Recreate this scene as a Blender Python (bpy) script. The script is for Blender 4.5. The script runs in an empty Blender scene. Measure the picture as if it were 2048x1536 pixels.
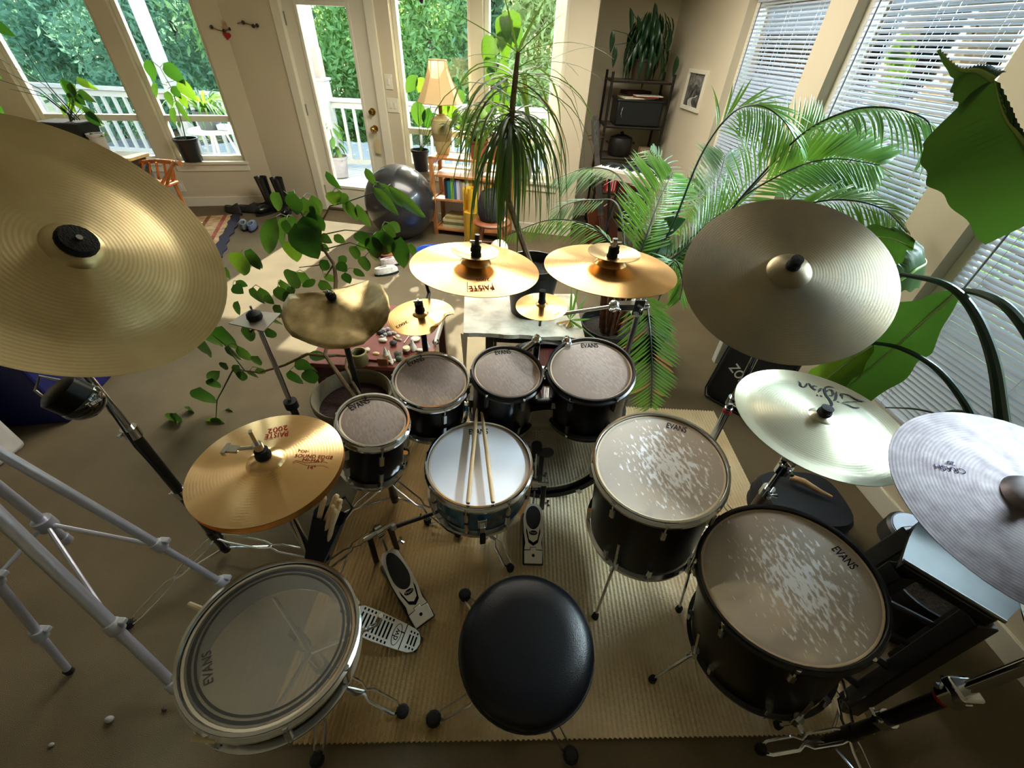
import bpy, math, random
import numpy as np
from math import sin, cos, tan, pi, radians, sqrt, atan2, hypot
from mathutils import Matrix, Vector
rnd = random.Random(11)
scene = bpy.context.scene
COL = scene.collection
V = Vector

# ------------------------------------------------------------------ camera
F, PITCH, ROLL, CAMZ = 820.0, radians(40), radians(2.9), 1.65
f_ = V((0, cos(PITCH), -sin(PITCH))); r0 = V((1, 0, 0)); u0 = V((0, sin(PITCH), cos(PITCH)))
r_ = r0 * cos(ROLL) + u0 * sin(ROLL); u_ = u0 * cos(ROLL) - r0 * sin(ROLL)
C0 = V((0, 0, CAMZ))
cam_d = bpy.data.cameras.new('camera'); cam = bpy.data.objects.new('camera', cam_d); COL.objects.link(cam)
cam_d.sensor_fit = 'HORIZONTAL'; cam_d.sensor_width = 36; cam_d.lens = 36 * F / 2048
cam_d.clip_start = 0.02; cam_d.clip_end = 200
cm = Matrix.Identity(4)
for i in range(3):
    cm[i][0], cm[i][1], cm[i][2], cm[i][3] = r_[i], u_[i], -f_[i], C0[i]
cam.matrix_world = cm
scene.camera = cam

# ------------------------------------------------------------------ world, sun, exposure
SUN_AZ, SUN_EL = radians(8), radians(36)     # azimuth to the right of +Y
w = bpy.data.worlds.new('world'); scene.world = w; w.use_nodes = True
nt = w.node_tree; nt.nodes.clear()
sky = nt.nodes.new('ShaderNodeTexSky'); sky.sky_type = 'NISHITA'; sky.sun_disc = False
sky.sun_elevation = SUN_EL; sky.sun_rotation = SUN_AZ; sky.air_density = 1.0; sky.dust_density = 1.5
bg = nt.nodes.new('ShaderNodeBackground'); bg.inputs['Strength'].default_value = 0.30
wo = nt.nodes.new('ShaderNodeOutputWorld')
nt.links.new(sky.outputs[0], bg.inputs[0]); nt.links.new(bg.outputs[0], wo.inputs[0])
sd = bpy.data.lights.new('sun', 'SUN'); sd.energy = 7.0; sd.angle = radians(0.6); sd.color = (1, .93, .82)
sun = bpy.data.objects.new('sun', sd); COL.objects.link(sun)
sdir = V((sin(SUN_AZ) * cos(SUN_EL), cos(SUN_AZ) * cos(SUN_EL), sin(SUN_EL)))
sun.rotation_euler = sdir.to_track_quat('Z', 'Y').to_euler(); sun.location = sdir * 12

def area(name, loc, target, sx, sy, energy, color):
    d = bpy.data.lights.new(name, 'AREA'); d.shape = 'RECTANGLE'; d.size = sx; d.size_y = sy; d.energy = energy; d.color = color
    o = bpy.data.objects.new(name, d); COL.objects.link(o); o.location = loc
    o.rotation_euler = (V(loc) - V(target)).to_track_quat('Z', 'Y').to_euler()
    return o
# daylight that enters through the windows (outside the panes), plus an added overhead fill without any fixture
area('daylight_right', (3.7, 2.0, 3.9), (1.3, 1.7, .9), 4.2, 2.2, 1700, (.78, .9, 1))
area('daylight_back', (-.3, 5.9, 1.9), (-.4, 4.0, .8), 2.2, 1.3, 60, (1, .97, .88))
area('daylight_left', (-4.1, 5.9, 1.7), (-3.4, 4.0, .8), 2.0, 1.3, 40, (.92, 1, .95))
area('overhead_fill_light', (-.2, 3.1, 2.44), (-.2, 2.6, 0), 2.2, 1.2, 40, (1, .93, .8))

scene.view_settings.view_transform = 'Standard'; scene.view_settings.look = 'None'
scene.view_settings.exposure = 1.75; scene.view_settings.gamma = 1.0; scene.view_settings.use_curve_mapping = False

# ------------------------------------------------------------------ photograph pixel -> place in the room
def ray(x, y): return f_ + r_ * ((x - 1024) / F) - u_ * ((y - 768) / F)
def Z(x, y, z): d = ray(x, y); return C0 + d * ((z - CAMZ) / d.z)
def Y(x, y, Yv): d = ray(x, y); return C0 + d * (Yv / d.y)
def PL(x, y, p, n): d = ray(x, y); return C0 + d * ((V(p) - C0).dot(n) / d.dot(n))
def depth(p): return (V(p) - C0).dot(f_)
def mpp(p): return depth(p) / F          # metres per photograph pixel there

# ------------------------------------------------------------------ materials
def lin(c):
    return tuple(((x / 255) / 12.92 if x / 255 < .04045 else ((x / 255 + .055) / 1.055) ** 2.4) for x in c)
MATS = {}
ANISOROT = 0.25
def mat(name, c, rough=.5, metal=0, var=.12, scale=8, bump=0, bscale=60, c2=None, coat=0, aniso=0, spec=.5, trans=0):
    if name in MATS: return MATS[name]
    m = bpy.data.materials.new(name); m.use_nodes = True; n = m.node_tree.nodes; l = m.node_tree.links
    b = n['Principled BSDF']; c = lin(c); c2 = lin(c2) if c2 else tuple(x * (1 - var * 2) for x in c)
    tc = n.new('ShaderNodeTexCoord'); nz = n.new('ShaderNodeTexNoise'); nz.inputs['Scale'].default_value = scale; nz.inputs['Detail'].default_value = 4
    l.new(tc.outputs['Object'], nz.inputs['Vector'])
    mx = n.new('ShaderNodeMix'); mx.data_type = 'RGBA'; mx.inputs[6].default_value = (*c, 1); mx.inputs[7].default_value = (*c2, 1)
    rp = n.new('ShaderNodeMapRange'); rp.inputs[1].default_value = .35; rp.inputs[2].default_value = .7
    l.new(nz.outputs[0], rp.inputs[0]); l.new(rp.outputs[0], mx.inputs[0]); l.new(mx.outputs[2], b.inputs['Base Color'])
    b.inputs['Roughness'].default_value = rough; b.inputs['Metallic'].default_value = metal
    b.inputs['Specular IOR Level'].default_value = spec; b.inputs['Coat Weight'].default_value = coat
    if aniso:
        b.inputs['Anisotropic'].default_value = aniso
        b.inputs['Anisotropic Rotation'].default_value = ANISOROT
        tg = n.new('ShaderNodeTangent'); tg.direction_type = 'RADIAL'; tg.axis = 'Z'; l.new(tg.outputs[0], b.inputs['Tangent'])
    if bump:
        bn = n.new('ShaderNodeTexNoise'); bn.inputs['Scale'].default_value = bscale; l.new(tc.outputs['Object'], bn.inputs['Vector'])
        bp = n.new('ShaderNodeBump'); bp.inputs['Strength'].default_value = bump; bp.inputs['Distance'].default_value = .01
        l.new(bn.outputs[0], bp.inputs['Height']); l.new(bp.outputs[0], b.inputs['Normal'])
    if trans:
        t = n.new('ShaderNodeBsdfTranslucent'); t.inputs[0].default_value = (*[min(1, x) for x in c], 1)
        ms = n.new('ShaderNodeMixShader'); ms.inputs[0].default_value = trans
        l.new(b.outputs[0], ms.inputs[1]); l.new(t.outputs[0], ms.inputs[2]); l.new(ms.outputs[0], n['Material Output'].inputs[0])
    MATS[name] = m; return m

def leafmat(name, c, tc, k=.4, rough=.35, scale=14):
    if name in MATS: return MATS[name]
    m = mat(name, c, rough, 0, .2, scale, spec=.5); n = m.node_tree.nodes; l = m.node_tree.links
    t = n.new('ShaderNodeBsdfTranslucent'); t.inputs[0].default_value = (*lin(tc), 1)
    ms = n.new('ShaderNodeMixShader'); ms.inputs[0].default_value = k
    l.new(n['Principled BSDF'].outputs[0], ms.inputs[1]); l.new(t.outputs[0], ms.inputs[2]); l.new(ms.outputs[0], n['Material Output'].inputs[0])
    return m

def glassmat():
    m = bpy.data.materials.new('window_glass'); m.use_nodes = True; n = m.node_tree.nodes; l = m.node_tree.links; n.remove(n['Principled BSDF'])
    t = n.new('ShaderNodeBsdfTransparent'); t.inputs[0].default_value = (.93, .97, .95, 1); g = n.new('ShaderNodeBsdfGlossy'); g.inputs['Roughness'].default_value = .02
    fr = n.new('ShaderNodeFresnel'); fr.inputs[0].default_value = 1.45; ms = n.new('ShaderNodeMixShader')
    l.new(fr.outputs[0], ms.inputs[0]); l.new(t.outputs[0], ms.inputs[1]); l.new(g.outputs[0], ms.inputs[2]); l.new(ms.outputs[0], n['Material Output'].inputs[0])
    return m
GLASS = glassmat()

def headmat(name, c, c2, clear, specks, rough=.25, speckscale=105):
    """clear plastic drumhead: haze over see-through film, with pale worn stick marks"""
    m = bpy.data.materials.new(name); m.use_nodes = True; n = m.node_tree.nodes; l = m.node_tree.links; b = n['Principled BSDF']
    tc = n.new('ShaderNodeTexCoord')
    n1 = n.new('ShaderNodeTexNoise'); n1.inputs['Scale'].default_value = 7; n1.inputs['Detail'].default_value = 5; l.new(tc.outputs['Object'], n1.inputs['Vector'])
    mx = n.new('ShaderNodeMix'); mx.data_type = 'RGBA'; mx.inputs[6].default_value = (*lin(c), 1); mx.inputs[7].default_value = (*lin(c2), 1)
    l.new(n1.outputs[0], mx.inputs[0])
    mp = n.new('ShaderNodeMapping'); mp.inputs['Scale'].default_value = (speckscale, speckscale * .36, 1); mp.inputs['Rotation'].default_value = (0, 0, .3); l.new(tc.outputs['Object'], mp.inputs['Vector'])
    vo = n.new('ShaderNodeTexNoise'); vo.inputs['Scale'].default_value = 1.0; vo.inputs['Detail'].default_value = 2; l.new(mp.outputs[0], vo.inputs['Vector'])
    gr = n.new('ShaderNodeTexGradient'); gr.gradient_type = 'SPHERICAL'
    mg = n.new('ShaderNodeMapping'); mg.inputs['Scale'].default_value = (6.5, 4.6, 1); mg.inputs['Location'].default_value = (-.15, .05, 0); l.new(tc.outputs['Object'], mg.inputs['Vector']); l.new(mg.outputs[0], gr.inputs[0])
    ad = n.new('ShaderNodeMath'); ad.operation = 'MULTIPLY_ADD'; ad.inputs[1].default_value = .34; l.new(gr.outputs[1], ad.inputs[0]); l.new(vo.outputs[0], ad.inputs[2])
    mr = n.new('ShaderNodeMapRange'); mr.inputs[1].default_value = .66; mr.inputs[2].default_value = .78; l.new(ad.outputs[0], mr.inputs[0])
    sp = n.new('ShaderNodeMath'); sp.operation = 'MULTIPLY'; sp.inputs[1].default_value = specks; l.new(mr.outputs[0], sp.inputs[0])
    m2 = n.new('ShaderNodeMix'); m2.data_type = 'RGBA'; l.new(sp.outputs[0], m2.inputs[0]); l.new(mx.outputs[2], m2.inputs[6]); m2.inputs[7].default_value = (.92, .95, 1, 1)
    l.new(m2.outputs[2], b.inputs['Base Color']); b.inputs['Roughness'].default_value = rough; b.inputs['Specular IOR Level'].default_value = .8
    tr = n.new('ShaderNodeBsdfTransparent'); tr.inputs[0].default_value = (1, .97, .92, 1)
    ms = n.new('ShaderNodeMixShader'); fa = n.new('ShaderNodeMath'); fa.operation = 'MULTIPLY_ADD'; fa.inputs[1].default_value = -clear; fa.inputs[2].default_value = clear; l.new(sp.outputs[0], fa.inputs[0])
    l.new(fa.outputs[0], ms.inputs[0]); l.new(b.outputs[0], ms.inputs[1]); l.new(tr.outputs[0], ms.inputs[2]); l.new(ms.outputs[0], n['Material Output'].inputs[0])
    return m

CHROME = mat('chrome', (215, 218, 222), .13, 1, .03)
STEEL = mat('brushed_steel', (170, 170, 168), .3, 1, .06)
BLACKM = mat('black_metal', (14, 14, 17), .32, 0, .1, spec=.6)
BLACKP = mat('black_plastic', (12, 13, 15), .45, 0, .1)
RUBBER = mat('black_rubber', (10, 10, 11), .75, 0, .1)
FELT = mat('black_felt', (16, 17, 20), .95, 0, .15, 40, .4, 300)
SHELLB = mat('black_lacquer', (1, 1, 3), .3, 0, .2, 4, spec=.16)
SHELLR = mat('burgundy_lacquer', (70, 14, 20), .15, 0, .25, 4, coat=.6)
SHELLT = mat('teal_pearl', (28, 92, 124), .2, 0, .3, 14, coat=.5)
MAPLE = mat('maple_inside', (196, 160, 118), .5, 0, .1, 5)
WHITE = mat('white_paint', (226, 222, 208), .5, 0, .02)
WOOD = mat('pine_wood', (190, 128, 76), .45, 0, .16, 12)
STICKW = mat('hickory', (222, 192, 146), .45, 0, .06, 20)
SOIL = mat('soil', (44, 34, 26), .95, 0, .3, 40, .8, 120)
REDINK = mat('red_ink', (150, 26, 18), .8, spec=.1)
BLACKINK = mat('black_ink', (14, 14, 22), .8, spec=.1)
PURPLEINK = mat('purple_ink', (48, 26, 92), .8, spec=.1)
WHITEINK = mat('white_ink', (236, 236, 238), .5)

# ------------------------------------------------------------------ mesh building
class MB:
    def __init__(s): s.v = []; s.f = []
    def add(s, vs, fs, M=None):
        o = len(s.v)
        s.v += [tuple(M @ V(p)) for p in vs] if M is not None else [tuple(p) for p in vs]
        s.f += [tuple(i + o for i in q) for q in fs]; return s
    def box(s, c, d, M=None):
        x, y, z = c; a, b, e = d[0] / 2, d[1] / 2, d[2] / 2
        vs = [(x - a, y - b, z - e), (x + a, y - b, z - e), (x + a, y + b, z - e), (x - a, y + b, z - e), (x - a, y - b, z + e), (x + a, y - b, z + e), (x + a, y + b, z + e), (x - a, y + b, z + e)]
        return s.add(vs, [(0, 3, 2, 1), (4, 5, 6, 7), (0, 1, 5, 4), (1, 2, 6, 5), (2, 3, 7, 6), (3, 0, 4, 7)], M)
    def bar(s, p, q, wd, th=None, up=(0, 0, 1)):
        p, q = V(p), V(q); d = q - p; L = d.length; d.normalize(); sx = d.cross(V(up))
        if sx.length < 1e-4: sx = d.cross(V((1, 0, 0)))
        sx.normalize(); u = sx.cross(d)
        M = Matrix((( sx.x, d.x, u.x, p.x), (sx.y, d.y, u.y, p.y), (sx.z, d.z, u.z, p.z), (0, 0, 0, 1)))
        return s.box((0, L / 2, 0), (wd, L, th or wd), M)
    def tube(s, pts, r, n=8, closed=False, flat=1.0):
        pts = [V(p) for p in pts]; m = len(pts); rs = r if isinstance(r, (list, tuple)) else [r] * m
        vs = []; up = V((0.13, .31, .94))
        for i, p in enumerate(pts):
            if closed: d = pts[(i + 1) % m] - pts[i - 1]
            else: d = pts[min(i + 1, m - 1)] - pts[max(i - 1, 0)]
            d.normalize(); a = d.cross(up)
            if a.length < .05: a = d.cross(V((1, 0, 0)))
            a.normalize(); b = a.cross(d); up = b if i else b
            for k in range(n):
                t = 2 * pi * k / n; vs.append(p + (a * cos(t) + b * sin(t) * flat) * rs[i])
        fs = []
        for i in range(m if closed else m - 1):
            j = (i + 1) % m
            for k in range(n): fs.append((i * n + k, i * n + (k + 1) % n, j * n + (k + 1) % n, j * n + k))
        if not closed: fs += [tuple(range(n - 1, -1, -1)), tuple((m - 1) * n + k for k in range(n))]
        return s.add(vs, fs)
    def lathe(s, prof, n=32, M=None):
        vs = []; fs = []; m = len(prof)
        for r, z in prof:
            for k in range(n): t = 2 * pi * k / n; vs.append((r * cos(t), r * sin(t), z))
        for i in range(m - 1):
            for k in range(n): fs.append((i * n + k, i * n + (k + 1) % n, (i + 1) * n + (k + 1) % n, (i + 1) * n + k))
        return s.add(vs, fs, M)
    def disc(s, r, z, n=32, M=None):
        return s.add([(r * cos(2 * pi * k / n), r * sin(2 * pi * k / n), z) for k in range(n)], [tuple(range(n))], M)
    def cyl(s, p, q, r, n=12, r2=None): return s.tube([p, q], [r, r2 if r2 is not None else r], n)
    def ball(s, c, r, n=12, sq=(1, 1, 1)):
        c = V(c); h = n // 2; vs = []; fs = []
        for i in range(h + 1):
            a = pi * i / h - pi / 2
            for k in range(n): t = 2 * pi * k / n; vs.append(c + V((cos(a) * cos(t) * sq[0], cos(a) * sin(t) * sq[1], sin(a) * sq[2])) * r)
        for i in range(h):
            for k in range(n): fs.append((i * n + k, i * n + (k + 1) % n, (i + 1) * n + (k + 1) % n, (i + 1) * n + k))
        return s.add(vs, fs)
    def prism(s, poly, z0, z1, M=None):
        n = len(poly); vs = [(x, y, z0) for x, y in poly] + [(x, y, z1) for x, y in poly]
        return s.add(vs, [tuple(range(n - 1, -1, -1)), tuple(range(n, 2 * n))] + [(i, (i + 1) % n, n + (i + 1) % n, n + i) for i in range(n)], M)
    def me(s, name, m, smooth=True, ang=38):
        me = bpy.data.meshes.new(name); me.from_pydata(s.v, [], s.f)
        if m: me.materials.append(m)
        if smooth:
            me.polygons.foreach_set('use_smooth', [True] * len(me.polygons)); me.set_sharp_from_angle(angle=radians(ang))
        return me

WM = {}
def wm(o): return WM.get(o.name, Matrix.Identity(4))
def put(name, me, parent=None, M=None):
    o = bpy.data.objects.new(name, me); COL.objects.link(o)
    if M is not None: o.matrix_basis = M
    if parent is not None: o.parent = parent
    WM[o.name] = wm(parent) @ (M if M is not None else Matrix.Identity(4)) if parent else (M.copy() if M is not None else Matrix.Identity(4))
    return o
def part(name, mb, m, parent, local=False, bev=0, smooth=True, label=None, kind=None):
    """mesh part; its geometry is in world space unless local"""
    me = mb.me(name, m, smooth)
    if not local and parent is not None: me.transform(wm(parent).inverted())
    o = put(name, me, parent)
    if bev:
        bm = o.modifiers.new('bevel', 'BEVEL'); bm.width = bev; bm.segments = 2; bm.limit_method = 'ANGLE'
    if label: o['label'] = label
    if kind: o['kind'] = kind
    return o
def thing(name, label, cat, loc=(0, 0, 0), M=None, group=None):
    M = M if M is not None else Matrix.Translation(V(loc))
    o = bpy.data.objects.new(name, None); COL.objects.link(o); o.matrix_basis = M; WM[o.name] = M.copy(); o.empty_display_size = .05
    o['label'] = label; o['category'] = cat
    if group: o['group'] = group
    return o
def solo(name, mb, m, label, cat, loc=None, group=None, bev=0, smooth=True, kind=None):
    """thing that is one mesh; origin moved to loc"""
    me = mb.me(name, m, smooth); M = Matrix.Translation(V(loc)) if loc is not None else Matrix.Identity(4)
    me.transform(M.inverted()); o = put(name, me, None, M); o['label'] = label; o['category'] = cat
    if group: o['group'] = group
    if kind: o['kind'] = kind
    if bev: bm = o.modifiers.new('bevel', 'BEVEL'); bm.width = bev; bm.segments = 2; bm.limit_method = 'ANGLE'
    return o
def struct(name, mb, m, parent=None, bev=0, smooth=False):
    o = part(name, mb, m, parent, bev=bev, smooth=smooth)
    if parent is None: o['kind'] = 'structure'
    return o
def copytree(root, D, label=None):
    c = root.copy(); COL.objects.link(c); c.matrix_basis = D @ root.matrix_basis; WM[c.name] = c.matrix_basis.copy()
    if label: c['label'] = label
    def rec(o, p):
        for ch in o.children:
            k = ch.copy(); COL.objects.link(k); k.parent = p; rec(ch, k)
    rec(root, c); return c
def frame(c, n, xdir=(1, 0, 0)):
    n = V(n).normalized(); x = V(xdir); x = (x - n * x.dot(n)).normalized(); y = n.cross(x)
    return Matrix(((x.x, y.x, n.x, c[0]), (x.y, y.y, n.y, c[1]), (x.z, y.z, n.z, c[2]), (0, 0, 0, 1)))
def align(p, d, up=(0, 0, 1)):
    """matrix at p with local y along d and local z near up"""
    d = V(d).normalized(); x = d.cross(V(up))
    if x.length < 1e-3: x = d.cross(V((1, 0, .1)))
    x.normalize(); z = x.cross(d)
    return Matrix(((x.x, d.x, z.x, p[0]), (x.y, d.y, z.y, p[1]), (x.z, d.z, z.z, p[2]), (0, 0, 0, 1)))
def text(body, a, b, n, m, parent, lift=.0012, tall=1.0, name='lettering', bold=.0):
    """flat print (mesh) running from world point a to world point b on a surface with normal n"""
    a, b = V(a), V(b); x = b - a; wd = x.length; x.normalize(); n = V(n); n = (n - x * n.dot(x)).normalized(); y = n.cross(x)
    c = bpy.data.curves.new('lettering', 'FONT'); c.body = body; c.offset = bold; c.resolution_u = 4
    o = bpy.data.objects.new('lettering', c); me = bpy.data.meshes.new_from_object(o); bpy.data.objects.remove(o); bpy.data.curves.remove(c)
    xs = [v.co.x for v in me.vertices]; x0 = min(xs); s = wd / (max(xs) - x0); p = a + n * lift
    me.transform(Matrix.Translation((-x0, 0, 0))); me.name = 'lettering'; me.materials.append(m)
    M = Matrix(((x.x * s, y.x * s * tall, n.x * s, p.x), (x.y * s, y.y * s * tall, n.y * s, p.y), (x.z * s, y.z * s * tall, n.z * s, p.z), (0, 0, 0, 1)))
    me.transform(wm(parent).inverted() @ M); return put(name, me, parent)
# ------------------------------------------------------------------ room
WALL = mat('beige_wall', (206, 195, 170), .85, 0, .02, 3, .05, 180)
TRIMW = mat('white_trim', (226, 221, 202), .45, 0, .02)
CEILM = mat('ceiling_paint', (226, 220, 204), .9, 0, .02)
CARPET = mat('taupe_carpet', (110, 96, 71), .95, 0, .12, 3.2, .5, 420)
A0 = V((-2.95, 5.17, 0)); dw = V((.986, -.168, 0)).normalized(); dl = V((-.968, -.252, 0)).normalized()
def wallframe(p, d, out):
    d = V(d).normalized(); o = V((-d.y, d.x, 0));
    if o.dot(V(out)) < 0: o = -o
    return Matrix(((d.x, o.x, 0, p[0]), (d.y, o.y, 0, p[1]), (0, 0, 1, 0), (0, 0, 0, 1)))
DW = wallframe(A0, dw, (0, 1, 0)); LW = wallframe(A0, dl, (0, 1, 0))
RP = V((1.75, 1.5, 0)); rdir = V((-.0872, .9962, 0)); RW = wallframe(RP, rdir, (1, 0, 0))
CH = 2.5
def wall(name, Mx, s0, s1, openings, th=.14):
    mb = MB(); xs = s0
    for a, b, z0, z1 in sorted(openings):
        mb.box(((xs + a) / 2, th / 2, CH / 2), (a - xs, th, CH), Mx)
        if z0 > 0: mb.box(((a + b) / 2, th / 2, z0 / 2), (b - a, th, z0), Mx)
        mb.box(((a + b) / 2, th / 2, (z1 + CH) / 2), (b - a, th, CH - z1), Mx); xs = b
    mb.box(((xs + s1) / 2, th / 2, CH / 2), (s1 - xs, th, CH), Mx)
    return struct(name, mb, WALL)
DO, W1, W2 = (.60, 1.53, 0, 2.05), (1.71, 2.46, .53, 2.08), (2.57, 3.33, .53, 2.08)
L1, L2, L3 = (1.08, 1.98, .47, 2.08), (.22, .92, .47, 2.08), (2.25, 3.1, .47, 2.08)
wall('wall_back', DW, 0, 3.56, [DO, W1, W2])
wall('wall_left_bay', LW, 0, 3.9, [L1, L2, L3])
B1 = DW @ V((3.56, 0, 0))
# right wall: s = distance along rdir from RP
R1, R2, R3 = (1.58, 2.5, .32, 1.95), (.42, 1.36, .32, 1.95), (-.80, .17, .32, 1.95)
ALC = 5.32
sE = (ALC - RP.y) / rdir.y
wall('wall_right', RW, -4.2, sE, [R1, R2, R3], .17)
mb = MB(); mb.box(((B1.x + 1.42) / 2, ALC + .07, CH / 2), (1.55 - B1.x + .5, .14, CH)); struct('wall_alcove', mb, WALL)
mb = MB(); mb.box((B1.x - .07, (B1.y + ALC) / 2 + .08, CH / 2), (.14, ALC - B1.y, CH)); struct('wall_alcove_side', mb, WALL)
L9 = LW @ V((3.9, 0, 0))
mb = MB(); mb.box((L9.x - .07, (L9.y - 2.7) / 2, CH / 2), (.14, L9.y + 2.7, CH)); struct('wall_left', mb, WALL)
mb = MB(); mb.box((-2.2, -2.77, CH / 2), (9.4, .14, CH)); struct('wall_front', mb, WALL)
fl = [(L9.x, -2.7), (2.25, -2.7), (1.55, ALC), (B1.x, ALC), (B1.x, B1.y + .1), (A0.x, A0.y + .1), (L9.x, L9.y + .1)]
mb = MB(); mb.prism(fl, -.1, 0); struct('floor', mb, CARPET)
mb = MB(); mb.prism(fl, CH, CH + .1); struct('ceiling', mb, CEILM)
# baseboards
for nm, Mx, a, b in (('baseboard_left', LW, 0, 3.9), ('baseboard_back', DW, 0, DO[0] - .09), ('baseboard_back_right', DW, DO[1] + .09, 3.56)):
    mb = MB(); mb.box(((a + b) / 2, -.008, .05), (b - a, .016, .1), Mx); struct(nm, mb, TRIMW, bev=.003)
mb = MB(); mb.box(((sE - 4.2) / 2, -.008, .05), (sE + 4.2, .016, .1), RW); struct('baseboard_right', mb, TRIMW, bev=.003)

def window(name, Mx, op, rail, th=.14, casing=True):
    a, b, z0, z1 = op; mb = MB(); fw = .045
    for x in (a + fw / 2, b - fw / 2): mb.box((x, .09, (z0 + z1) / 2), (fw, .06, z1 - z0), Mx)
    for z in (z0 + fw / 2, z1 - fw / 2): mb.box(((a + b) / 2, .09, z), (b - a - 2 * fw, .06, fw), Mx)
    if rail: mb.box(((a + b) / 2, .09, rail), (b - a - 2 * fw, .06, .055), Mx)
    root = struct(name, mb, TRIMW, bev=.004)
    for k, (q0, q1) in enumerate(((z0 + fw, rail), (rail, z1 - fw)) if rail else ((z0 + fw, z1 - fw),)):
        p = MB(); p.box(((a + b) / 2, .10, (q0 + q1) / 2), (b - a - 2 * fw, .006, q1 - q0), Mx); part('pane', p, GLASS, root, smooth=False)
    if casing:
        s = MB(); s.box(((a + b) / 2, .02, z0 - .012), (b - a + .06, .11, .03), Mx); part('window_sill', s, TRIMW, root, bev=.006)
        c = MB(); c.box(((a + b) / 2, -.006, z0 - .06), (b - a + .04, .014, .07), Mx); part('apron', c, TRIMW, root, bev=.003)
    return root
window('window_1', LW, L1, .87); window('window_2', LW, L2, .87); window('window_3', LW, L3, .87)
window('window_4', DW, W1, .88); window('window_5', DW, W2, .88)
for i, op in enumerate((R1, R2, R3)): window('window_%d' % (6 + i), RW, op, None, .17, False)

# patio door
def dbox(mb, s0, s1, t0, t1, z0, z1): return mb.box(((s0 + s1) / 2, (t0 + t1) / 2, (z0 + z1) / 2), (s1 - s0, t1 - t0, z1 - z0), DW)
dr = thing('door_1', 'white glazed patio door in the back wall', 'door', DW @ V((1.06, .05, 0))); dr['kind'] = 'structure'; del dr['category']
mb = MB(); g = (.80, 1.29, .28, 1.82); s0, s1 = .64, 1.49
dbox(mb, s0, g[0], .03, .075, .02, 2.03); dbox(mb, g[1], s1, .03, .075, .02, 2.03); dbox(mb, g[0], g[1], .03, .075, .02, g[2]); dbox(mb, g[0], g[1], .03, .075, g[3], 2.03)
part('door_slab', mb, TRIMW, dr, bev=.004, smooth=False)
mb = MB()
for a, b, z0, z1 in ((g[0] - .03, g[0], g[2] - .03, g[3] + .03), (g[1], g[1] + .03, g[2] - .03, g[3] + .03), (g[0], g[1], g[2] - .03, g[2]), (g[0], g[1], g[3], g[3] + .03)): dbox(mb, a, b, .02, .035, z0, z1)
part('glazing_bead', mb, WHITE, dr, bev=.004, smooth=False)
mb = MB(); dbox(mb, g[0], g[1], .048, .054, g[2], g[3]); part('pane', mb, GLASS, dr, smooth=False)
mb = MB()
for a, b, z0, z1 in ((.555, .645, 0, 2.12), (1.485, 1.575, 0, 2.12), (.645, 1.485, 2.035, 2.12)): dbox(mb, a, b, -.018, .06, z0, z1)
part('door_casing', mb, TRIMW, dr, bev=.004, smooth=False)
mb = MB(); dbox(mb, .645, 1.485, -.01, .1, 0, .018); part('threshold', mb, mat('bronze_sill', (90, 74, 52), .5, .4), dr, smooth=False)
for z in (.22, 1.0, 1.72):
    mb = MB(); dbox(mb, .636, .656, .02, .03, z - .05, z + .05); part('hinge', mb, STEEL, dr, smooth=False)
BRASS = mat('brass', (196, 160, 90), .25, 1)
for z, r in ((.88, .028), (1.03, .02)):
    p = DW @ V((1.40, .03, z)); q = DW @ V((1.40, -.03, z)); mb = MB(); mb.cyl(p, DW @ V((1.40, .018, z)), .032, 16); mb.cyl(p, q, .011, 10)
    if z < 1: mb.ball(q, r, 14)
    else: mb.cyl(q, DW @ V((1.40, .015, z)), r, 14)
    part('door_knob' if z < 1 else 'deadbolt', mb, BRASS, dr)
# paper hang-tag on the door knob
t = thing('hang_tag', 'pale paper hang tag with a cord looped over the door knob', 'tag', DW @ V((1.41, -.02, .8)))
mb = MB(); mb.prism([(-.035, -.14), (.03, -.15), (.035, -.02), (.012, .0), (-.012, .0), (-.03, -.02)], 0, .003, DW @ Matrix.Translation((1.41, .0, .80)) @ Matrix.Rotation(radians(90), 4, 'X')); part('card', mb, mat('cream_paper', (214, 196, 150), .8), t, smooth=False)
mb = MB(); mb.tube([DW @ V((1.41 + .02 * cos(a), -.005, .835 + .04 * sin(a))) for a in np.linspace(0, 2 * pi, 14)[:-1]], .002, 5, closed=True); part('cord', mb, STICKW, t)
# switches and outlet
def plate(name, label, Mx, s, z, wd, hh, cat, n):
    t = thing(name, label, cat, Mx @ V((s, -.004, z))); mb = MB(); mb.box((s, -.004, z), (wd, .008, hh), Mx); part('cover_plate', mb, TRIMW, t, bev=.002)
    for k in range(n):
        m2 = MB(); m2.box((s + (k - (n - 1) / 2) * .046, -.011, z), (.02, .008, .05), Mx); part('rocker' if cat == 'switch' else 'socket', m2, WHITE, t, bev=.002)
plate('light_switch', 'single white light switch beside the door, upper of two plates', DW, 1.63, 1.29, .075, .12, 'switch', 1)
plate('light_switch', 'double white light switch beside the door, lower wider plate', DW, 1.645, 1.10, .12, .12, 'switch', 2)
plate('wall_outlet', 'white power outlet low on wall below the left window', LW, .98, .22, .07, .115, 'outlet', 1)

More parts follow.
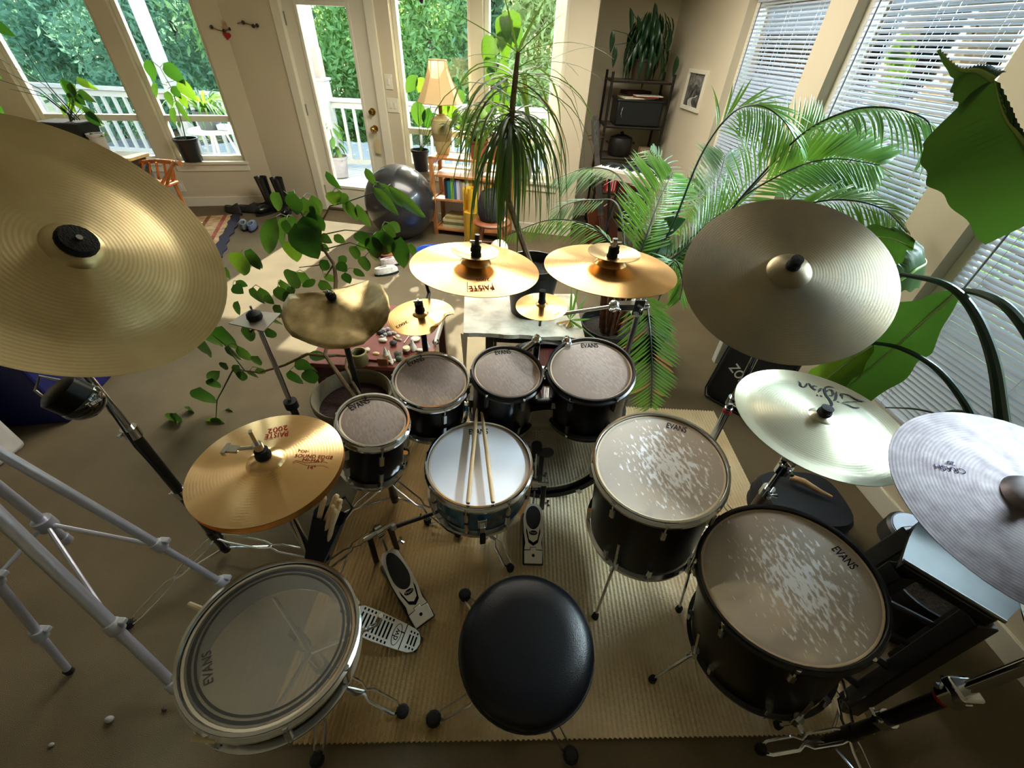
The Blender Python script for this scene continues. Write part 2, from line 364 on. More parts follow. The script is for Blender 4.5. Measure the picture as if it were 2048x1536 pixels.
# blinds on the right wall
SLATM = mat('white_slat', (188, 194, 208), .4, 0, .02, trans=.10)
CORDM = mat('blind_cord', (210, 212, 214), .8)
for i, (op, lb) in enumerate(((R1, 'white mini blind on the narrow window next to the framed picture'), (R2, 'white mini blind on the middle window between the two wall posts'), (R3, 'white mini blind on the window behind the banana plant stems'))):
    a, b, z0, z1 = op; a += .05; b -= .05; zb = z0 + (.06 if i < 2 else .05)
    t = thing('window_blind', lb, 'blind', RW @ V(((a + b) / 2, .055, z0)), group='mini blinds on the right wall')
    mb = MB(); mb.box(((a + b) / 2, .055, z1 - .02), (b - a, .035, .035), RW); part('headrail', mb, SLATM, t, bev=.003)
    mb = MB(); mb.box(((a + b) / 2, .055, zb), (b - a, .026, .018), RW); part('bottom_rail', mb, SLATM, t, bev=.003)
    base = MB(); hw = .0125
    prof = [(-hw, 0), (-hw * .5, .0018), (0, .0025), (hw * .5, .0018), (hw, 0)]
    vs = [(x, y, z) for x in (-(b - a) / 2, (b - a) / 2) for y, z in prof]; vs += [(x, y, z - .0007) for x, y, z in vs]
    base.add(vs, [(k, k + 1, k + 6, k + 5) for k in range(4)] + [(k + 10, k + 15, k + 16, k + 11) for k in range(4)] + [(0, 5, 15, 10), (4, 14, 19, 9), (0, 10, 11, 1), (1, 11, 12, 2), (2, 12, 13, 3), (3, 13, 14, 4)])
    me = base.me('slat', SLATM); z = zb + .022; pit = .0225
    Rm = wm(t).inverted() @ RW; k = 0
    while z < z1 - .045:
        sag = rnd.gauss(0, .0006)
        put('slat', me, t, Rm @ Matrix.Translation(((a + b) / 2, .055, z + sag)) @ Matrix.Rotation(radians(30 + rnd.gauss(0, 1.5)), 4, 'X')); z += pit; k += 1
    for sx in (a + .1, (a + b) / 2, b - .1):
        mb = MB()
        for ty in (.042, .068): mb.tube([RW @ V((sx, ty, zb)), RW @ V((sx, ty, z1 - .03))], .0012, 4)
        part('ladder_cord', mb, CORDM, t)
    mb = MB(); mb.tube([RW @ V((b - .07, .028, z1 - .04)), RW @ V((b - .075, .024, z1 - (1.0 if i == 2 else .75)))], .004, 6); part('tilt_wand', mb, mat('clear_wand', (120, 126, 140), .2), t)

# framed picture and wall garland
q = [PL(x, y, RP, RW.col[1].to_3d()) for x, y in ((1383, 136), (1418, 141), (1400, 226), (1364, 217))]
sy = [(RW.inverted() @ p) for p in q]; pa, pb = sum(p.x for p in sy[1:3]) / 2, (sy[0].x + sy[3].x) / 2; pz1, pz0 = (sy[0].z + sy[1].z) / 2, (sy[2].z + sy[3].z) / 2
t = thing('framed_picture', 'small white framed black and white print of a winding stream on the right wall', 'picture', RW @ V(((pa + pb) / 2, 0, (pz0 + pz1) / 2)))
mb = MB()
for c, d in ((((pa + .012), -.012, (pz0 + pz1) / 2), (.024, .024, pz1 - pz0)), (((pb - .012), -.012, (pz0 + pz1) / 2), (.024, .024, pz1 - pz0)), (((pa + pb) / 2, -.012, pz0 + .015), (pb - pa - .048, .024, .03)), (((pa + pb) / 2, -.012, pz1 - .015), (pb - pa - .048, .024, .03))): mb.box(c, d, RW)
part('frame', mb, TRIMW, t, bev=.002)
PRINT = mat('dark_print', (30, 30, 30), .6, 0, 0, 26, c2=(120, 118, 112))
mb = MB(); mb.box(((pa + pb) / 2, -.004, (pz0 + pz1) / 2), (pb - pa - .03, .006, pz1 - pz0 - .04), RW); part('print', mb, PRINT, t, smooth=False)
def onpic(u, v): return (pb - (pb - pa) * u, -.0078, pz1 - (pz1 - pz0) * v)
mb = MB(); st = [(.55, .98, .16), (.42, .86, .13), (.36, .76, .10), (.45, .69, .06), (.62, .66, .04), (.72, .6, .03)]
vs = [onpic(u + s * w_, v) for u, v, w_ in st for s in (-1, 1)]; mb.add(vs, [(2 * k, 2 * k + 1, 2 * k + 3, 2 * k + 2) for k in range(5)], RW); part('printed_stream', mb, mat('pale_print', (200, 198, 190), .6), t, smooth=False)
mb = MB(); mb.add([onpic(u, v) for u, v in ((.14, .08), (.86, .08), (.86, .36), (.7, .42), (.55, .34), (.4, .42), (.28, .36), (.14, .44))], [tuple(range(8))], RW); part('printed_sky', mb, mat('grey_print', (150, 148, 142), .6, 0, .4, 30), t, smooth=False)
def onL(x, y, off=.012):
    n = LW.col[1].to_3d(); p = PL(x, y, A0, n); return p - n * off
def onB(x, y, off=.012):
    n = DW.col[1].to_3d(); p = PL(x, y, A0, n); return p - n * off
t = thing('wall_garland', 'twig garland with dark beads and a small red heart on the back wall', 'garland', onB(470, 60))
gp = [(424, 54), (437, 60), (449, 62), (461, 58), (470, 50), (480, 46), (488, 45), (498, 48), (508, 52), (516, 51)]
pts = [onL(x, y) if x < 480 else onB(x, y) for x, y in gp]
mb = MB(); mb.tube(pts, .004, 6); part('twig', mb, mat('twig', (110, 84, 58), .8), t)
for k in (0, 2, 3, 6, 8, 9):
    mb = MB(); mb.ball(pts[k], .016, 10); part('bead', mb, mat('dark_bead', (40, 22, 18), .4), t)
hc = onL(455, 71, .015); mb = MB(); hp = [(0.034 * 16 * sin(a) ** 3 / 16, .034 * (13 * cos(a) - 5 * cos(2 * a) - 2 * cos(3 * a) - cos(4 * a)) / 16) for a in np.linspace(0, 2 * pi, 25)[:-1]]
mb.prism(hp, -.008, .008, Matrix.Translation(hc) @ Matrix.Rotation(radians(90), 4, 'X') @ Matrix.Rotation(radians(-12), 4, 'Z')); part('heart', mb, mat('red_heart', (170, 30, 26), .5), t)
mb = MB()
for k in range(26):
    p = onL(440 + rnd.random() * 22, 56 - rnd.random() * 18); mb.tube([onL(449, 58), p], .0012, 4)
part('dried_sprig', mb, mat('dried_sprig', (190, 158, 112), .9), t)
# ------------------------------------------------------------------ drum kit
HEAD_C = headmat('clear_worn_head', (220, 210, 196), (198, 186, 174), .28, 1.0)
HEAD_T = headmat('clear_tom_head', (178, 160, 148), (146, 130, 122), .34, .08, speckscale=130)
HEAD_S = headmat('side_snare_head', (190, 178, 158), (166, 154, 136), .6, .05)
HEAD_W = mat('coated_white_head', (240, 242, 250), .6, 0, .02, 4)
HEAD_B = headmat('clear_bottom_head', (150, 145, 135), (140, 132, 122), .8, 0)
RINGM = mat('head_ring', (64, 62, 58), .4, 0, .05)

def hoop(mb, R, top=True, z=0, w_=.030):
    if top: pr = [(R - .009, z - .003), (R - .007, z + .001), (R - .001, z + .001), (R, z - .002), (R - .003, z - .006), (R - .003, z - .018), (R + .004, z - .022), (R + .005, z - .028), (R - .002, z - w_), (R - .009, z - w_ + .002), (R - .009, z - .003)]
    else: pr = [(R - .009, z + .003), (R - .007, z), (R, z), (R - .002, z + .006), (R - .002, z + .018), (R + .005, z + .022), (R + .005, z + .028), (R - .009, z + w_), (R - .009, z + .003)]
    return mb.lathe(pr, 56)
def drum(name, label, C, n, R, dep, shellm, hoopm, headm, nl, lugm, logo=None, rot=0, ring=False, group=None, cat='drum', lugz=.055, full=False, logoink=None, tall=1.5):
    M = frame(C, n, (cos(rot), sin(rot), 0)); t = thing(name, label, cat, M=M, group=group)
    Rs = R - .012; mb = MB(); mb.lathe([(Rs - .007, -.016), (Rs, -.019), (Rs, -dep + .008), (Rs - .007, -dep + .004)], 56)
    part('shell', mb, shellm, t, True)
    mb = MB(); mb.lathe([(Rs - .0071, -dep + .004), (Rs - .0071, -.016)], 56); part('inner_shell', mb, mat('steel_inside', (96, 108, 122), .35, .7) if full else MAPLE, t, True)
    mb = MB(); hoop(mb, R); part('rim', mb, hoopm, t, True)
    mb = MB(); hoop(mb, R, False, -dep); part('rim', mb, hoopm, t, True)
    mb = MB(); mb.lathe([(R - .009, -.018), (R - .011, -.0125), (R - .014, -.0118), (R - .03, -.0118), (.0005, -.0118)], 56); part('drumhead', mb, headm, t, True)
    mb = MB(); mb.lathe([(R - .011, -.0112), (R - .013, -.0108), (R - .0165, -.0116)], 56); part('head_collar', mb, mat('head_collar', (210, 190, 158), .4, 0, .05), t, True)
    mb = MB(); mb.disc(Rs - .008, -dep + .01, 48); part('bottom_head', mb, HEAD_B, t, True)
    if ring:
        mb = MB(); mb.lathe([(R - .022, -.0110), (R - .029, -.0110), (R - .0291, -.0112)], 56); o_ = mb; part('muffle_ring', mb, RINGM, t, True); mb = MB(); mb.lathe([(R - .034, -.0110), (R - .039, -.0110)], 56); part('muffle_ring', mb, RINGM, t, True)
    for k in range(nl):
        a = 2 * pi * (k + .5) / nl; Mk = Matrix.Rotation(a, 4, 'Z')
        for zc, sg in ((-lugz - .02, 1), (-dep + lugz + .02, -1)) if not full else ((-dep / 2, 0),):
            hh = .045 if not full else dep - .075; mb = MB()
            mb.prism([(Rs - .001, -.008), (Rs + .010, -.009), (Rs + .017, -.005), (Rs + .017, .005), (Rs + .010, .009), (Rs - .001, .008)], zc - hh / 2, zc + hh / 2, Mk)
            lg = part('lug', mb, lugm, t, True)
            for s2 in ((sg,) if sg else (1, -1)):
                za, zb = (-.010, -lugz) if s2 > 0 else (-dep + .010, -dep + lugz); mb = MB()
                mb.add(*_cylp([(Rs + .0115, 0, za), (Rs + .0115, 0, za - s2 * .014), (Rs + .0115, 0, za - s2 * .0141), (Rs + .0115, 0, zb)], [.0062, .0062, .0032, .0032]), Mk); part('tension_rod', mb, CHROME, lg, True)
    if logo:
        nn = V(n).normalized(); p0 = V(C) - nn * .0118
        a, b = PL(*logo[0], p0, nn), PL(*logo[1], p0, nn); text(logo[2] if len(logo) > 2 else 'EVANS', a, b, nn, logoink or BLACKINK, t, tall=tall, bold=.012)
    return t
def _cylp(pts, r, n=8):
    m = MB(); m.tube(pts, r, n); return m.v, m.f
def _cylv(p, q, r, n=8):
    m = MB(); m.cyl(p, q, r, n); return m.v, m.f

n_ = lambda *a: V(a).normalized()
tomA = drum('concert_tom', 'smallest chrome hoop tom, black shell, just behind the hi-hat cymbal', (-.421, .886, .741), (.191, -.037, .981), .110, .24, SHELLB, CHROME, HEAD_T, 6, CHROME, ((703, 822), (741, 805)), .5, group='toms')
tomB = drum('concert_tom', 'second chrome hoop tom, black shell, below the splash cymbal with a turned up edge', (-.289, 1.126, .715), (.103, -.127, .987), .137, .22, SHELLB, CHROME, HEAD_T, 6, CHROME, ((819, 733), (850, 720)), .52, group='toms')
tomC = drum('rack_tom', 'smaller black hoop tom mounted over the bass drum', (-.018, 1.199, .710), (.073, -.135, .988), .135, .27, SHELLB, BLACKM, HEAD_T, 6, BLACKM, ((991, 710), (1022, 707)), .52, group='toms', lugz=.04)
tomD = drum('rack_tom', 'larger black hoop tom in front of the palm fronds', (.289, 1.212, .735), (-.063, -.153, .986), .162, .26, SHELLB, BLACKM, HEAD_T, 6, BLACKM, ((1163, 696), (1197, 695)), .52, group='toms', lugz=.04)
ft1 = drum('floor_tom', 'chrome hoop floor tom on three legs with a worn clear head', (.46, .82, .685), (-.128, -.086, .988), .200, .43, SHELLB, CHROME, HEAD_C, 8, CHROME, ((1332, 855), (1372, 866)), .3, group='floor toms')
ft2 = drum('floor_tom', 'largest black hoop floor tom, head covered in pale stick marks', (.738, .52, .611), (-.254, -.014, .967), .212, .48, SHELLB, BLACKM, HEAD_C, 8, CHROME, ((1662, 1098), (1703, 1140)), .1, group='floor toms')
snare = drum('snare_drum', 'white headed snare drum with a teal shell and two sticks across it', (-.099, .912, .534), (.02, -.041, .998), .185, .19, SHELLT, CHROME, HEAD_W, 8, CHROME, ((938, 869), (976, 868)), .25, full=False, lugz=.045)
sside = drum('snare_drum', 'side snare drum with a clear ringed head, chrome shell, beside the white tripod', (-.518, .335, .582), (.16, .06, .985), .185, .13, mat('dark_chrome', (70, 82, 92), .12, 1, .1), CHROME, HEAD_S, 8, CHROME, ((427, 1364), (422, 1300)), .15, ring=True, full=True, logoink=mat('grey_ink', (70, 66, 60), .5), tall=1.05)
# snare strainer box
M = wm(snare); mb = MB(); mb.box((-.02, -.182, -.09), (.03, .016, .045)); mb.box((-.02, -.194, -.12), (.018, .012, .05)); part('strainer', mb, CHROME, snare, True, bev=.002)
mb = MB(); mb.box((-.02, -.2, -.165), (.02, .012, .06)); part('strainer_lever', mb, BLACKP, snare, True, bev=.003)
mb = MB()
for k in range(12): mb.cyl((-.1 + .2 * 0, -.02 + k * .0036, -.193), (.12, -.02 + k * .0036, -.193), .0009, 4)
part('snare_wires', mb, STEEL, snare, True, kind='stuff')

# floor tom legs
def ftlegs(t, feet, R, dep, C, n):
    n = V(n).normalized(); C = V(C)
    for fx, fy in feet:
        d = V((fx, fy, 0)) - C; a = (d - n * d.dot(n)).normalized(); top = C + a * (R + .012) - n * (dep * .45); low = C + a * (R + .014) - n * (dep * .82)
        ft = V((fx, fy, .018)); mb = MB(); mb.tube([top, low, low + (ft - low) * .15 + a * .004, ft], .0048, 8); lg = part('leg', mb, CHROME, t)
        mb = MB(); mb.cyl(ft + V((0, 0, .012)), (fx, fy, .0075), .011, 10, .013); part('rubber_foot', mb, RUBBER, lg)
        mb = MB(); mb.tube([low + n * .03, low - n * .02], .013, 10); mb.cyl(low + n * .005, low + n * .005 + a * .03, .006, 8); part('leg_bracket', mb, CHROME, lg)
w1 = Z(1190, 1234, .007); w2 = Z(1296, 1228, .007)
ftlegs(ft1, [(w1.x, w1.y), (w2.x + .12, w2.y + .02), (.55, 1.04)], .2, .43, (.46, .82, .685), (-.128, -.086, .988))
w3 = Z(1304, 1360, .007)
ftlegs(ft2, [(w3.x, w3.y), (.9, .33), (.92, .72)], .212, .48, (.738, .52, .611), (-.254, -.014, .967))

# bass drum: axis runs away from the drummer
BC = V((.165, 1.17, .295)); t = thing('bass_drum', 'burgundy bass drum on its side under the two rack toms', 'drum', BC)
Mb = frame(BC, (0.03, -1, .04), (1, 0, 0)); R = .275
mb = MB(); mb.lathe([(R - .008, -.03), (R - .002, -.03), (R - .002, -.40), (R - .008, -.40)], 64, Mb); part('shell', mb, SHELLR, t)
for z in (0, -.43):
    mb = MB(); mb.lathe([(R - .014, z + .02), (R + .014, z + .02), (R + .016, z + .016), (R + .016, z - .016), (R + .014, z - .02), (R - .014, z - .02), (R - .014, z + .02)], 64, Mb); part('wooden_rim', mb, SHELLB, t)
HEAD_K = headmat('kick_head', (84, 78, 66), (64, 58, 50), .25, 0.05, .06); HEAD_K.node_tree.nodes['Principled BSDF'].inputs['IOR'].default_value = 2.6
mb = MB(); mb.disc(R - .013, .002, 56, Mb); part('drumhead', mb, HEAD_K, t)
mb = MB(); mb.disc(.03, .0035, 24, Mb); part('impact_patch', mb, BLACKP, t)
mb = MB(); mb.disc(R - .013, -.432, 56, Mb); part('bottom_head', mb, SHELLB, t)
for k in range(10):
    a = 2 * pi * (k + .5) / 10; Mk = Mb @ Matrix.Rotation(a, 4, 'Z'); mb = MB()
    mb.prism([(R - .003, -.009), (R + .012, -.007), (R + .012, .007), (R - .003, .009)], -.10, -.05, Mk); mb.box((R + .01, 0, .012), (.03, .02, .026), Mk); mb.add(*_cylv((R + .008, 0, .02), (R + .008, 0, -.07), .0035), Mk); part('claw_hook', mb, STEEL, t)
mb = MB(); mb.lathe([(.033, 0), (.036, .01), (.02, .04)], 20, frame((.15, 1.36, .565), (0, 0, 1))); mb.box((.15, 1.36, .572), (.12, .09, .02)); part('tom_mount', mb, CHROME, t, bev=.003)
for x, y, hx in ((.09, 1.36, -.03), (.21, 1.36, .26)):
    p = V((x, y, .57)); q = V((x, y, .74)); mb = MB(); mb.cyl(p, q, .016, 14); mb.ball(q, .022, 12)
    e = V((hx, 1.30, .66)) if hx < 0 else V((.30, 1.345, .66)); mb.cyl(q, e, .013, 12); mb.cyl(q + V((.0, -.03, 0)), q + V((0, .03, 0)), .012, 10); part('tom_holder', mb, CHROME, t)
for s in (-1, 1):
    mb = MB(); mb.cyl((.165 + s * .26, 1.3, .25), (.165 + s * .36, 1.25, .02), .006, 8); mb.ball((.165 + s * .36, 1.25, .018), .014, 8); part('spur', mb, CHROME, t)

# ---- cymbals
def cymmat(name, c, c2, rough=.28, aniso=.85, var=9, dirt=.35):
    m = mat(name, c, rough, 1, .1, var, .0, aniso=aniso, c2=c2); n = m.node_tree.nodes; l = m.node_tree.links; b = n['Principled BSDF']
    tc = n.new('ShaderNodeTexCoord'); ln = n.new('ShaderNodeVectorMath'); ln.operation = 'LENGTH'; l.new(tc.outputs['Object'], ln.inputs[0])
    wv = n.new('ShaderNodeMath'); wv.operation = 'MULTIPLY'; wv.inputs[1].default_value = 900; l.new(ln.outputs['Value'], wv.inputs[0])
    sn = n.new('ShaderNodeMath'); sn.operation = 'SINE'; l.new(wv.outputs[0], sn.inputs[0])
    nz = n.new('ShaderNodeTexNoise'); nz.inputs['Scale'].default_value = 26; l.new(tc.outputs['Object'], nz.inputs[0])
    ad = n.new('ShaderNodeMath'); ad.operation = 'MULTIPLY_ADD'; ad.inputs[1].default_value = .25; l.new(sn.outputs[0], ad.inputs[0]); l.new(nz.outputs[0], ad.inputs[2])
    bp = n.new('ShaderNodeBump'); bp.inputs['Strength'].default_value = .06; bp.inputs['Distance'].default_value = .004; l.new(ad.outputs[0], bp.inputs['Height']); l.new(bp.outputs[0], b.inputs['Normal'])
    return m
BRONZE = cymmat('bright_bronze', (226, 186, 124), (206, 162, 102))
HATBR = cymmat('golden_hat_bronze', (246, 212, 160), (236, 194, 136), .27, .9)
BRONZE2 = cymmat('pale_bronze', (226, 204, 156), (206, 180, 132), .32)
OLDBR = cymmat('aged_bronze', (156, 142, 114), (126, 122, 112), .42, .6, 5)
CHINAM = cymmat('china_bronze', (204, 188, 146), (170, 150, 106), .36, .7, 5)
PALEBR = cymmat('silvery_bronze', (190, 188, 170), (174, 168, 142), .34, .75, 4)
CRASHM = cymmat('hammered_crash', (104, 98, 100), (84, 76, 80), .5, .5, 30)
TRASHM = cymmat('raw_bent_bronze', (190, 172, 128), (110, 90, 54), .45, .4, 11)
def cymprof(R, bell, bh, rise, flip=0):
    p = [(.006, bh + rise)]
    for i in range(1, 7): a = i / 6 * pi / 2 * .92; p.append((bell * sin(a) / sin(pi / 2 * .92), rise + bh * (cos(a) - .1) / .9 if i < 6 else rise + .001))
    e = R if not flip else R - flip
    for i in range(1, 9): s = i / 8; p.append((bell + (e - bell) * s, rise * (1 - s ** 1.5)))
    if flip: p += [(R - flip * .8, .001), (R - flip * .4, .005), (R, .010)]
    return p
PROF = {}
def onsurf(t, co, lift=.0012):
    """height of a cymbal's top surface under a local point"""
    pr = PROF[t.name]; r = hypot(co[0], co[1]); return float(np.interp(r, [p[0] for p in pr], [p[1] for p in pr])) + lift
def cymbal(name, label, C, n, R, m, bell=None, bh=None, rise=None, flip=0, nut=True, inv=False, group=None, cap=(.014, .03), hammer=0, warp=None):
    bell = bell or R * .24; bh = bh or R * .1; rise = rise if rise is not None else R * .07
    M = frame(C, n, (1, .15, 0)); t = thing(name, label, 'cymbal', M=M, group=group); mb = MB()
    pr = cymprof(R, bell, bh, rise, flip)
    if inv: pr = [(r, -z) for r, z in pr]
    PROF[t.name] = pr; mb.lathe(pr, 72); mb.lathe([(r, z - .0016) for r, z in reversed(pr)], 72)
    k = len(mb.v)
    if hammer or warp:
        R_ = random.Random(5); ph = [R_.random() * 6 for _ in range(6)]
        def disp(p):
            x, y, z = p; r = hypot(x, y); a = atan2(y, x)
            if hammer and r > bell: z += hammer * sin(a * 23 + r * 90 + ph[0]) * sin(a * 11 - r * 140 + ph[1])
            if warp: z += warp(r / R, a) * R
            return (x, y, z)
        mb.v = [disp(p) for p in mb.v]
    pr_n = len(pr); n_v = 72
    part('plate', mb, m, t, True)
    top = rise + bh if not inv else -.002
    mb = MB(); mb.lathe([(.0005, top), (cap[0] * 1.15, top), (cap[0] * 1.15, top + .008), (cap[0], top + .010), (cap[0], top + cap[1]), (.004, top + cap[1] + .002), (.0005, top + cap[1] + .002)], 18); part('felt_washer', mb, FELT, t, True)
    if nut:
        mb = MB(); mb.cyl((0, 0, top + .01), (0, 0, top + cap[1] + .018), .0038, 8); mb.cyl((-.017, 0, top + cap[1] + .008), (.017, 0, top + cap[1] + .008), .0045, 8); part('wing_nut', mb, CHROME, t, True)
    return t
def ctext(t, C, n, body, p1, p2, ink, z=.012, tall=1.3, bold=.006, name='lettering'):
    nn = V(n).normalized(); p0 = V(C) + nn * z; a, b = PL(*p1, p0, nn), PL(*p2, p0, nn); o = text(body, a, b, nn, ink, t, lift=.0015, tall=tall, bold=bold, name=name)
    for v in o.data.vertices: v.co.z = onsurf(t, v.co)
    return o

CH_C, CH_N = V((-.825, .714, 1.321)), V((.793, -.182, .581))
china = cymbal('china_cymbal', 'huge tan china cymbal tilted toward the kit at the left edge', CH_C, CH_N, .25, CHINAM, .045, .016, .014, flip=.075, nut=False, cap=(.026, .014), hammer=.0004)
hh_c, hh_n = V((-.600, .637, .813)), V((.017, .01, 1))
hat = cymbal('hi_hat_cymbal', 'golden top hi-hat cymbal with red lettering and a chrome clutch', hh_c, hh_n, .178, HATBR, .045, .020, .012, nut=False, cap=(.016, .022))
cymbal('hi_hat_cymbal', 'bottom hi-hat cymbal hidden below the golden top one', hh_c - V((0, 0, .022)), -hh_n, .177, BRONZE, .045, .02, .012, nut=False, cap=(.012, .012))
ctext(hat, hh_c, hh_n, 'TOP', (593, 903), (614, 905), REDINK, tall=.85); ctext(hat, hh_c, hh_n, 'SOUND EDGE', (589, 914), (663, 914), REDINK, tall=1.0)
ctext(hat, hh_c, hh_n, 'HI-HAT', (604, 921), (645, 922), REDINK, tall=.9); ctext(hat, hh_c, hh_n, '14"', (614, 936), (628, 936), REDINK, tall=1.0)
ctext(hat, hh_c, hh_n, '2002', (574, 847), (535, 856), REDINK, tall=1.2); ctext(hat, hh_c, hh_n, 'PAISTE', (576, 860), (530, 868), REDINK, tall=1.5)
nn = hh_n.normalized(); p0 = hh_c + nn * .0135
mb = MB(); mb.tube([PL(x, y, p0, nn) for x, y in ((585, 925), (592, 921), (600, 923), (612, 926), (630, 925), (645, 923), (655, 926))], .0009, 4); part('printed_line', mb, REDINK, hat)
mb = MB(); mb.cyl(hh_c + V((0, 0, .03)), hh_c + V((0, 0, .12)), .005, 10); part('pull_rod', mb, CHROME, hat)
mb = MB(); mb.cyl(hh_c + V((0, 0, .05)), hh_c + V((0, 0, .078)), .011, 12); mb.cyl(hh_c + V((0, 0, .065)), hh_c + V((-.045, -.01, .067)), .005, 8); mb.box(hh_c + V((-.055, -.012, .067)), (.028, .02, .007)); mb.box(hh_c + V((-.068, -.014, .067)), (.01, .03, .012)); part('clutch', mb, CHROME, hat)

pa_c, pa_n = V((-.132, 1.208, 1.105)), V((.072, .017, .997))
pa = cymbal('crash_cymbal', 'bronze crash cymbal with red printed box, under a small upturned cymbal', pa_c, pa_n, .2, BRONZE, group='crash cymbals', nut=False)
cymbal('splash_cymbal', 'small upturned bell cymbal stacked on the bronze crash with red print', pa_c + V((0, .004, .050)), pa_n, .072, BRONZE2, .02, .006, .014, inv=True, group='small stacked cymbals', cap=(.013, .02))
ctext(pa, pa_c, pa_n, 'PAISTE', (985, 572), (936, 574), REDINK, .004, 1.4); ctext(pa, pa_c, pa_n, '2002', (978, 560), (950, 561), REDINK, .006, .9); ctext(pa, pa_c, pa_n, 'CRASH', (876, 535), (852, 532), BLACKINK, .008, .7)
nn = pa_n.normalized(); p0 = pa_c + nn * .008
for a, b in (((934, 553), (982, 552)), ((934, 553), (935, 578)), ((982, 552), (986, 577)), ((935, 578), (986, 577))):
    mb = MB(); mb.tube([PL(*a, p0, nn), PL(*b, p0, nn)], .0009, 4); part('printed_line', mb, REDINK, pa)
cc_c, cc_n = V((.279, 1.194, 1.129)), V((.015, .027, 1))
cymbal('crash_cymbal', 'plain bronze crash cymbal in front of the palm, under an upturned cymbal', cc_c, cc_n, .2, BRONZE, group='crash cymbals', nut=False)
cymbal('splash_cymbal', 'upturned bell cymbal stacked on the plain crash in front of the palm', cc_c + V((.005, .004, .048)), cc_n, .078, BRONZE2, .02, .006, .016, inv=True, group='small stacked cymbals', cap=(.013, .02))
def lipfold(rr, a):   # turned up edge on the lower right
    d = abs((a + .62 + pi) % (2 * pi) - pi); return max(0, rr - .72) * 1.2 * max(0, 1 - d / .55) ** .7
sl_c, sl_n = V((-.36, 1.355, .829)), V((-.055, -.042, .998))
sl = cymbal('splash_cymbal', 'bronze splash cymbal with one bent up edge above the red table', sl_c, sl_n, .127, BRONZE, warp=lipfold, nut=True, cap=(.016, .034))
ctext(sl, sl_c, sl_n, '2002', (814, 644), (790, 654), BLACKINK, .002, .8)
sr_c, sr_n = V((.101, 1.44, .85)), V((-.031, -.043, .999))
sr = cymbal('splash_cymbal', 'tiny splash cymbal in front of the big black pot on the bench', sr_c, sr_n, .102, BRONZE, nut=False, cap=(.013, .052))
ctext(sr, sr_c, sr_n, '2002', (1119, 624), (1108, 629), REDINK, .003, .8)
ri_c, ri_n = V((.73, 1.07, 1.186)), V((-.193, -.489, .851))
cymbal('ride_cymbal', 'large dark aged ride cymbal tilted in front of the blinds', ri_c, ri_n, .265, OLDBR, .055, .022, .02, nut=False, cap=(.015, .03))
zi_c, zi_n = V((.892, .871, .835)), V((.008, -.012, 1))
zi = cymbal('china_cymbal', 'pale silvery china cymbal with black script lettering', zi_c, zi_n, .23, PALEBR, .035, .012, .022, flip=.045, nut=False, cap=(.016, .022))
cr_c, cr_n = V((1.132, .55, .92)), V((-.069, -.149, .986))
cr = cymbal('crash_cymbal', 'purple printed hammered crash cymbal at the right edge', cr_c, cr_n, .254, CRASHM, .06, .025, .02, nut=False, hammer=.0006)
ctext(cr, cr_c, cr_n, 'CRASH', (1924, 942), (1866, 929), PURPLEINK, .010, 1.1); ctext(cr, cr_c, cr_n, '20"', (1906, 926), (1887, 921), PURPLEINK, .012, 1.1)
def catmull(pts, n):
    P_ = [pts[0] * 2 - pts[1]] + list(pts) + [pts[-1] * 2 - pts[-2]]; out = []
    for i in range(n + 1):
        s = i / n * (len(pts) - 1); k = min(int(s), len(pts) - 2); u = s - k; a, b, c, d = P_[k:k + 4]
        out.append(((b * 2) + (c - a) * u + (a * 2 - b * 5 + c * 4 - d) * u * u + (b * 3 - a - c * 3 + d) * u ** 3) * .5)
    return out
# script lettering of the pale china, as flat pen strokes
nn = zi_n.normalized(); p0 = zi_c + nn * .0125
STK = [[(1270, 1085, 6), (1180, 1082, 22), (1090, 1045, 26), (992, 1005, 8)], [(992, 1003, 6), (1080, 990, 9), (1200, 985, 8), (1350, 982, 3)], [(1345, 984, 6), (1235, 955, 22), (1120, 890, 20), (1050, 866, 10), (968, 862, 10)],
       [(1000, 905, 16), (985, 880, 20), (960, 862, 10)], [(1000, 940, 8), (992, 905, 16)], [(935, 985, 22), (925, 992, 22)], [(905, 825, 10), (900, 880, 26), (885, 950, 26), (850, 968, 8)], [(865, 765, 4), (800, 745, 12), (730, 760, 22), (715, 810, 28), (735, 880, 28), (790, 950, 30), (825, 1010, 30), (815, 1060, 20), (765, 1082, 5)],
       [(735, 830, 18), (775, 800, 14), (830, 800, 20), (850, 850, 24), (830, 890, 18), (780, 885, 14)], [(690, 780, 6), (655, 775, 12), (640, 800, 24), (620, 835, 8)], [(668, 893, 22), (650, 897, 24)], [(604, 880, 20), (590, 887, 22)],
       [(600, 755, 8), (560, 735, 16), (520, 745, 20), (545, 790, 22), (580, 790, 12)], [(560, 800, 14), (510, 760, 22), (470, 700, 14), (440, 700, 8)], [(440, 700, 8), (420, 730, 20), (375, 755, 14), (330, 730, 26), (322, 690, 20), (290, 655, 6)], [(430, 690, 10), (400, 745, 16)]]
mb = MB()
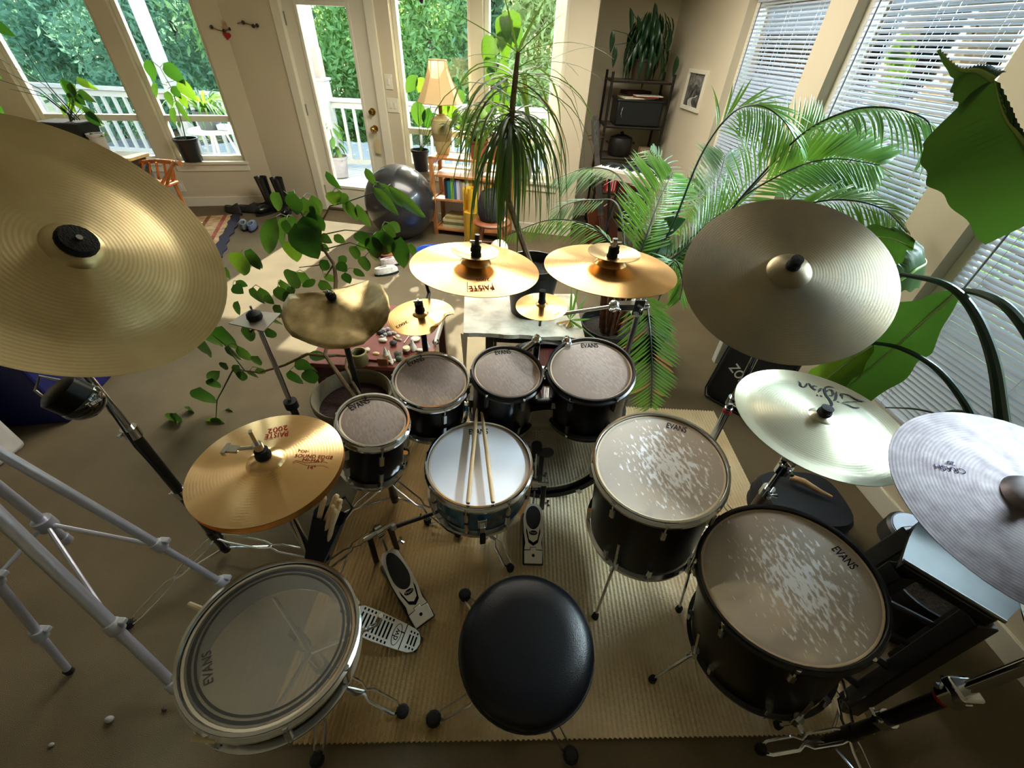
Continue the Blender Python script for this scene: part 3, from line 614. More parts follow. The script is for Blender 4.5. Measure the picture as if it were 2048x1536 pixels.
for st in STK:
    ps = []
    for x, y, _ in st:
        q = p0
        for _i in range(5): q = PL(1560 + x / 8, 680 + y / 8, zi_c + nn * onsurf(zi, wm(zi).inverted() @ V(q)), nn)
        ps.append(q)
    ps = catmull(ps, 3 * len(ps)) if len(ps) > 2 else ps; st = [(0, 0, w_) for w_ in np.interp(np.linspace(0, 1, len(ps)), np.linspace(0, 1, len(st)), [q[2] for q in st])]; wd = [max(q, 8) / 8 * mpp(ps[0]) * .72 for _, _, q in st]; L_, R2_ = [], []
    for i, p in enumerate(ps):
        p = p + nn * .0004; d = (ps[min(i + 1, len(ps) - 1)] - ps[max(i - 1, 0)]).normalized(); s = d.cross(nn) * wd[i]; L_.append(p + s); R2_.append(p - s)
    k = len(ps); mb.add(L_ + R2_, [(i, i + 1, k + i + 1, k + i) for i in range(k - 1)])
part('lettering', mb, BLACKINK, zi)
# bent cymbal: a crumpled sheet with one wing folded up along a crease
O_ = [(578, 588, .862), (620, 583, .876), (664, 579, .880), (700, 571, .876), (738, 560, .872), (716, 628, .842), (748, 668, .808), (726, 688, .798), (692, 697, .792), (655, 698, .790), (622, 689, .792), (584, 673, .798), (570, 656, .806), (562, 634, .822), (566, 608, .844)]
W_ = [(762, 570, .902), (776, 592, .906), (780, 618, .896), (774, 642, .872), (762, 658, .844)]
Bc = Z(664, 594, .874); op_ = [Z(*q) for q in O_]; wp_ = [Z(*q) for q in W_]; kk_ = Z(690, 655, .818); kl_ = Z(610, 635, .834); km_ = Z(650, 650, .822); kr_ = Z(752, 615, .876)
tr_c = Bc; trN = ((op_[3] - Bc).cross(op_[0] - Bc)).normalized(); trN = (V((0, -.5, .85))).normalized()
tr = thing('bent_cymbal', 'crumpled folded bronze cymbal above the clay pot plant', 'cymbal', Bc)
vs = [Bc, kk_, kl_, km_, kr_] + op_ + wp_; o5 = 5; P = lambda i: o5 + i; Wg = lambda i: o5 + 15 + i
fs = [(0, P(1), P(2)), (0, P(2), P(3)), (0, P(3), P(4)), (0, P(4), P(5)), (0, P(5), 1), (1, P(5), P(6)), (1, P(6), P(7)), (1, P(7), P(8)), (1, P(8), P(9), 3), (0, 1, 3), (0, 3, 2), (3, P(9), P(10), 2), (2, P(10), P(11)), (2, P(11), P(12)), (2, P(12), P(13)), (2, P(13), P(14)), (2, P(14), P(0)), (0, 2, P(0)), (0, P(0), P(1)),
      (4, P(5), P(4)), (4, P(4), Wg(0)), (4, Wg(0), Wg(1)), (4, Wg(1), Wg(2)), (4, Wg(2), Wg(3)), (4, Wg(3), Wg(4)), (4, Wg(4), P(6)), (4, P(6), P(5))]
mb = MB(); mb.add(vs, [f[::-1] for f in fs]); sh = part('sheet', mb, TRASHM, tr); sh.data.polygons.foreach_set('use_smooth', [True] * len(sh.data.polygons)); sh.data.set_sharp_from_angle(angle=radians(38))
sd_ = sh.modifiers.new('sub', 'SUBSURF'); sd_.subdivision_type = 'SIMPLE'; sd_.levels = sd_.render_levels = 2; so = sh.modifiers.new('thick', 'SOLIDIFY'); so.thickness = .0018
mb = MB(); mb.lathe([(.0005, -.004), (.016, -.004), (.018, .006), (.017, .022), (.014, .03), (.0005, .03)], 18, frame(Bc, trN)); part('felt_washer', mb, FELT, tr)
mb = MB(); mb.cyl(Bc + trN * .02, Bc + trN * .048, .004, 8); mb.cyl(Bc + trN * .036 - V((.018, 0, 0)), Bc + trN * .036 + V((.018, 0, 0)), .0045, 8); part('wing_nut', mb, CHROME, tr)

# ---- sticks on the snare
def stick(label, tip, butt, z0, z1, group='drum sticks on the snare'):
    a = Z(*tip, z1); b = Z(*butt, z0); d = a - b; L = d.length; M = align(b, d); mb = MB()
    pr = [(.0005, 0), (.006, .0), (.0072, .004), (.0072, L * .72), (.0050, L * .93), (.0034, L - .012), (.005, L - .006), (.0036, L - .001), (.0005, L)]
    t = thing('drum_stick', label, 'drumstick', M=M, group=group); mb.lathe(pr, 12, Matrix.Rotation(radians(-90), 4, 'X')); part('shaft', mb, STICKW, t, True)
    mb = MB(); mb.lathe([(.0005, -.0006), (.0056, -.0006), (.0064, .0008)], 12, Matrix.Rotation(radians(-90), 4, 'X')); part('butt_end', mb, mat('worn_wood_end', (120, 78, 52), .6), t, True)
stick('left drum stick lying across the white snare head', (955, 812), (936, 1007), .536, .552)
stick('right drum stick lying across the white snare head', (962, 812), (986, 1005), .536, .554)

# ---- stands
def brace_leg(t, hub, foot, lo, wid=.016, foot_r=.012, m=CHROME):
    """double braced tripod leg: two flat strips that bulge apart, rubber foot"""
    hub, foot, lo = V(hub), V(foot), V(lo); d = foot - hub; s = d.cross(V((0, 0, 1))).normalized(); mb = MB()
    for sg in (-1, 1):
        pts = [hub + d * u + s * sg * wid * b for u, b in ((0, .5), (.12, 1), (.42, 1), (.5, .35), (.58, 1), (.88, 1), (1, .35))]
        mb.tube(pts, .0048, 6, flat=.55)
    lg = part('leg', mb, m, t); mb = MB(); mb.cyl(lo, hub + d * .5, .0042, 6); part('brace', mb, m, lg)
    mb = MB(); mb.lathe([(.0005, -foot.z + .0065), (foot_r, -foot.z + .0065), (foot_r * 1.2, .012), (foot_r * .8, .024), (.0005, .026)], 12, Matrix.Translation(foot)); part('rubber_foot', mb, RUBBER, lg)
def tripod(t, x, y, hubz, feet, m=CHROME, foot_r=.014, wid=.016):
    for fx, fy in feet: brace_leg(t, (x, y, hubz), (fx, fy, .014), (x, y, hubz * .35), wid, foot_r, m)
    mb = MB(); mb.cyl((x, y, hubz - .02), (x, y, hubz + .03), .02, 14); part('leg_collar', mb, BLACKM, t)
    mb = MB(); mb.cyl((x, y, hubz * .32), (x, y, hubz * .42), .018, 12); part('leg_collar', mb, BLACKM, t)
def wing(mb, p, d, s=.02):
    p = V(p); d = V(d).normalized(); mb.cyl(p, p + d * s, .006, 8); u = V((0, 0, 1)).cross(d).normalized()
    for g in (-1, 1): mb.tube([p + d * s, p + d * s * 1.3 + u * g * s * .9], [.004, .007], 6)
def pole(t, x, y, z0, z1, r, m=CHROME, name='pole'):
    mb = MB(); mb.cyl((x, y, z0), (x, y, z1), r, 14); return part(name, mb, m, t)
def collar(t, x, y, z, r=.02, d=(-1, -.3, 0), m=CHROME):
    mb = MB(); mb.cyl((x, y, z - .018), (x, y, z + .018), r, 14); wing(mb, (x, y, z), d); return part('height_clamp', mb, m, t)
# china stand
x, y = -1.115, .80
t = thing('cymbal_stand', 'tall boom stand with black pole carrying the huge china cymbal', 'stand', (x, y, 0), group='cymbal stands')
tripod(t, x, y, .14, [(-1.31, .52), (-.72, .80), (-1.28, 1.12)])
pole(t, x, y, .03, .72, .0155, BLACKM); pole(t, x, y, .72, 1.17, .0115); collar(t, x, y, .72, .021); collar(t, x, y, .42, .02, (-1, .2, 0))
tilt = V((x, y, 1.17)); mb = MB(); mb.ball(tilt, .024, 12); wing(mb, tilt, (-1, -.4, 0)); part('tilter', mb, CHROME, t)
back = CH_C - CH_N.normalized() * .03; mb = MB(); mb.tube([tilt, back], .009, 8); mb.cyl(back, CH_C + CH_N.normalized() * .05, .005, 8); part('boom_arm', mb, CHROME, t)
mb = MB(); mb.tube([(x + .012, y - .015, 1.1), (x + .03, y - .025, .9), (x + .004, y - .022, .68), (x + .018, y - .018, .4), (x + .02, y - .016, .15)], .0028, 6); part('cable', mb, BLACKP, t)
# cowbell-like small black drum hung on the same stand
cb = Z(142, 794, 1.0); t = thing('cowbell', 'glossy black cowbell with white lettering clamped under the china cymbal', 'cowbell', cb)
d = (Z(182, 812, .965) - cb).normalized(); mb = MB(); Mc = frame(cb, d, (0, 0, 1)); k_ = .62; mb.lathe([(r * k_, z * k_) for r, z in ((.0005, -.05), (.055, -.05), (.068, -.04), (.068, .02), (.0005, .022))], 28, Mc); part('bell_body', mb, SHELLB, t)
mb = MB(); mb.lathe([(r * k_, z * k_) for r, z in ((.058, .015), (.070, .02), (.072, .035), (.062, .065), (.038, .088), (.0005, .095))], 28, Mc); part('dome', mb, mat('gloss_black', (6, 7, 14), .08, 0, .05, coat=1), t)
vd = (C0 - cb).normalized(); text('Tama', PL(177, 815, cb + vd * .085, vd), PL(205, 799, cb + vd * .085, vd), vd, WHITEINK, t, lift=.001, bold=.03)
mb = MB(); mb.tube([cb + V((-.02, .02, .03)), cb + V((-.06, .02, .04)), cb + V((-.07, 0, .015)), cb + V((-.045, -.01, -.01))], .003, 6); part('wire_clamp', mb, STEEL, t)
mb = MB(); mb.bar(cb + V((.0, .02, .02)), V((-1.115, .80, 1.0)), .016, .012); part('mount_bracket', mb, BRASS, t)
# hi-hat stand
hx, hy = -.612, .63
t = thing('hi_hat_stand', 'chrome hi-hat stand with slotted foot pedal beside the side snare', 'stand', (hx, hy, 0))
pole(t, hx, hy, .04, .62, .0145); pole(t, hx, hy, .6, .775, .009); collar(t, hx, hy, .62)
for fx, fy in ((-.92, .62), (-.55, .93)): brace_leg(t, (hx, hy, .26), (fx, fy, .014), (hx, hy, .1))
def arc(c, a0, a1, r, n=7): return [(c[0] + r * cos(a0 + (a1 - a0) * i / (n - 1)), c[1] + r * sin(a0 + (a1 - a0) * i / (n - 1))) for i in range(n)]
PEDM = mat('cast_aluminium', (226, 224, 216), .36, .75, .05)
def pedframe(heel, toe, z_h, z_t):
    h, k = V(heel), V(toe); h = V((h.x, h.y, z_h)); k = V((k.x, k.y, z_t)); d = k - h; return align(h, d, (0, 0, 1)), d.length
h, k = Z(838, 1288, .025), Z(700, 1232, .12)
Mp, Lp = pedframe(h, k, .022, .12)
out = arc((0, .038), pi + .2, 2 * pi - .2, .038) + [(.041, .07), (.046, .16), (.044, Lp - .03), (.03, Lp), (-.03, Lp), (-.044, Lp - .03), (-.046, .16), (-.041, .07)]
mb = MB(); mb.prism(out, 0, .009, Mp); pd = part('footboard', mb, PEDM, t, smooth=False)
mb = MB()
for r in range(9):
    yy = .115 + r * .0135
    if yy < Lp - .02: mb.box((0, yy, .0095), (.05, .0062, .001), Mp); [mb.box((sx, yy, .0095), (.008, .0062, .001), Mp) for sx in (-.036, .036)]
for yy in (.018, .03, .042): mb.box((0, yy, .0095), (.03, .0055, .001), Mp); [mb.box((sx, yy, .0095), (.0065, .0055, .001), Mp) for sx in (-.024, .024)]
part('slots', mb, BLACKINK, pd, smooth=False, kind='stuff')
mb = MB(); mb.box((0, .063, .0098), (.08, .003, .0012), Mp); mb.box((.012, .070, .0098), (.003, .016, .0012), Mp); part('hinge_line', mb, BLACKINK, pd, smooth=False)
a, b = Mp @ V((-.03, .088, .0105)), Mp @ V((.03, .088, .0105)); text('dw', Mp @ V((-.018, .08, .0095)), Mp @ V((.018, .08, .0095)), Mp.col[2].to_3d(), BLACKINK, pd)
mb = MB(); mb.tube([Mp @ V((.034 * cos(q), .087 + .014 * sin(q), .0105)) for q in np.linspace(0, 2 * pi, 20)[:-1]], .0009, 4, closed=True); part('logo_ring', mb, BLACKINK, pd)
hb = V((h.x, h.y, 0)); mb = MB(); mb.bar((h.x, h.y, .013), (hx + .03, hy - .01, .013), .05, .012); part('base_plate', mb, BLACKM, t, bev=.002)
# bass pedals
def pedal(label, heelpx, toepx, beater=None):
    h, k = Z(*heelpx, .02), Z(*toepx, .08); t = thing('bass_pedal', label, 'pedal', (h.x, h.y, 0), group='bass drum pedals'); M, L = pedframe(h, k, .02, .085)
    mb = MB(); mb.bar((h.x, h.y, .0125), (k.x, k.y, .0125), .085, .010); part('base_plate', mb, BLACKM, t, bev=.003)
    mb = MB(); mb.prism([(-.036, 0), (.036, 0), (.038, .05), (.012, .052), (.012, .062), (-.012, .062), (-.012, .052), (-.038, .05)], 0, .012, M); hl = part('heel_plate', mb, PEDM, t, bev=.002, smooth=False)
    mb = MB(); mb.add(*_cylv((0, .03, .0125), (0, .03, .0135), .006, 12), M); part('screw', mb, BLACKINK, hl)
    fp = [(-.037, .054), (-.013, .054), (-.013, .064), (.013, .064), (.013, .054), (.037, .054), (.033, .08), (.040, .13), (.042, .18), (.036, L - .02), (.02, L), (-.02, L), (-.036, L - .02), (-.042, .18), (-.040, .13), (-.033, .08)]
    mb = MB(); mb.prism(fp, 0, .010, M); fb = part('footboard', mb, PEDM, t, smooth=False)
    mb = MB(); mb.prism([(.032 * cos(q), .19 + (.055 if sin(q) < 0 else L - .2) * sin(q)) for q in np.linspace(0, 2 * pi, 25)[:-1]], .0102, .0118, M); part('grip_pad', mb, BLACKP, fb, smooth=False)
    vs = [(-.029, .145), (-.017, .093), (0, .082), (.017, .093), (.029, .145), (.030, .125), (.020, .082), (0, .068), (-.020, .082), (-.030, .125)]
    mb = MB(); mb.prism(vs, .0102, .0113, M); part('black_chevron', mb, BLACKINK, fb, smooth=False)
    mb = MB(); mb.prism([(.018 * cos(q), .121 + .0095 * sin(q)) for q in np.linspace(0, 2 * pi, 21)[:-1]], .0102, .0112, M); part('logo_oval', mb, BLACKINK, fb, smooth=False)
    text('Pearl', M @ V((-.013, .117, .0112)), M @ V((.013, .117, .0112)), M.col[2].to_3d(), mat('silver_print', (190, 190, 186), .4), fb, lift=.0004)
    ax = M.col[0].to_3d(); kk = V((k.x, k.y, 0)) + V(M.col[1][:2] + (0,)).normalized() * .03 if False else V((k.x, k.y, 0)) + (V((k.x, k.y, 0)) - V((h.x, h.y, 0))).normalized() * .03
    mb = MB()
    for s in (-1, 1): mb.bar(kk + ax * .045 * s + V((0, 0, .01)), kk + ax * .04 * s + V((0, 0, .20)), .016, .022)
    part('frame_post', mb, BLACKM, t, bev=.003)
    mb = MB(); mb.cyl(kk - ax * .06 + V((0, 0, .195)), kk + ax * .06 + V((0, 0, .195)), .009, 10); mb.cyl(kk - ax * .012 + V((0, 0, .195)), kk + ax * .012 + V((0, 0, .195)), .026, 16); part('cam_axle', mb, CHROME, t)
    mb = MB(); mb.tube([kk + V((0, 0, .17)) - (kk - V((h.x, h.y, 0))).normalized() * .024, V((k.x, k.y, .095))], .0045, 6); part('drive_chain', mb, STEEL, t)
    mb = MB(); wing(mb, kk + ax * .05 + V((0, 0, .05)), ax, .018); part('clamp_screw', mb, CHROME, t)
    return t, kk, ax
p1, kA, axA = pedal('main bass drum pedal straight in front of the black throne', (1066, 1128), (1066, 1010))
p2, kB, axB = pedal('slave bass drum pedal angled beside the slotted hi-hat footboard', (850, 1245), (775, 1105))
q = kA + V((0, 0, .195)); dd = V((.0, .10, .13)); mb = MB(); mb.cyl(q, q + dd * .95, .004, 8); part('beater_shaft', mb, CHROME, p1)
mb = MB(); e = q + dd; mb.cyl(e - V((0, .028, 0)), e + V((0, .018, 0)), .022, 16); part('beater_head', mb, FELT, p1)
t = thing('pedal_link_shaft', 'black linkage rod joining the two bass drum pedals', 'rod', kB + V((0, 0, .16)))
a = kB + V((.05, .02, .195)); b = kA + V((-.06, 0, .195)); mb = MB(); mb.cyl(a, a + (b - a) * .62, .0085, 10); mb.cyl(a + (b - a) * .6, b, .0062, 8); part('rod', mb, BLACKM, t)
for e in (a, b):
    mb = MB(); mb.ball(e, .014, 10); mb.cyl(e - V((.0, .0, .012)), e + V((0, 0, .016)), .007, 8); part('universal_joint', mb, STEEL, t)
for u in (.2, .55):
    e = a + (b - a) * u; mb = MB(); mb.cyl(e + V((0, 0, .008)), e + V((0, 0, .022)), .0045, 6); part('key_screw', mb, CHROME, t)
# tom stand for the two chrome toms
x, y = -.50, 1.06
t = thing('tom_stand', 'tripod stand holding the two chrome hoop toms', 'stand', (x, y, 0))
tripod(t, x, y, .2, [(-.79, .87), (-.20, .93), (-.52, 1.36)]); pole(t, x, y, .04, .55, .016, BLACKM); collar(t, x, y, .45)
mb = MB(); mb.tube([(x, y, .55), (x + .02, y - .02, .60), V((-.421, .886, .741)) - n_(.191, -.037, .981) * .09 + V((-.02, .1, 0))], .009, 8); part('tom_arm', mb, CHROME, t)
mb = MB(); mb.tube([(x, y, .55), (x + .03, y + .03, .6), V((-.289, 1.126, .715)) - n_(.103, -.127, .987) * .09 + V((-.125, .02, 0))], .009, 8); part('tom_arm', mb, CHROME, t)
# snare stand
x, y = -.095, .93
t = thing('snare_stand', 'chrome basket stand under the white snare drum', 'stand', (x, y, 0))
tripod(t, x, y, .2, [(.03, .79), (-.34, .98), (.04, 1.22)]); pole(t, x, y, .05, .28, .014); mb = MB()
for k in range(3):
    a = radians(-80 + 120 * k); mb = MB(); c, s = cos(a), sin(a)
    mb.tube([(x, y, .28), (x + c * .1, y + s * .1, .30), (x + c * .187, y + s * .187, .318), (x + c * .197, y + s * .197, .352)], [.008, .006, .006, .007], 8); part('basket_arm', mb, CHROME, t)
mb = MB(); wing(mb, (x, y, .25), (1, -.4, 0), .03); part('height_clamp', mb, CHROME, t)
# side snare stand
x, y = -.50, .36
t = thing('snare_stand', 'chrome stand under the side snare with a bowed double strip leg', 'stand', (x, y, 0))
ftp = Z(806, 1424, .014); f2 = Z(636, 1520, .014)
tripod(t, x, y, .24, [(ftp.x, ftp.y), (f2.x, f2.y), (-.72, .52)], foot_r=.017); pole(t, x, y, .05, .38, .013)
for k in range(3):
    a = radians(20 + 120 * k); c, s = cos(a), sin(a); mb = MB()
    mb.tube([(x, y, .38), (x + c * .1, y + s * .1, .40), (x + c * .18, y + s * .18, .425), (x + c * .196, y + s * .196, .47)], [.008, .006, .006, .007], 8); part('basket_arm', mb, CHROME, t)
for px_, dd in (((378, 1208), (-.03, .012, .0)), ((385, 1476), (-.035, 0, 0))):
    p = Z(*px_, .575); mb = MB(); mb.cyl(p, p + V((.045, -.012 if px_[1] < 1300 else .0, -.004)), .006, 8, .007); part('strainer_lever', mb, mat('cream_plastic', (214, 196, 160), .4), sside)
# ride stand
q = Z(1450, 830, .56); x, y = q.x, q.y
t = thing('cymbal_stand', 'chrome boom stand with red tape ring holding the dark ride cymbal', 'stand', (x, y, 0), group='cymbal stands')
tripod(t, x, y, .2, [(x + .25, y - .16), (x + .1, y + .28), (x - .28, y + .05)]); pole(t, x, y, .04, .6, .0155); pole(t, x, y, .6, 1.0, .012); collar(t, x, y, .635, .02, (-.3, -1, 0))
mb = MB(); mb.cyl((x, y, .578), (x, y, .592), .0165, 14); part('tape_ring', mb, mat('red_tape', (170, 30, 34), .5), t)
rb = ri_c - ri_n.normalized() * .02; mb = MB(); mb.tube([(x, y, 1.0), (x, y, 1.03), rb - V((0, 0, .03)), rb + ri_n.normalized() * .06], .0085, 8); part('boom_arm', mb, CHROME, t)
# pale china stand
x, y = zi_c.x, zi_c.y
t = thing('cymbal_stand', 'straight chrome stand under the pale china cymbal', 'stand', (x, y, 0), group='cymbal stands')
tripod(t, x, y, .2, [(x + .24, y + .15), (x - .24, y + .2), (x + .05, y - .3)]); pole(t, x, y, .04, .5, .0165, mat('dusty_steel', (120, 108, 98), .4, 1)); pole(t, x, y, .5, .83, .010)
collar(t, x, y, .67, .023, (-.7, -.6, 0)); collar(t, x, y, .62, .021, (.8, -.4, 0)); collar(t, x, y, .5, .02, (.3, -1, 0))
# stand of the right crash
a = Z(1770, 1440, .33); x, y = a.x, a.y
t = thing('cymbal_stand', 'dark boom stand with a chrome clamp at the lower right corner', 'stand', (x, y, 0), group='cymbal stands')
tripod(t, x, y, .17, [(x - .20, y - .02), (x + .16, y + .2), (x + .1, y - .26)]); pole(t, x, y, .03, .56, .016, BLACKM); pole(t, x, y, .56, .8, .012); collar(t, x, y, .33, .021, (-1, .3, 0)); collar(t, x, y, .575, .027, (-.4, .7, 0))
mb = MB(); mb.box((x, y, .6), (.05, .05, .03)); part('clamp_block', mb, CHROME, t, bev=.006)
mb = MB(); mb.cyl((x, y, .537), (x, y, .545), .0168, 14); part('tape_ring', mb, mat('red_tape', (170, 30, 34)), t)
rb = cr_c - cr_n.normalized() * .01; mb = MB(); mb.tube([(x, y, .8), rb - V((0, 0, .06)), rb + cr_n.normalized() * .02, rb + cr_n.normalized() * .07], .009, 8); part('boom_arm', mb, CHROME, t)
# middle stands behind the toms
x, y = sl_c.x, sl_c.y + .005
t = thing('cymbal_stand', 'black stand behind the red table carrying splash and printed crash', 'stand', (x, y, 0), group='cymbal stands')
tripod(t, x, y, .22, [(x - .2, y + .2), (x + .2, y + .22), (x + .02, y - .24)]); pole(t, x, y, .05, .86, .0115, BLACKM); collar(t, x, y, .55, .018)
e = V((x + .0, y + .03, .80)); pb = pa_c - pa_n.normalized() * .02
mb = MB(); mb.tube([(x, y, .79), (x - .0, y + .16, .84), (x - .02, y + .14, .98), pb - V((.0, -.02, .06)), pb, pa_c + pa_n.normalized() * .10], .0075, 8); part('boom_arm', mb, BLACKM, t)
q = Z(1272, 640, .78); x, y = q.x, q.y
t = thing('cymbal_stand', 'chrome stand with a long bar and clamps behind the larger rack tom', 'stand', (x, y, 0), group='cymbal stands')
tripod(t, x, y, .22, [(x + .2, y + .2), (x + .22, y - .14), (x - .22, y + .1)]); pole(t, x, y, .05, .80, .0115, STEEL)
ca, cb2 = Z(1275, 610, .83), Z(1228, 612, .83); ce = sr_c + V((.0, 0, -.05))
mb = MB(); mb.bar(ca + V((.04, 0, .0)), cb2, .034, .03); mb.box(ca, (.045, .05, .07)); mb.ball(cb2, .026, 12); wing(mb, ca, (.6, -.8, 0), .03); wing(mb, cb2, (0, -1, 0), .025); part('multi_clamp', mb, CHROME, t, bev=.003)
mb = MB(); mb.cyl(cb2, ce, .0075, 10); part('cross_bar', mb, CHROME, t); mb = MB(); mb.cyl(ce - V((0, 0, .04)), sr_c + V((0, 0, .01)), .006, 8); mb.ball(ce, .018, 10); part('tilter', mb, CHROME, t)
rb = cc_c - V((0, 0, .02)); mb = MB(); mb.tube([ca, ca + V((0, -.01, .1)), rb - V((-.03, -.03, .08)), rb, cc_c + V((0, 0, .09))], .008, 8); part('boom_arm', mb, CHROME, t)
x, y = tr_c.x, tr_c.y + .01
t = thing('cymbal_stand', 'black straight stand standing in front of the terracotta pot', 'stand', (x, y, 0), group='cymbal stands')
tripod(t, x, y, .2, [(x - .19, y + .16), (x + .1, y + .20), (x + .08, y - .2)], foot_r=.012); pole(t, x, y, .05, .87, .0125, BLACKM)
# square metal plate on a chrome pole
pc = Z(512, 640, .86); x, y = pc.x, pc.y
t = thing('cymbal_stand', 'chrome pole topped by a thin square steel plate and black knob', 'stand', (x, y, 0), group='cymbal stands')
tripod(t, x, y, .2, [(x - .2, y + .1), (x + .18, y + .12), (x, y - .22)]); pole(t, x, y, .04, .46, .0145, BLACKM); pole(t, x, y, .46, .84, .0095); mb = MB(); mb.cyl((x, y, .44), (x, y, .475), .026, 16); part('height_clamp', mb, RUBBER, t)
mb = MB(); wing(mb, (x, y, .825), (-1, -.2, 0), .02); mb.ball((x, y, .83), .015, 10); part('tilter', mb, mat('bronze_metal', (96, 74, 52), .4, 1), t)
cs = [Z(458, 648, .86), Z(528, 664, .86), Z(562, 628, .865), Z(498, 622, .865)]
t2 = thing('steel_plate', 'thin square steel plate with a black knob, mounted on a chrome pole', 'plate', pc); mb = MB(); mb.add(cs + [c + V((0, 0, .0035)) for c in cs], [(3, 2, 1, 0), (4, 5, 6, 7), (0, 1, 5, 4), (1, 2, 6, 5), (2, 3, 7, 6), (3, 0, 4, 7)]); part('sheet', mb, mat('dull_steel', (168, 160, 150), .45, .9, .06), t2, smooth=False)
mb = MB(); mb.lathe([(.0005, .003), (.022, .003), (.026, .012), (.024, .026), (.012, .036), (.0005, .038)], 18, Matrix.Translation(pc)); part('knob', mb, RUBBER, t2)
mb = MB(); mb.cyl(pc + V((0, 0, .03)), pc + V((0, 0, .055)), .004, 8); part('screw_tip', mb, CHROME, t2)
# throne
sc, sn = V((.071, .373, .514)), V((-.005, -.049, .999))
t = thing('drum_throne', 'round black padded drum throne in the foreground', 'stool', (.071, .373, 0))
mb = MB(); mb.lathe([(.0005, .006), (.09, .004), (.135, -.002), (.158, -.014), (.169, -.034), (.171, -.06), (.166, -.078), (.150, -.088), (.0005, -.088)], 64, frame(sc + V((0, 0, .004)), sn)); part('seat', mb, mat('black_vinyl', (4, 6, 12), .34, 0, .1, 20, .12, 420, spec=.32), t)
mb = MB(); mb.tube([frame(sc, sn) @ V((.172 * cos(a), .172 * sin(a), -.06)) for a in np.linspace(0, 2 * pi, 49)[:-1]], .003, 6, closed=True); part('seat_piping', mb, BLACKP, t)
mb = MB(); mb.cyl((.071, .373, .05), (.071, .373, .43), .014, 12); mb.cyl((.071, .373, .42), (.071, .373, .435), .07, 16); part('post', mb, CHROME, t)
for px_ in ((868, 1440), (1140, 1512), (930, 1192)):
    q = Z(*px_, .014); brace_leg(t, (.071, .373, .3), (q.x, q.y, .018), (.071, .373, .1), .014, .02)
# white tripod at the left
ALU = mat('pale_aluminium', (188, 190, 206), .35, .55, .04)
fa, fb_, fc = Z(505, 1200, .015), Z(392, 1412, .015), Z(138, 1342, .015)
ax_ = (fa + fb_ + fc) / 3 + V((-.55, -.03, 0)); apex = V((-1.36, .62, 1.02))
t = thing('camera_tripod', 'pale aluminium tripod with braced tube legs at the left edge', 'tripod', (apex.x, apex.y, 0))
mb = MB(); mb.cyl((apex.x, apex.y, .42), apex + V((0, 0, .1)), .013, 14); mb.cyl((apex.x, apex.y, .40), (apex.x, apex.y, .425), .016, 14); part('centre_column', mb, ALU, t)
mb = MB(); mb.cyl(apex - V((0, 0, .05)), apex + V((0, 0, .03)), .045, 16); part('leg_crown', mb, ALU, t)
def tleg(f, joints, wds):
    top = apex + (V((f.x, f.y, apex.z)) - apex).normalized() * .04; d = f - top
    mb = MB(); mb.cyl(top, top + d * joints[0], wds[0], 12); lg = part('leg', mb, ALU, t)
    mb = MB(); mb.cyl(top + d * joints[0], top + d * joints[1], wds[1], 12); part('leg_section', mb, ALU, lg)
    mb = MB(); mb.cyl(top + d * joints[1], f, wds[2], 12); part('leg_section', mb, ALU, lg)
    for j in joints:
        e = top + d * j; mb = MB(); dn = d.normalized(); mb.cyl(e - dn * .02, e + dn * .018, wds[0] + .005, 10); mb.box(e + V((.012, .012, .01)), (.03, .018, .016)); part('leg_lock', mb, mat('pale_plastic', (176, 178, 184), .5), lg, bev=.003)
    mb = MB(); mb.cyl(f + V((0, 0, .012)), f - V((0, 0, .008)), .012, 10); part('rubber_foot', mb, RUBBER, lg)
    b = top + d * joints[0]; mb = MB(); mb.cyl((apex.x, apex.y, .5), b, .006, 8); part('brace', mb, ALU, lg)
tleg(fa, (.62, .86), (.0125, .0095, .008)); tleg(fb_, (.66, .9), (.0155, .013, .011)); tleg(fc, (.55, .8), (.0135, .0115, .010))
mb = MB(); mb.cyl((apex.x, apex.y, .48), (apex.x, apex.y, .52), .024, 12); part('brace_hub', mb, ALU, t)
# stick bag with sticks
bt, bb = Z(660, 1030, .60), Z(628, 1125, .36); t = thing('stick_bag', 'black stick bag hung on the hi-hat stand', 'bag', bb); dn = (bt - bb).normalized(); Ms = align(bb, dn, (0, -1, .2)); mb = MB()
L = (bt - bb).length; pr = [(-.035, -.02), (.035, -.02), (.04, 0), (.035, .02), (-.035, .02), (-.04, 0)]
n6 = 6; vs = []
for yy, s in ((0, .75), (L * .5, .95), (L, 1.12)): vs += [(x * s, yy, z * s) for x, z in pr]
mb.add(vs, [(i, (i + 1) % 6, 6 + (i + 1) % 6, 6 + i) for i in range(6)] + [(6 + i, 6 + (i + 1) % 6, 12 + (i + 1) % 6, 12 + i) for i in range(6)] + [(5, 4, 3, 2, 1, 0)], Ms); part('pouch', mb, FELT, t, smooth=False)
mb = MB(); mb.tube([Ms @ V((.04, L, 0)), Ms @ V((.05, L + .05, -.01)), Ms @ V((.02, L + .07, -.02)), Ms @ V((-.03, L, 0))], .004, 6); part('strap', mb, FELT, t)
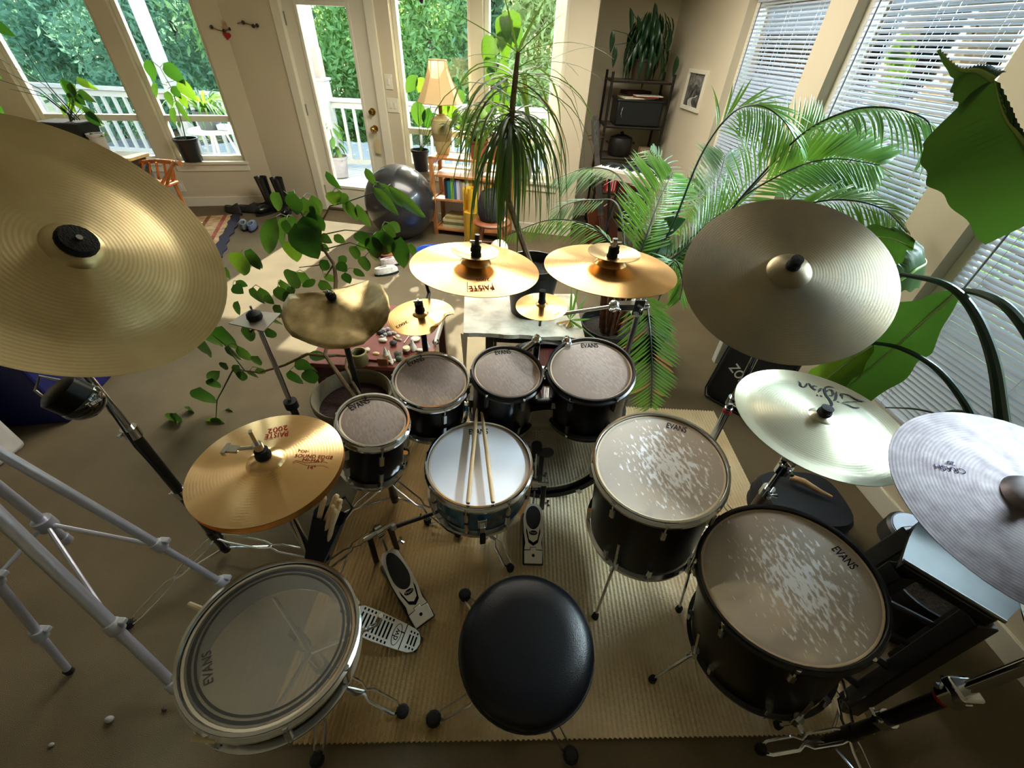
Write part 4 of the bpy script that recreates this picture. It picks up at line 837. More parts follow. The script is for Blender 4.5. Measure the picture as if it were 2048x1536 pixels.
for i, (tip, zt) in enumerate((((648, 996), .70), ((673, 993), .70), ((680, 1002), .705), ((666, 1014), .69), ((678, 1012), .68), ((670, 1022), .685))):
    a = Z(*tip, zt); b = Ms @ V((-.022 + .009 * i, L * .45, .004 * (i % 3 - 1))); d = a - b; mb = MB(); mb.tube([b, b + d * .9, a - d.normalized() * .006, a], [.0072, .0075, .0085, .005], 10); mb.ball(a, .0075, 8)
    solo('drum_stick', mb, STICKW, ['pale drum stick butt standing apart at the left of the stick bag', 'drum stick standing highest at the back of the stick bag', 'drum stick at the right rim of the stick bag', 'short drum stick at the front of the bag bundle', 'drum stick at the right, half behind the front ones in the bag', 'lowest drum stick at the very front of the stick bag'][i], 'drumstick', b, 'sticks in the stick bag')
# woven rug
rw = [Z(560, 1500, 0), Z(1700, 1452, 0), Z(1428, 835, 0)]
x0, x1, y0, y1 = -.70, 1.205, .225, 1.80; pit = .0158
nx, ny = int((x1 - x0) / pit * 4), int((y1 - y0) / .0062)
xs = np.linspace(x0, x1, nx); ys = np.linspace(y0, y1, ny); X, Yg = np.meshgrid(xs, ys); rng = np.random.default_rng(3)
ri = np.floor((X - x0) / pit).astype(int); jit = rng.random(ri.max() + 2)[ri]
ph = (X - x0) / pit; Zg = .0025 + .0075 * np.abs(np.sin(pi * ph)) * (.80 + .20 * np.cos(2 * pi * (Yg / .021 + .5 * (ri % 2) + .25 * jit)) ) + .0006 * rng.random(X.shape)
Yg = Yg + .006 * np.sin(pi * ph) ** 2 * ((np.arange(ny) > ny - 3)[:, None] * 1.0 - (np.arange(ny) < 3)[:, None] * 1.0) - .012 * ((X - x0) / (x1 - x0)) * 0 + (Yg - y0) * 0
skew = (1 - (Yg - y0) / (y1 - y0)); Yg = Yg + skew * (.10 * (X - x0) / (x1 - x0)); X = X + skew * .03 * 0
vv = np.stack([X.ravel(), Yg.ravel(), Zg.ravel()], 1); idx = np.arange(nx * ny).reshape(ny, nx)
qd = np.stack([idx[:-1, :-1].ravel(), idx[:-1, 1:].ravel(), idx[1:, 1:].ravel(), idx[1:, :-1].ravel()], 1)
me = bpy.data.meshes.new('woven_rug'); me.vertices.add(len(vv)); me.vertices.foreach_set('co', vv.ravel()); me.loops.add(qd.size); me.loops.foreach_set('vertex_index', qd.ravel())
me.polygons.add(len(qd)); me.polygons.foreach_set('loop_start', np.arange(0, qd.size, 4)); me.polygons.foreach_set('loop_total', np.full(len(qd), 4)); me.update(); me.validate()
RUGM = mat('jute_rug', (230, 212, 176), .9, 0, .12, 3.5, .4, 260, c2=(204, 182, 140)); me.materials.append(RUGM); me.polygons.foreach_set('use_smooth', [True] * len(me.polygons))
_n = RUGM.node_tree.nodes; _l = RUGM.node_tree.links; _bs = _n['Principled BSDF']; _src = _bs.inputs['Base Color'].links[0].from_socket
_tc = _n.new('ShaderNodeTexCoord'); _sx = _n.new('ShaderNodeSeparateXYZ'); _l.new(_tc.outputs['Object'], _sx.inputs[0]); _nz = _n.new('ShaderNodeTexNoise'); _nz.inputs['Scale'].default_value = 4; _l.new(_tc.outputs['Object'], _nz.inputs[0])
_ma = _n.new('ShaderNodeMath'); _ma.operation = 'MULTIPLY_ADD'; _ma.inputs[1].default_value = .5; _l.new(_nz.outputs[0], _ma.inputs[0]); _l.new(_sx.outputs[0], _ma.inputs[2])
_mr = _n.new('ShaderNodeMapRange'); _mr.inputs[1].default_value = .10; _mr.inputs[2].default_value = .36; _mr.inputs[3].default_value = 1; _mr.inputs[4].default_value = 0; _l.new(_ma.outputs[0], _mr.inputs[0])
_mx = _n.new('ShaderNodeMix'); _mx.data_type = 'RGBA'; _mx.blend_type = 'MULTIPLY'; _mx.inputs[7].default_value = (.52, .42, .27, 1); _l.new(_mr.outputs[0], _mx.inputs[0]); _l.new(_src, _mx.inputs[6]); _l.new(_mx.outputs[2], _bs.inputs['Base Color'])   # darker brown tint over the left half, with a noisy edge
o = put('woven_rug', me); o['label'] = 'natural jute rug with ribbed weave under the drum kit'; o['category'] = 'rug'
# ------------------------------------------------------------------ outdoors
mb = MB(); mb.box((-2, 13, -.72), (60, 60, .1)); struct('ground_outside', mb, mat('grass_ground', (70, 88, 44), .95, 0, .3, 2))
dk = thing('deck', 'white painted board deck outside the patio door', 'deck', (-2.5, 6.3, -.02)); dk['kind'] = 'structure'; del dk['category']
PLANK = mat('deck_paint', (208, 208, 204), .6, 0, .08, 5)
bx = MB(); bx.box((0, 0, -.015), (.136, 4.5, .03)); me = bx.me('plank', PLANK, False)
for k in range(66): put('plank', me, dk, Matrix.Translation((-6.3 + 2.5 + k * .142, 1.1, .0)) @ Matrix.Rotation(radians(-38), 4, 'Z'))
mb = MB(); mb.box((-2.4, 6.95, -.14), (10.4, 3.6, .12)); part('joists', mb, mat('deck_joist', (120, 116, 108), .8), dk, smooth=False)
RY = 7.1; RAILP = mat('rail_paint', (172, 172, 170), .6, 0, .04)
rl = thing('deck_railing', 'white deck railing with square balusters outside the windows', 'railing', (-2.6, RY, 0))
def railing(x0, x1, y):
    mb = MB(); mb.box(((x0 + x1) / 2, y, .885), (x1 - x0, .12, .045)); part('top_rail', mb, RAILP, rl, bev=.004)
    mb = MB(); mb.box(((x0 + x1) / 2, y, .82), (x1 - x0, .04, .07)); part('sub_rail', mb, RAILP, rl)
    mb = MB(); mb.box(((x0 + x1) / 2, y, .09), (x1 - x0, .04, .07)); part('bottom_rail', mb, RAILP, rl)
    n = int((x1 - x0) / .16)
    b = MB(); b.box((0, 0, .46), (.038, .038, .70)); me = b.me('baluster', RAILP, False)
    for k in range(n): put('baluster', me, rl, Matrix.Translation((x0 + .08 + k * .16 + 2.6, y - RY, 0)))
railing(-7.4, 2.2, RY)
po = thing('porch_post', 'thick white square porch post with grey band seen through the door glass', 'post', (-2.95, RY - .02, 0))
mb = MB(); mb.box((-2.95, RY - .02, 1.24), (.17, .17, 2.5)); part('shaft', mb, RAILP, po, bev=.004, smooth=False)
mb = MB(); mb.box((-2.95, RY - .02, .56), (.24, .24, 1.12)); part('plinth', mb, RAILP, po, bev=.006, smooth=False)
mb = MB(); mb.box((-2.95, RY - .02, 1.29), (.185, .185, .34)); part('band', mb, mat('grey_band', (150, 138, 132), .7), po, bev=.003, smooth=False)
mb = MB(); mb.box((-2.95, RY - .02, 1.12), (.28, .28, .035)); part('cap_mould', mb, RAILP, po, bev=.01, smooth=False)
po2 = thing('porch_post', 'slimmer white porch post seen through the second left window', 'post', (-5.1, RY - .02, 0))
mb = MB(); mb.box((-5.1, RY - .02, 1.4), (.13, .13, 2.8)); part('shaft', mb, RAILP, po2, bev=.004, smooth=False)
# deck table with planter tray
dt = thing('deck_table', 'pale round deck table carrying a dark planter outside the left window', 'table', (-4.1, 6.1, 0))
mb = MB(); mb.lathe([(.0005, .62), (.3, .62), (.31, .605), (.3, .59), (.0005, .59)], 32, Matrix.Translation((-4.0, 6.05, 0))); part('tabletop', mb, WHITE, dt)
for k in range(3): a = 2 * pi * k / 3 + .4; mb = MB(); mb.cyl((-4.0 + .1 * cos(a), 6.05 + .1 * sin(a), .6), (-4.0 + .24 * cos(a), 6.05 + .24 * sin(a), 0), .014, 8); part('leg', mb, WHITE, dt)
mb = MB(); mb.box((-3.83, 5.98, .655), (.13, .1, .06)); solo('planter_tray', mb, mat('blue_white_plastic', (190, 206, 236), .4), 'small pale blue box beside the dark planter on the deck table', 'box', (-3.83, 5.98, .625), bev=.008)

# trees
def tree(name, label, x, y, h, w_, mt, n, seed, size=.2, z0=-.6, stretch=1.0):
    R = np.random.default_rng(seed); t = thing(name, label, 'tree', (x, y, z0), group='trees beyond the deck')
    mb = MB(); mb.tube([(x, y, z0), (x + .1, y, z0 + h * .4), (x - .05, y + .1, z0 + h * .85)], [.11, .08, .03], 8); part('trunk', mb, mat('tree_bark', (70, 60, 48), .9), t)
    nb = 46; cen = np.stack([R.normal(0, .40, nb) * w_, R.normal(0, .32, nb) * w_, z0 + h * (.12 + .88 * R.random(nb))], 1); cen[:, :2] *= (1.15 - .55 * ((cen[:, 2:3] - z0) / h)); cen += np.array([x, y, 0])
    c = cen[R.integers(0, nb, n)] + R.normal(0, .20, (n, 3)) * np.array([1, 1, .9])
    d = R.normal(0, 1, (n, 3)); d[:, 2] -= .5; d /= np.linalg.norm(d, axis=1)[:, None]; s = np.cross(d, R.normal(0, 1, (n, 3))); s /= np.linalg.norm(s, axis=1)[:, None]
    L = size * (.6 + .8 * R.random(n))[:, None]; Wd = L * .34 * stretch
    q = np.stack([c - d * L * .5, c + s * Wd * .5, c + d * L * .5, c - s * Wd * .5], 1).reshape(-1, 3); fs = np.arange(4 * n).reshape(n, 4)
    me = bpy.data.meshes.new('foliage'); me.from_pydata(q.tolist(), [], fs.tolist()); me.materials.append(mt); me.transform(wm(t).inverted()); o = put('foliage', me, t); o['kind'] = 'stuff'
TG = [leafmat('tree_leaf_blue', (112, 156, 132), (150, 196, 150), .45, .8), leafmat('tree_leaf_green', (118, 160, 104), (170, 206, 110), .48, .8), leafmat('tree_leaf_pale', (150, 172, 116), (206, 214, 140), .5, .8)]
TR = [(-9.6, 11, 4.6, 1.6, 0, 'dense blue green tree at the far left beyond the deck'), (-7.6, 10.2, 4.4, 1.5, 0, 'blue green bushy tree behind the left window railing'), (-6.0, 11.5, 4.8, 1.5, 0, 'tall blue green tree between the two left windows'), (-4.9, 10, 3.9, 1.4, 1, 'brighter green tree behind the hanging deck planter'), (-3.4, 11, 4.2, 1.3, 1, 'green tree behind the porch post outside the door'),
      (-2.0, 10.4, 3.9, 1.2, 1, 'green tree to the right of the door glass'), (-.8, 11.2, 4.3, 1.3, 0, 'blue green fern like tree behind the lamp window'), (.5, 10.2, 3.8, 1.2, 2, 'pale sunlit tree behind the window with the tall houseplant'), (2.0, 11, 4.2, 1.4, 2, 'pale yellow green tree at the right end of the garden')]
for i, (x, y, h, w_, k, lb) in enumerate(TR): tree('garden_tree', lb, x, y, h, w_, TG[k], 13000, i + 1, .15)
BK = ['far left', 'left', 'middle left', 'middle', 'middle right', 'right', 'far right']
for i in range(7): tree('garden_tree', 'taller darker tree in the back row of the garden, %s one of the row' % BK[i], -13 + i * 3.0, 14.2 + (i % 2) * .6, 4.6, 2.3, TG[0], 7000, 60 + i, .3)
for i, (x, y, h, w_, lb) in enumerate(((5.6, 4.6, 2.6, 1.3, 'bushy tree outside the narrow blind by the picture'), (5.9, 2.0, 2.8, 1.3, 'bushy tree outside the middle blind'), (5.6, -.6, 2.4, 1.3, 'bushy tree outside the blind behind the banana plant'))): tree('garden_tree', lb, x, y, h, w_, TG[1], 1800, 30 + i, .2)

# ------------------------------------------------------------------ far end of the room
# exercise ball
BCx = V((-1.22, 4.32, .345)); solo('exercise_ball', MB().ball(BCx, .345, 40), mat('dark_grey_rubber', (34, 35, 39), .28, 0, .05, 3, coat=.35), 'big dark grey exercise ball between the patio door and the bookcase', 'ball', (-1.22, 4.32, 0))
# bookcase: x from -.95 to -.2 along the back wall
bq = Z(884, 470, 0); bx0 = -.92; dirb = dw; ob = V((-dirb.y, dirb.x, 0))
BM = Matrix(((dirb.x, ob.x, 0, -.925), (dirb.y, ob.y, 0, 4.43), (0, 0, 1, 0), (0, 0, 0, 1)))
bw, bd, bh = .80, .29, .755
t = thing('bookcase', 'open pine bookcase with three shelves below the right windows', 'bookcase', BM @ V((bw / 2, bd / 2, 0)))
for xx in (.02, bw - .02):
    for yy in (.018, bd - .018): mb = MB(); mb.box((xx, yy, bh / 2), (.04, .036, bh), BM); part('post', mb, WOOD, t, bev=.003, smooth=False)
for z in (.06, .36, bh - .012, .585):
    mb = MB(); mb.box((bw / 2, bd / 2, z), (bw - .07 if z < .7 else bw + .01, bd if z > .7 else bd - .02, .02), BM); part('shelf', mb, WOOD, t, bev=.002, smooth=False)
for xx in (.02, bw - .02):
    for z in (.06, .36, .70): mb = MB(); mb.box((xx, bd / 2, z), (.022, bd - .07, .04), BM); part('side_rail', mb, WOOD, t, smooth=False)
BC_ = [((30, 34, 44), 'black'), ((30, 110, 120), 'teal'), ((120, 170, 60), 'lime green'), ((70, 100, 150), 'blue'), ((206, 200, 214), 'pale lilac'), ((150, 140, 126), 'grey'), ((200, 186, 160), 'cream'), ((222, 214, 196), 'off white'), ((170, 164, 60), 'olive yellow'), ((150, 40, 46), 'dark red'), ((206, 170, 150), 'pale pink'), ((176, 130, 112), 'dusty rose'), ((228, 186, 120), 'sand'), ((206, 92, 40), 'orange'), ((226, 170, 60), 'amber'), ((90, 56, 50), 'brown'), ((60, 62, 70), 'charcoal')]
xx = .135
for i, (c, nm) in enumerate(BC_):
    th = .024 + .012 * rnd.random(); hh = .17 + .035 * rnd.random(); lean = radians(-6 if i < 6 else 3)
    Mk = BM @ Matrix.Translation((xx + th / 2, 0, .3705)) @ Matrix.Rotation(lean * .0, 4, 'Y')
    t = thing('book', '%s book spine upright on the middle bookcase shelf' % nm, 'book', Mk @ V((0, .11, 0)), group='books on the middle shelf')
    mb = MB(); mb.box((0, .0355, hh / 2), (th, .004, hh), Mk); [mb.box((s * (th / 2 - .001), .105, hh / 2), (.002, .14, hh), Mk) for s in (-1, 1)]; part('cover', mb, mat('book_' + nm.replace(' ', '_'), c, .6, 0, .03), t, smooth=False)
    mb = MB(); mb.box((0, .108, hh / 2), (th - .005, .13, hh - .006), Mk); part('pages', mb, mat('book_pages', (220, 210, 186), .8), t, smooth=False); xx += th + .002
for i, (z, hh, ww, c, lb) in enumerate(((.0705, .035, .26, (196, 190, 150), 'lowest white magazine stack on the bottom bookcase shelf'), (.106, .03, .24, (120, 116, 70), 'olive folder lying on the bottom bookcase shelf'), (.137, .03, .25, (206, 198, 150), 'cream folder topmost in the bottom bookcase shelf stack'), (.168, .028, .2, (170, 150, 96), 'tan booklet on the stack in the bottom bookcase shelf'))):
    mb = MB(); mb.box((.22, .13, z + hh / 2), (ww, .19, hh - .001), BM); solo('magazine_stack', mb, mat('folder%d' % i, c, .7, 0, .1, 30), lb, 'magazines', BM @ V((.22, .13, z)), bev=.002)
# lamp
lp = BM @ V((.10, .16, bh - .002)); t = thing('table_lamp', 'stoneware table lamp with a flared beige shade on the bookcase', 'lamp', lp); Ml = Matrix.Translation(lp)
mb = MB(); mb.lathe([(.0005, 0), (.058, 0), (.066, .02), (.084, .12), (.098, .19), (.102, .25), (.098, .29), (.07, .315), (.045, .325), (.04, .335), (.0005, .336)], 28, Ml); part('base', mb, mat('stoneware', (176, 164, 118), .4, 0, .08, 6), t)
mb = MB(); mb.lathe([(.074, .0945), (.0868, .125), (.0996, .186)], 28, Ml); part('glaze_band', mb, mat('dull_glaze', (150, 136, 92), .4), t)
mb = MB(); mb.cyl(lp + V((0, 0, .33)), lp + V((0, 0, .46)), .018, 12); part('neck', mb, BRASS, t)
mb = MB(); n8 = 8; pr = [(.205, .425), (.165, .50), (.125, .58), (.095, .66), (.08, .735)]; mb.lathe(pr, n8, Ml @ Matrix.Rotation(.2, 4, 'Z')); part('lamp_shade', mb, mat('shade_cloth', (216, 190, 146), .8, 0, .03, trans=.35), t, smooth=False)
mb = MB()
for k in range(n8):
    a = 2 * pi * k / n8 + .2; mb.tube([lp + V((r * cos(a), r * sin(a), z)) for r, z in pr], .003, 5)
for r, z in (pr[0], pr[-1]): mb.tube([lp + V((r * cos(2 * pi * k / n8 + .2), r * sin(2 * pi * k / n8 + .2), z)) for k in range(n8)], .004, 5, closed=True)
part('shade_trim', mb, mat('shade_trim', (204, 172, 124), .8), t)
# yellow roll, white orb, blue disc, low stool with dark bag
yq = Z(948, 470, 0); yb = V((yq.x - .0, 4.3, 0)); t = thing('mat_roll', 'yellow rolled foam mat standing upright before the bookcase', 'mat', yb); mb = MB()
sp = [(.02 + .0085 * a / 1.0 * .85) for a in np.linspace(0, 1, 2)]; pts = [((.012 + .0075 * a) * cos(a), (.012 + .0075 * a) * sin(a)) for a in np.linspace(0, 2 * pi * 1.55, 60)]
vs = [(x, y, z) for z in (0, .52) for x, y in pts]; vs += [(x * .93, y * .93, z) for x, y, z in vs]; N = len(pts)
mb.add(vs, [(i, i + 1, N + i + 1, N + i) for i in range(N - 1)] + [(2 * N + i, 3 * N + i, 3 * N + i + 1, 2 * N + i + 1) for i in range(N - 1)] + [(N + i, N + i + 1, 3 * N + i + 1, 3 * N + i) for i in range(N - 1)] + [(N - 1, 2 * N - 1, 4 * N - 1, 3 * N - 1)], Matrix.Translation(yb)); part('foam', mb, mat('yellow_foam', (232, 186, 50), .6, 0, .06, trans=.2), t)
mb = MB(); mb.lathe([(.0005, .012), (.08, .012), (.083, .3), (.0005, .3)], 24, Matrix.Translation(yb)); part('core', mb, mat('yellow_core', (206, 160, 50), .7), t)
sq_ = V((-.28, 4.08, 0)); t = thing('wooden_stool', 'low carved wooden stool holding a dark bag beside the yellow roll', 'stool', sq_); W2M = mat('red_brown_wood', (150, 86, 52), .45, 0, .2, 14)
mb = MB(); mb.lathe([(.0005, .30), (.17, .30), (.185, .285), (.17, .265), (.0005, .262)], 28, Matrix.Translation(sq_)); part('seat', mb, W2M, t)
for k in range(4): a = pi / 4 + k * pi / 2; mb = MB(); mb.tube([sq_ + V((.12 * cos(a), .12 * sin(a), .268)), sq_ + V((.15 * cos(a), .15 * sin(a), .14)), sq_ + V((.16 * cos(a), .16 * sin(a), 0))], [.018, .024, .015], 8); part('leg', mb, W2M, t)
for k in range(4):
    a, b = pi / 4 + k * pi / 2, pi / 4 + (k + 1) * pi / 2; mb = MB(); mb.cyl(sq_ + V((.15 * cos(a), .15 * sin(a), .12)), sq_ + V((.15 * cos(b), .15 * sin(b), .12)), .010, 8); part('stretcher', mb, W2M, t)
t = thing('dark_bag', 'dark soft bag with a blue tag on the low wooden stool', 'bag', sq_ + V((0, 0, .3))); mb = MB(); mb.lathe([(.0005, .302), (.11, .302), (.135, .36), (.13, .47), (.10, .55), (.06, .575), (.0005, .58)], 20, Matrix.Translation(sq_)); part('body', mb, mat('dark_canvas', (40, 36, 44), .85, 0, .2, 20, .3), t)
mb = MB(); mb.tube([sq_ + V((-.06, -.03, .56)), sq_ + V((-.07, -.05, .64)), sq_ + V((.05, -.05, .64)), sq_ + V((.06, -.03, .56))], .009, 6); part('handle', mb, mat('dark_canvas', (40, 36, 44)), t)
mb = MB(); mb.box(sq_ + V((.11, -.085, .48)), (.03, .02, .08)); part('tag', mb, mat('navy_tag', (50, 60, 96), .6), t)
oq = Z(998, 500, .08); solo('white_orb', MB().ball(V((oq.x, oq.y, .09)), .09, 24), mat('pearl_white', (236, 226, 206), .3, 0, .02), 'glossy white globe on the floor in front of the low stool', 'globe', (oq.x, oq.y, 0))
dq = Z(868, 505, .04); t = thing('plastic_disc', 'round blue plastic disc lying on the carpet behind the printed crash', 'disc', (dq.x, dq.y, 0)); mb = MB(); mb.lathe([(.0005, .045), (.16, .05), (.20, .042), (.215, .02), (.21, .004), (.0005, .003)], 36, Matrix.Translation((dq.x, dq.y, 0))); part('shell', mb, mat('blue_plastic', (40, 78, 170), .35, 0, .05), t)
mb = MB(); mb.tube([(dq.x + .19 * cos(a), dq.y + .19 * sin(a), .047) for a in np.linspace(0, 2 * pi, 33)[:-1]], .006, 6, closed=True); part('raised_rim', mb, mat('blue_plastic', (40, 78, 170)), t)
# boots, shoes, sandals, far rug
def boot(label, x, y, rz, lean):
    M = Matrix.Translation((x, y, 0)) @ Matrix.Rotation(rz, 4, 'Z'); t = thing('rubber_boot', label, 'boot', M=M, group='rubber boots by the door')
    mb = MB(); B = mat('black_boot', (16, 17, 18), .25, 0, .1); rings = [(0, .0, .055, .05), (0, .05, .055, .05), (.005, .10, .052, .05), (.0, .16, .052, .052), (lean * .5, .26, .058, .058), (lean, .36, .066, .066)]; n = 16; vs = []
    for ox, z, a, b in rings: vs += [(ox + a * cos(2 * pi * k / n), b * sin(2 * pi * k / n), z + .012) for k in range(n)]
    vs += [(lean + .06 * cos(2 * pi * k / n), .06 * sin(2 * pi * k / n), .36) for k in range(n)] + [(lean * .6 + .05 * cos(2 * pi * k / n), .05 * sin(2 * pi * k / n), .22) for k in range(n)]
    mb.add(vs, [(i * n + k, i * n + (k + 1) % n, (i + 1) * n + (k + 1) % n, (i + 1) * n + k) for i in range(len(rings) + 1) for k in range(n)]); part('shaft', mb, B, t, True)
    mb = MB(); mb.ball((.0, -.10, .055), .06, 16, (.85, 1.75, .8)); part('foot', mb, B, t, True)
    mb = MB(); mb.prism([(.05 * cos(a) * (1 if sin(a) > -.3 else .95), -.06 + .16 * sin(a)) for a in np.linspace(0, 2 * pi, 25)[:-1]], 0, .022); part('sole', mb, RUBBER, t, True); return t
bp = Z(548, 425, 0); boot('left black rubber boot against the back wall', bp.x - .02, bp.y + .02, radians(-25), -.03); boot('right black rubber boot with a pull hole against the back wall', bp.x + .14, bp.y + .03, radians(20), -.01)
def shoe(nm, label, px_, c, rz, L=.26, hh=.09, opn=True, group='shoes by the back wall'):
    q = Z(*px_, 0); M = Matrix.Translation(q) @ Matrix.Rotation(rz, 4, 'Z'); t = thing(nm, label, 'shoe', M=M, group=group); mt = mat(nm + '_%d%d%d' % c, c, .7, 0, .2, 30)
    mb = MB(); mb.prism([(.042 * cos(a) * (1 + .15 * sin(a)), L / 2 * sin(a)) for a in np.linspace(0, 2 * pi, 21)[:-1]], 0, .02); part('sole', mb, RUBBER, t, True)
    mb = MB(); n = 14; rings = [(.018, 1, 0), (.045, .98, 0), (.07, .85, -.01)] ; vs = []
    for z, s, o in rings: vs += [(.040 * s * cos(2 * pi * k / n), L * .48 * s * sin(2 * pi * k / n) + o, z + (hh - .07) * max(0, -sin(2 * pi * k / n)) * (z - .018) / .05) for k in range(n)]
    vs += [(.022 * cos(2 * pi * k / n), L * .22 * sin(2 * pi * k / n) - L * .18, .075 + (hh - .075) * max(0, -sin(2 * pi * k / n))) for k in range(n)] + [(.02 * cos(2 * pi * k / n), L * .2 * sin(2 * pi * k / n) - L * .18, .03) for k in range(n)] + [(0, -L * .18, .028)]
    mb.add(vs, [(i * n + k, i * n + (k + 1) % n, (i + 1) * n + (k + 1) % n, (i + 1) * n + k) for i in range(4) for k in range(n)] + [(4 * n + k, 4 * n + (k + 1) % n, 5 * n) for k in range(n)]); part('upper', mb, mt, t, True)
shoe('shoe', 'dark grey shoe furthest left in the row by the back wall', (468, 426), (52, 54, 54), 1.1, .3, .13); shoe('shoe', 'dark grey shoe in the middle of the row by the back wall', (496, 424), (48, 52, 54), 1.4, .3, .12); shoe('shoe', 'blackish shoe next to the tall rubber boots', (525, 420), (36, 40, 46), 1.7, .3, .12)
shoe('sandal', 'grey strapped sandal on the carpet, left one of the pair', (490, 456), (110, 120, 126), .5, .24, .07, group='sandals on the carpet'); shoe('sandal', 'blue grey sandal on the carpet, right one of the pair', (507, 458), (96, 108, 140), .3, .24, .07, group='sandals on the carpet')
rp = [Z(x, y, 0) for x, y in ((484, 430), (444, 513))]; d_ = (rp[1] - rp[0]).normalized(); s_ = V((d_.y, -d_.x, 0));
if s_.x > 0: s_ = -s_
t = thing('patterned_rug', 'cream patterned rug with a navy edge at the far left', 'rug', rp[0]); Lr = 1.5
def rq(u, v, z): return rp[0] + d_ * u + s_ * v + V((0, 0, z))
mb = MB(); mb.add([rq(0, .09, .001), rq(Lr, .09, .001), rq(Lr, 2.0, .001), rq(0, 2.0, .001), rq(0, .09, .012), rq(Lr, .09, .012), rq(Lr, 2.0, .012), rq(0, 2.0, .012)], [(3, 2, 1, 0), (4, 5, 6, 7), (0, 1, 5, 4), (1, 2, 6, 5), (2, 3, 7, 6), (3, 0, 4, 7)]); part('field', mb, mat('cream_rug', (206, 180, 140), .9, 0, .1, 16, .3, 200, c2=(160, 124, 90)), t, smooth=False)
mb = MB(); k = 26; ed = [(u * Lr / k, .012 * sin(u * 1.7) + .008 * sin(u * .6)) for u in range(k + 1)]
mb.add([rq(u, w_, .013) for u, w_ in ed] + [rq(u, .09 + w_, .013) for u, w_ in ed] + [rq(u, w_, 0) for u, w_ in ed], [(i, i + 1, k + 2 + i, k + 1 + i) for i in range(k)] + [(i, 2 * k + 2 + i, 2 * k + 3 + i, i + 1) for i in range(k)]); part('navy_border', mb, mat('navy_yarn', (34, 32, 58), .9, 0, .1, 60), t)
for v, c in ((.14, (176, 90, 70)), (.30, (150, 96, 66))):
    mb = MB(); mb.add([rq(.0, v, .0128), rq(Lr, v, .0128), rq(Lr, v + .04, .0128), rq(0, v + .04, .0128)], [(0, 1, 2, 3)]); part('woven_stripe', mb, mat('rug_stripe%d' % c[0], c, .9, 0, .3, 30), t, smooth=False)
shoe('slipper', 'white slipper with a dark opening on the carpet right of the leafy plant', (774, 548), (226, 218, 206), -1.0, .22, .07, group='slippers on the carpet'); shoe('slipper', 'pinkish white slipper lying just behind the dark opening one', (784, 530), (214, 196, 190), -1.0, .22, .07, group='slippers on the carpet'); shoe('slipper', 'orange slipper furthest back of the slippers on the carpet', (784, 512), (206, 120, 80), -1.1, .22, .07, group='slippers on the carpet')
mb = MB(); q = Y(843, 0, 4.6); mb.cyl(q + V((0, 0, .5)), q + V((0, 0, .03)), .0015, 5); mb.ball(q + V((0, 0, .01)), .026, 12, (.8, .8, 1.3)); solo('hanging_ornament', mb, BLACKP, 'small black ornament hanging at the top of the window over the lamp', 'ornament', q)
# wooden chair by the left window
cp = V((-4.35, 4.35, 0)); CW = mat('honey_wood', (190, 116, 58), .35, 0, .12, 12)
t = thing('wooden_chair', 'honey coloured spindle back chair below the left windows', 'chair', cp)
tr = [Y(270, 326, 4.45), Y(342, 324, 4.40), Y(352, 322, 4.15)]
mb = MB(); mb.tube([tr[0], (tr[0] + tr[1]) / 2 + V((0, .05, .005)), tr[1], tr[2] + V((.03, .0, -.02))], [.018, .02, .022, .024], 8, flat=1.0); part('top_rail', mb, CW, t)
ctr = (tr[0] + tr[1]) / 2 + V((-.10, .02, 0)); sz = .42
mb = MB(); mb.prism([(ctr.x - .24, ctr.y - .46), (ctr.x + .26, ctr.y - .46), (ctr.x + .28, ctr.y - .02), (ctr.x - .22, ctr.y + .02)], sz - .03, sz); part('seat', mb, CW, t, bev=.01)
for x_, y_ in ((-.2, -.42), (.22, -.42), (.24, -.04), (-.18, -.02)): mb = MB(); mb.tube([(ctr.x + x_, ctr.y + y_, sz - .02), (ctr.x + x_ * 1.02, ctr.y + y_ * 1.02, .0)], [.019, .014], 8); part('leg', mb, CW, t)
for k in range(6):
    u = k / 5; top = tr[0] * (1 - u) + tr[1] * u; mb = MB(); mb.tube([(ctr.x - .19 + .42 * u, ctr.y - .0, sz - .01), top], .010, 6); part('spindle', mb, CW, t)
for k in range(3):
    top = tr[1] * (1 - k / 2.6) + tr[2] * (k / 2.6); mb = MB(); mb.tube([(ctr.x + .25, ctr.y - .06 - .1 * k, sz - .01), top], .014, 6); part('arm_spindle', mb, CW, t)
# small chest under the plants at far left
q = [Y(205, 312, 4.35), Y(265, 328, 4.35)]; t = thing('side_cabinet', 'low cabinet with a worn wooden top below the left window', 'cabinet', (-4.95, 4.35, 0)); zt = q[0].z
mb = MB(); mb.box((q[1].x - .5, 4.40, zt - .015), (1.05, .36, .03)); part('top', mb, mat('worn_oak', (180, 150, 96), .5, 0, .2, 18), t, bev=.004)
mb = MB(); mb.box((q[1].x - .5, 4.40, (zt - .03) / 2), (.98, .32, zt - .03)); part('body', mb, mat('slate_paint', (70, 76, 76), .6), t, bev=.004)
mb = MB(); mb.box((q[1].x - .5, 4.236, (zt - .03) / 2), (.9, .012, zt - .12)); dd = part('door', mb, mat('slate_paint', (70, 76, 76)), t, bev=.003); mb = MB(); mb.ball((q[1].x - .3, 4.22, zt * .6), .014, 10); part('knob', mb, BRASS, dd)
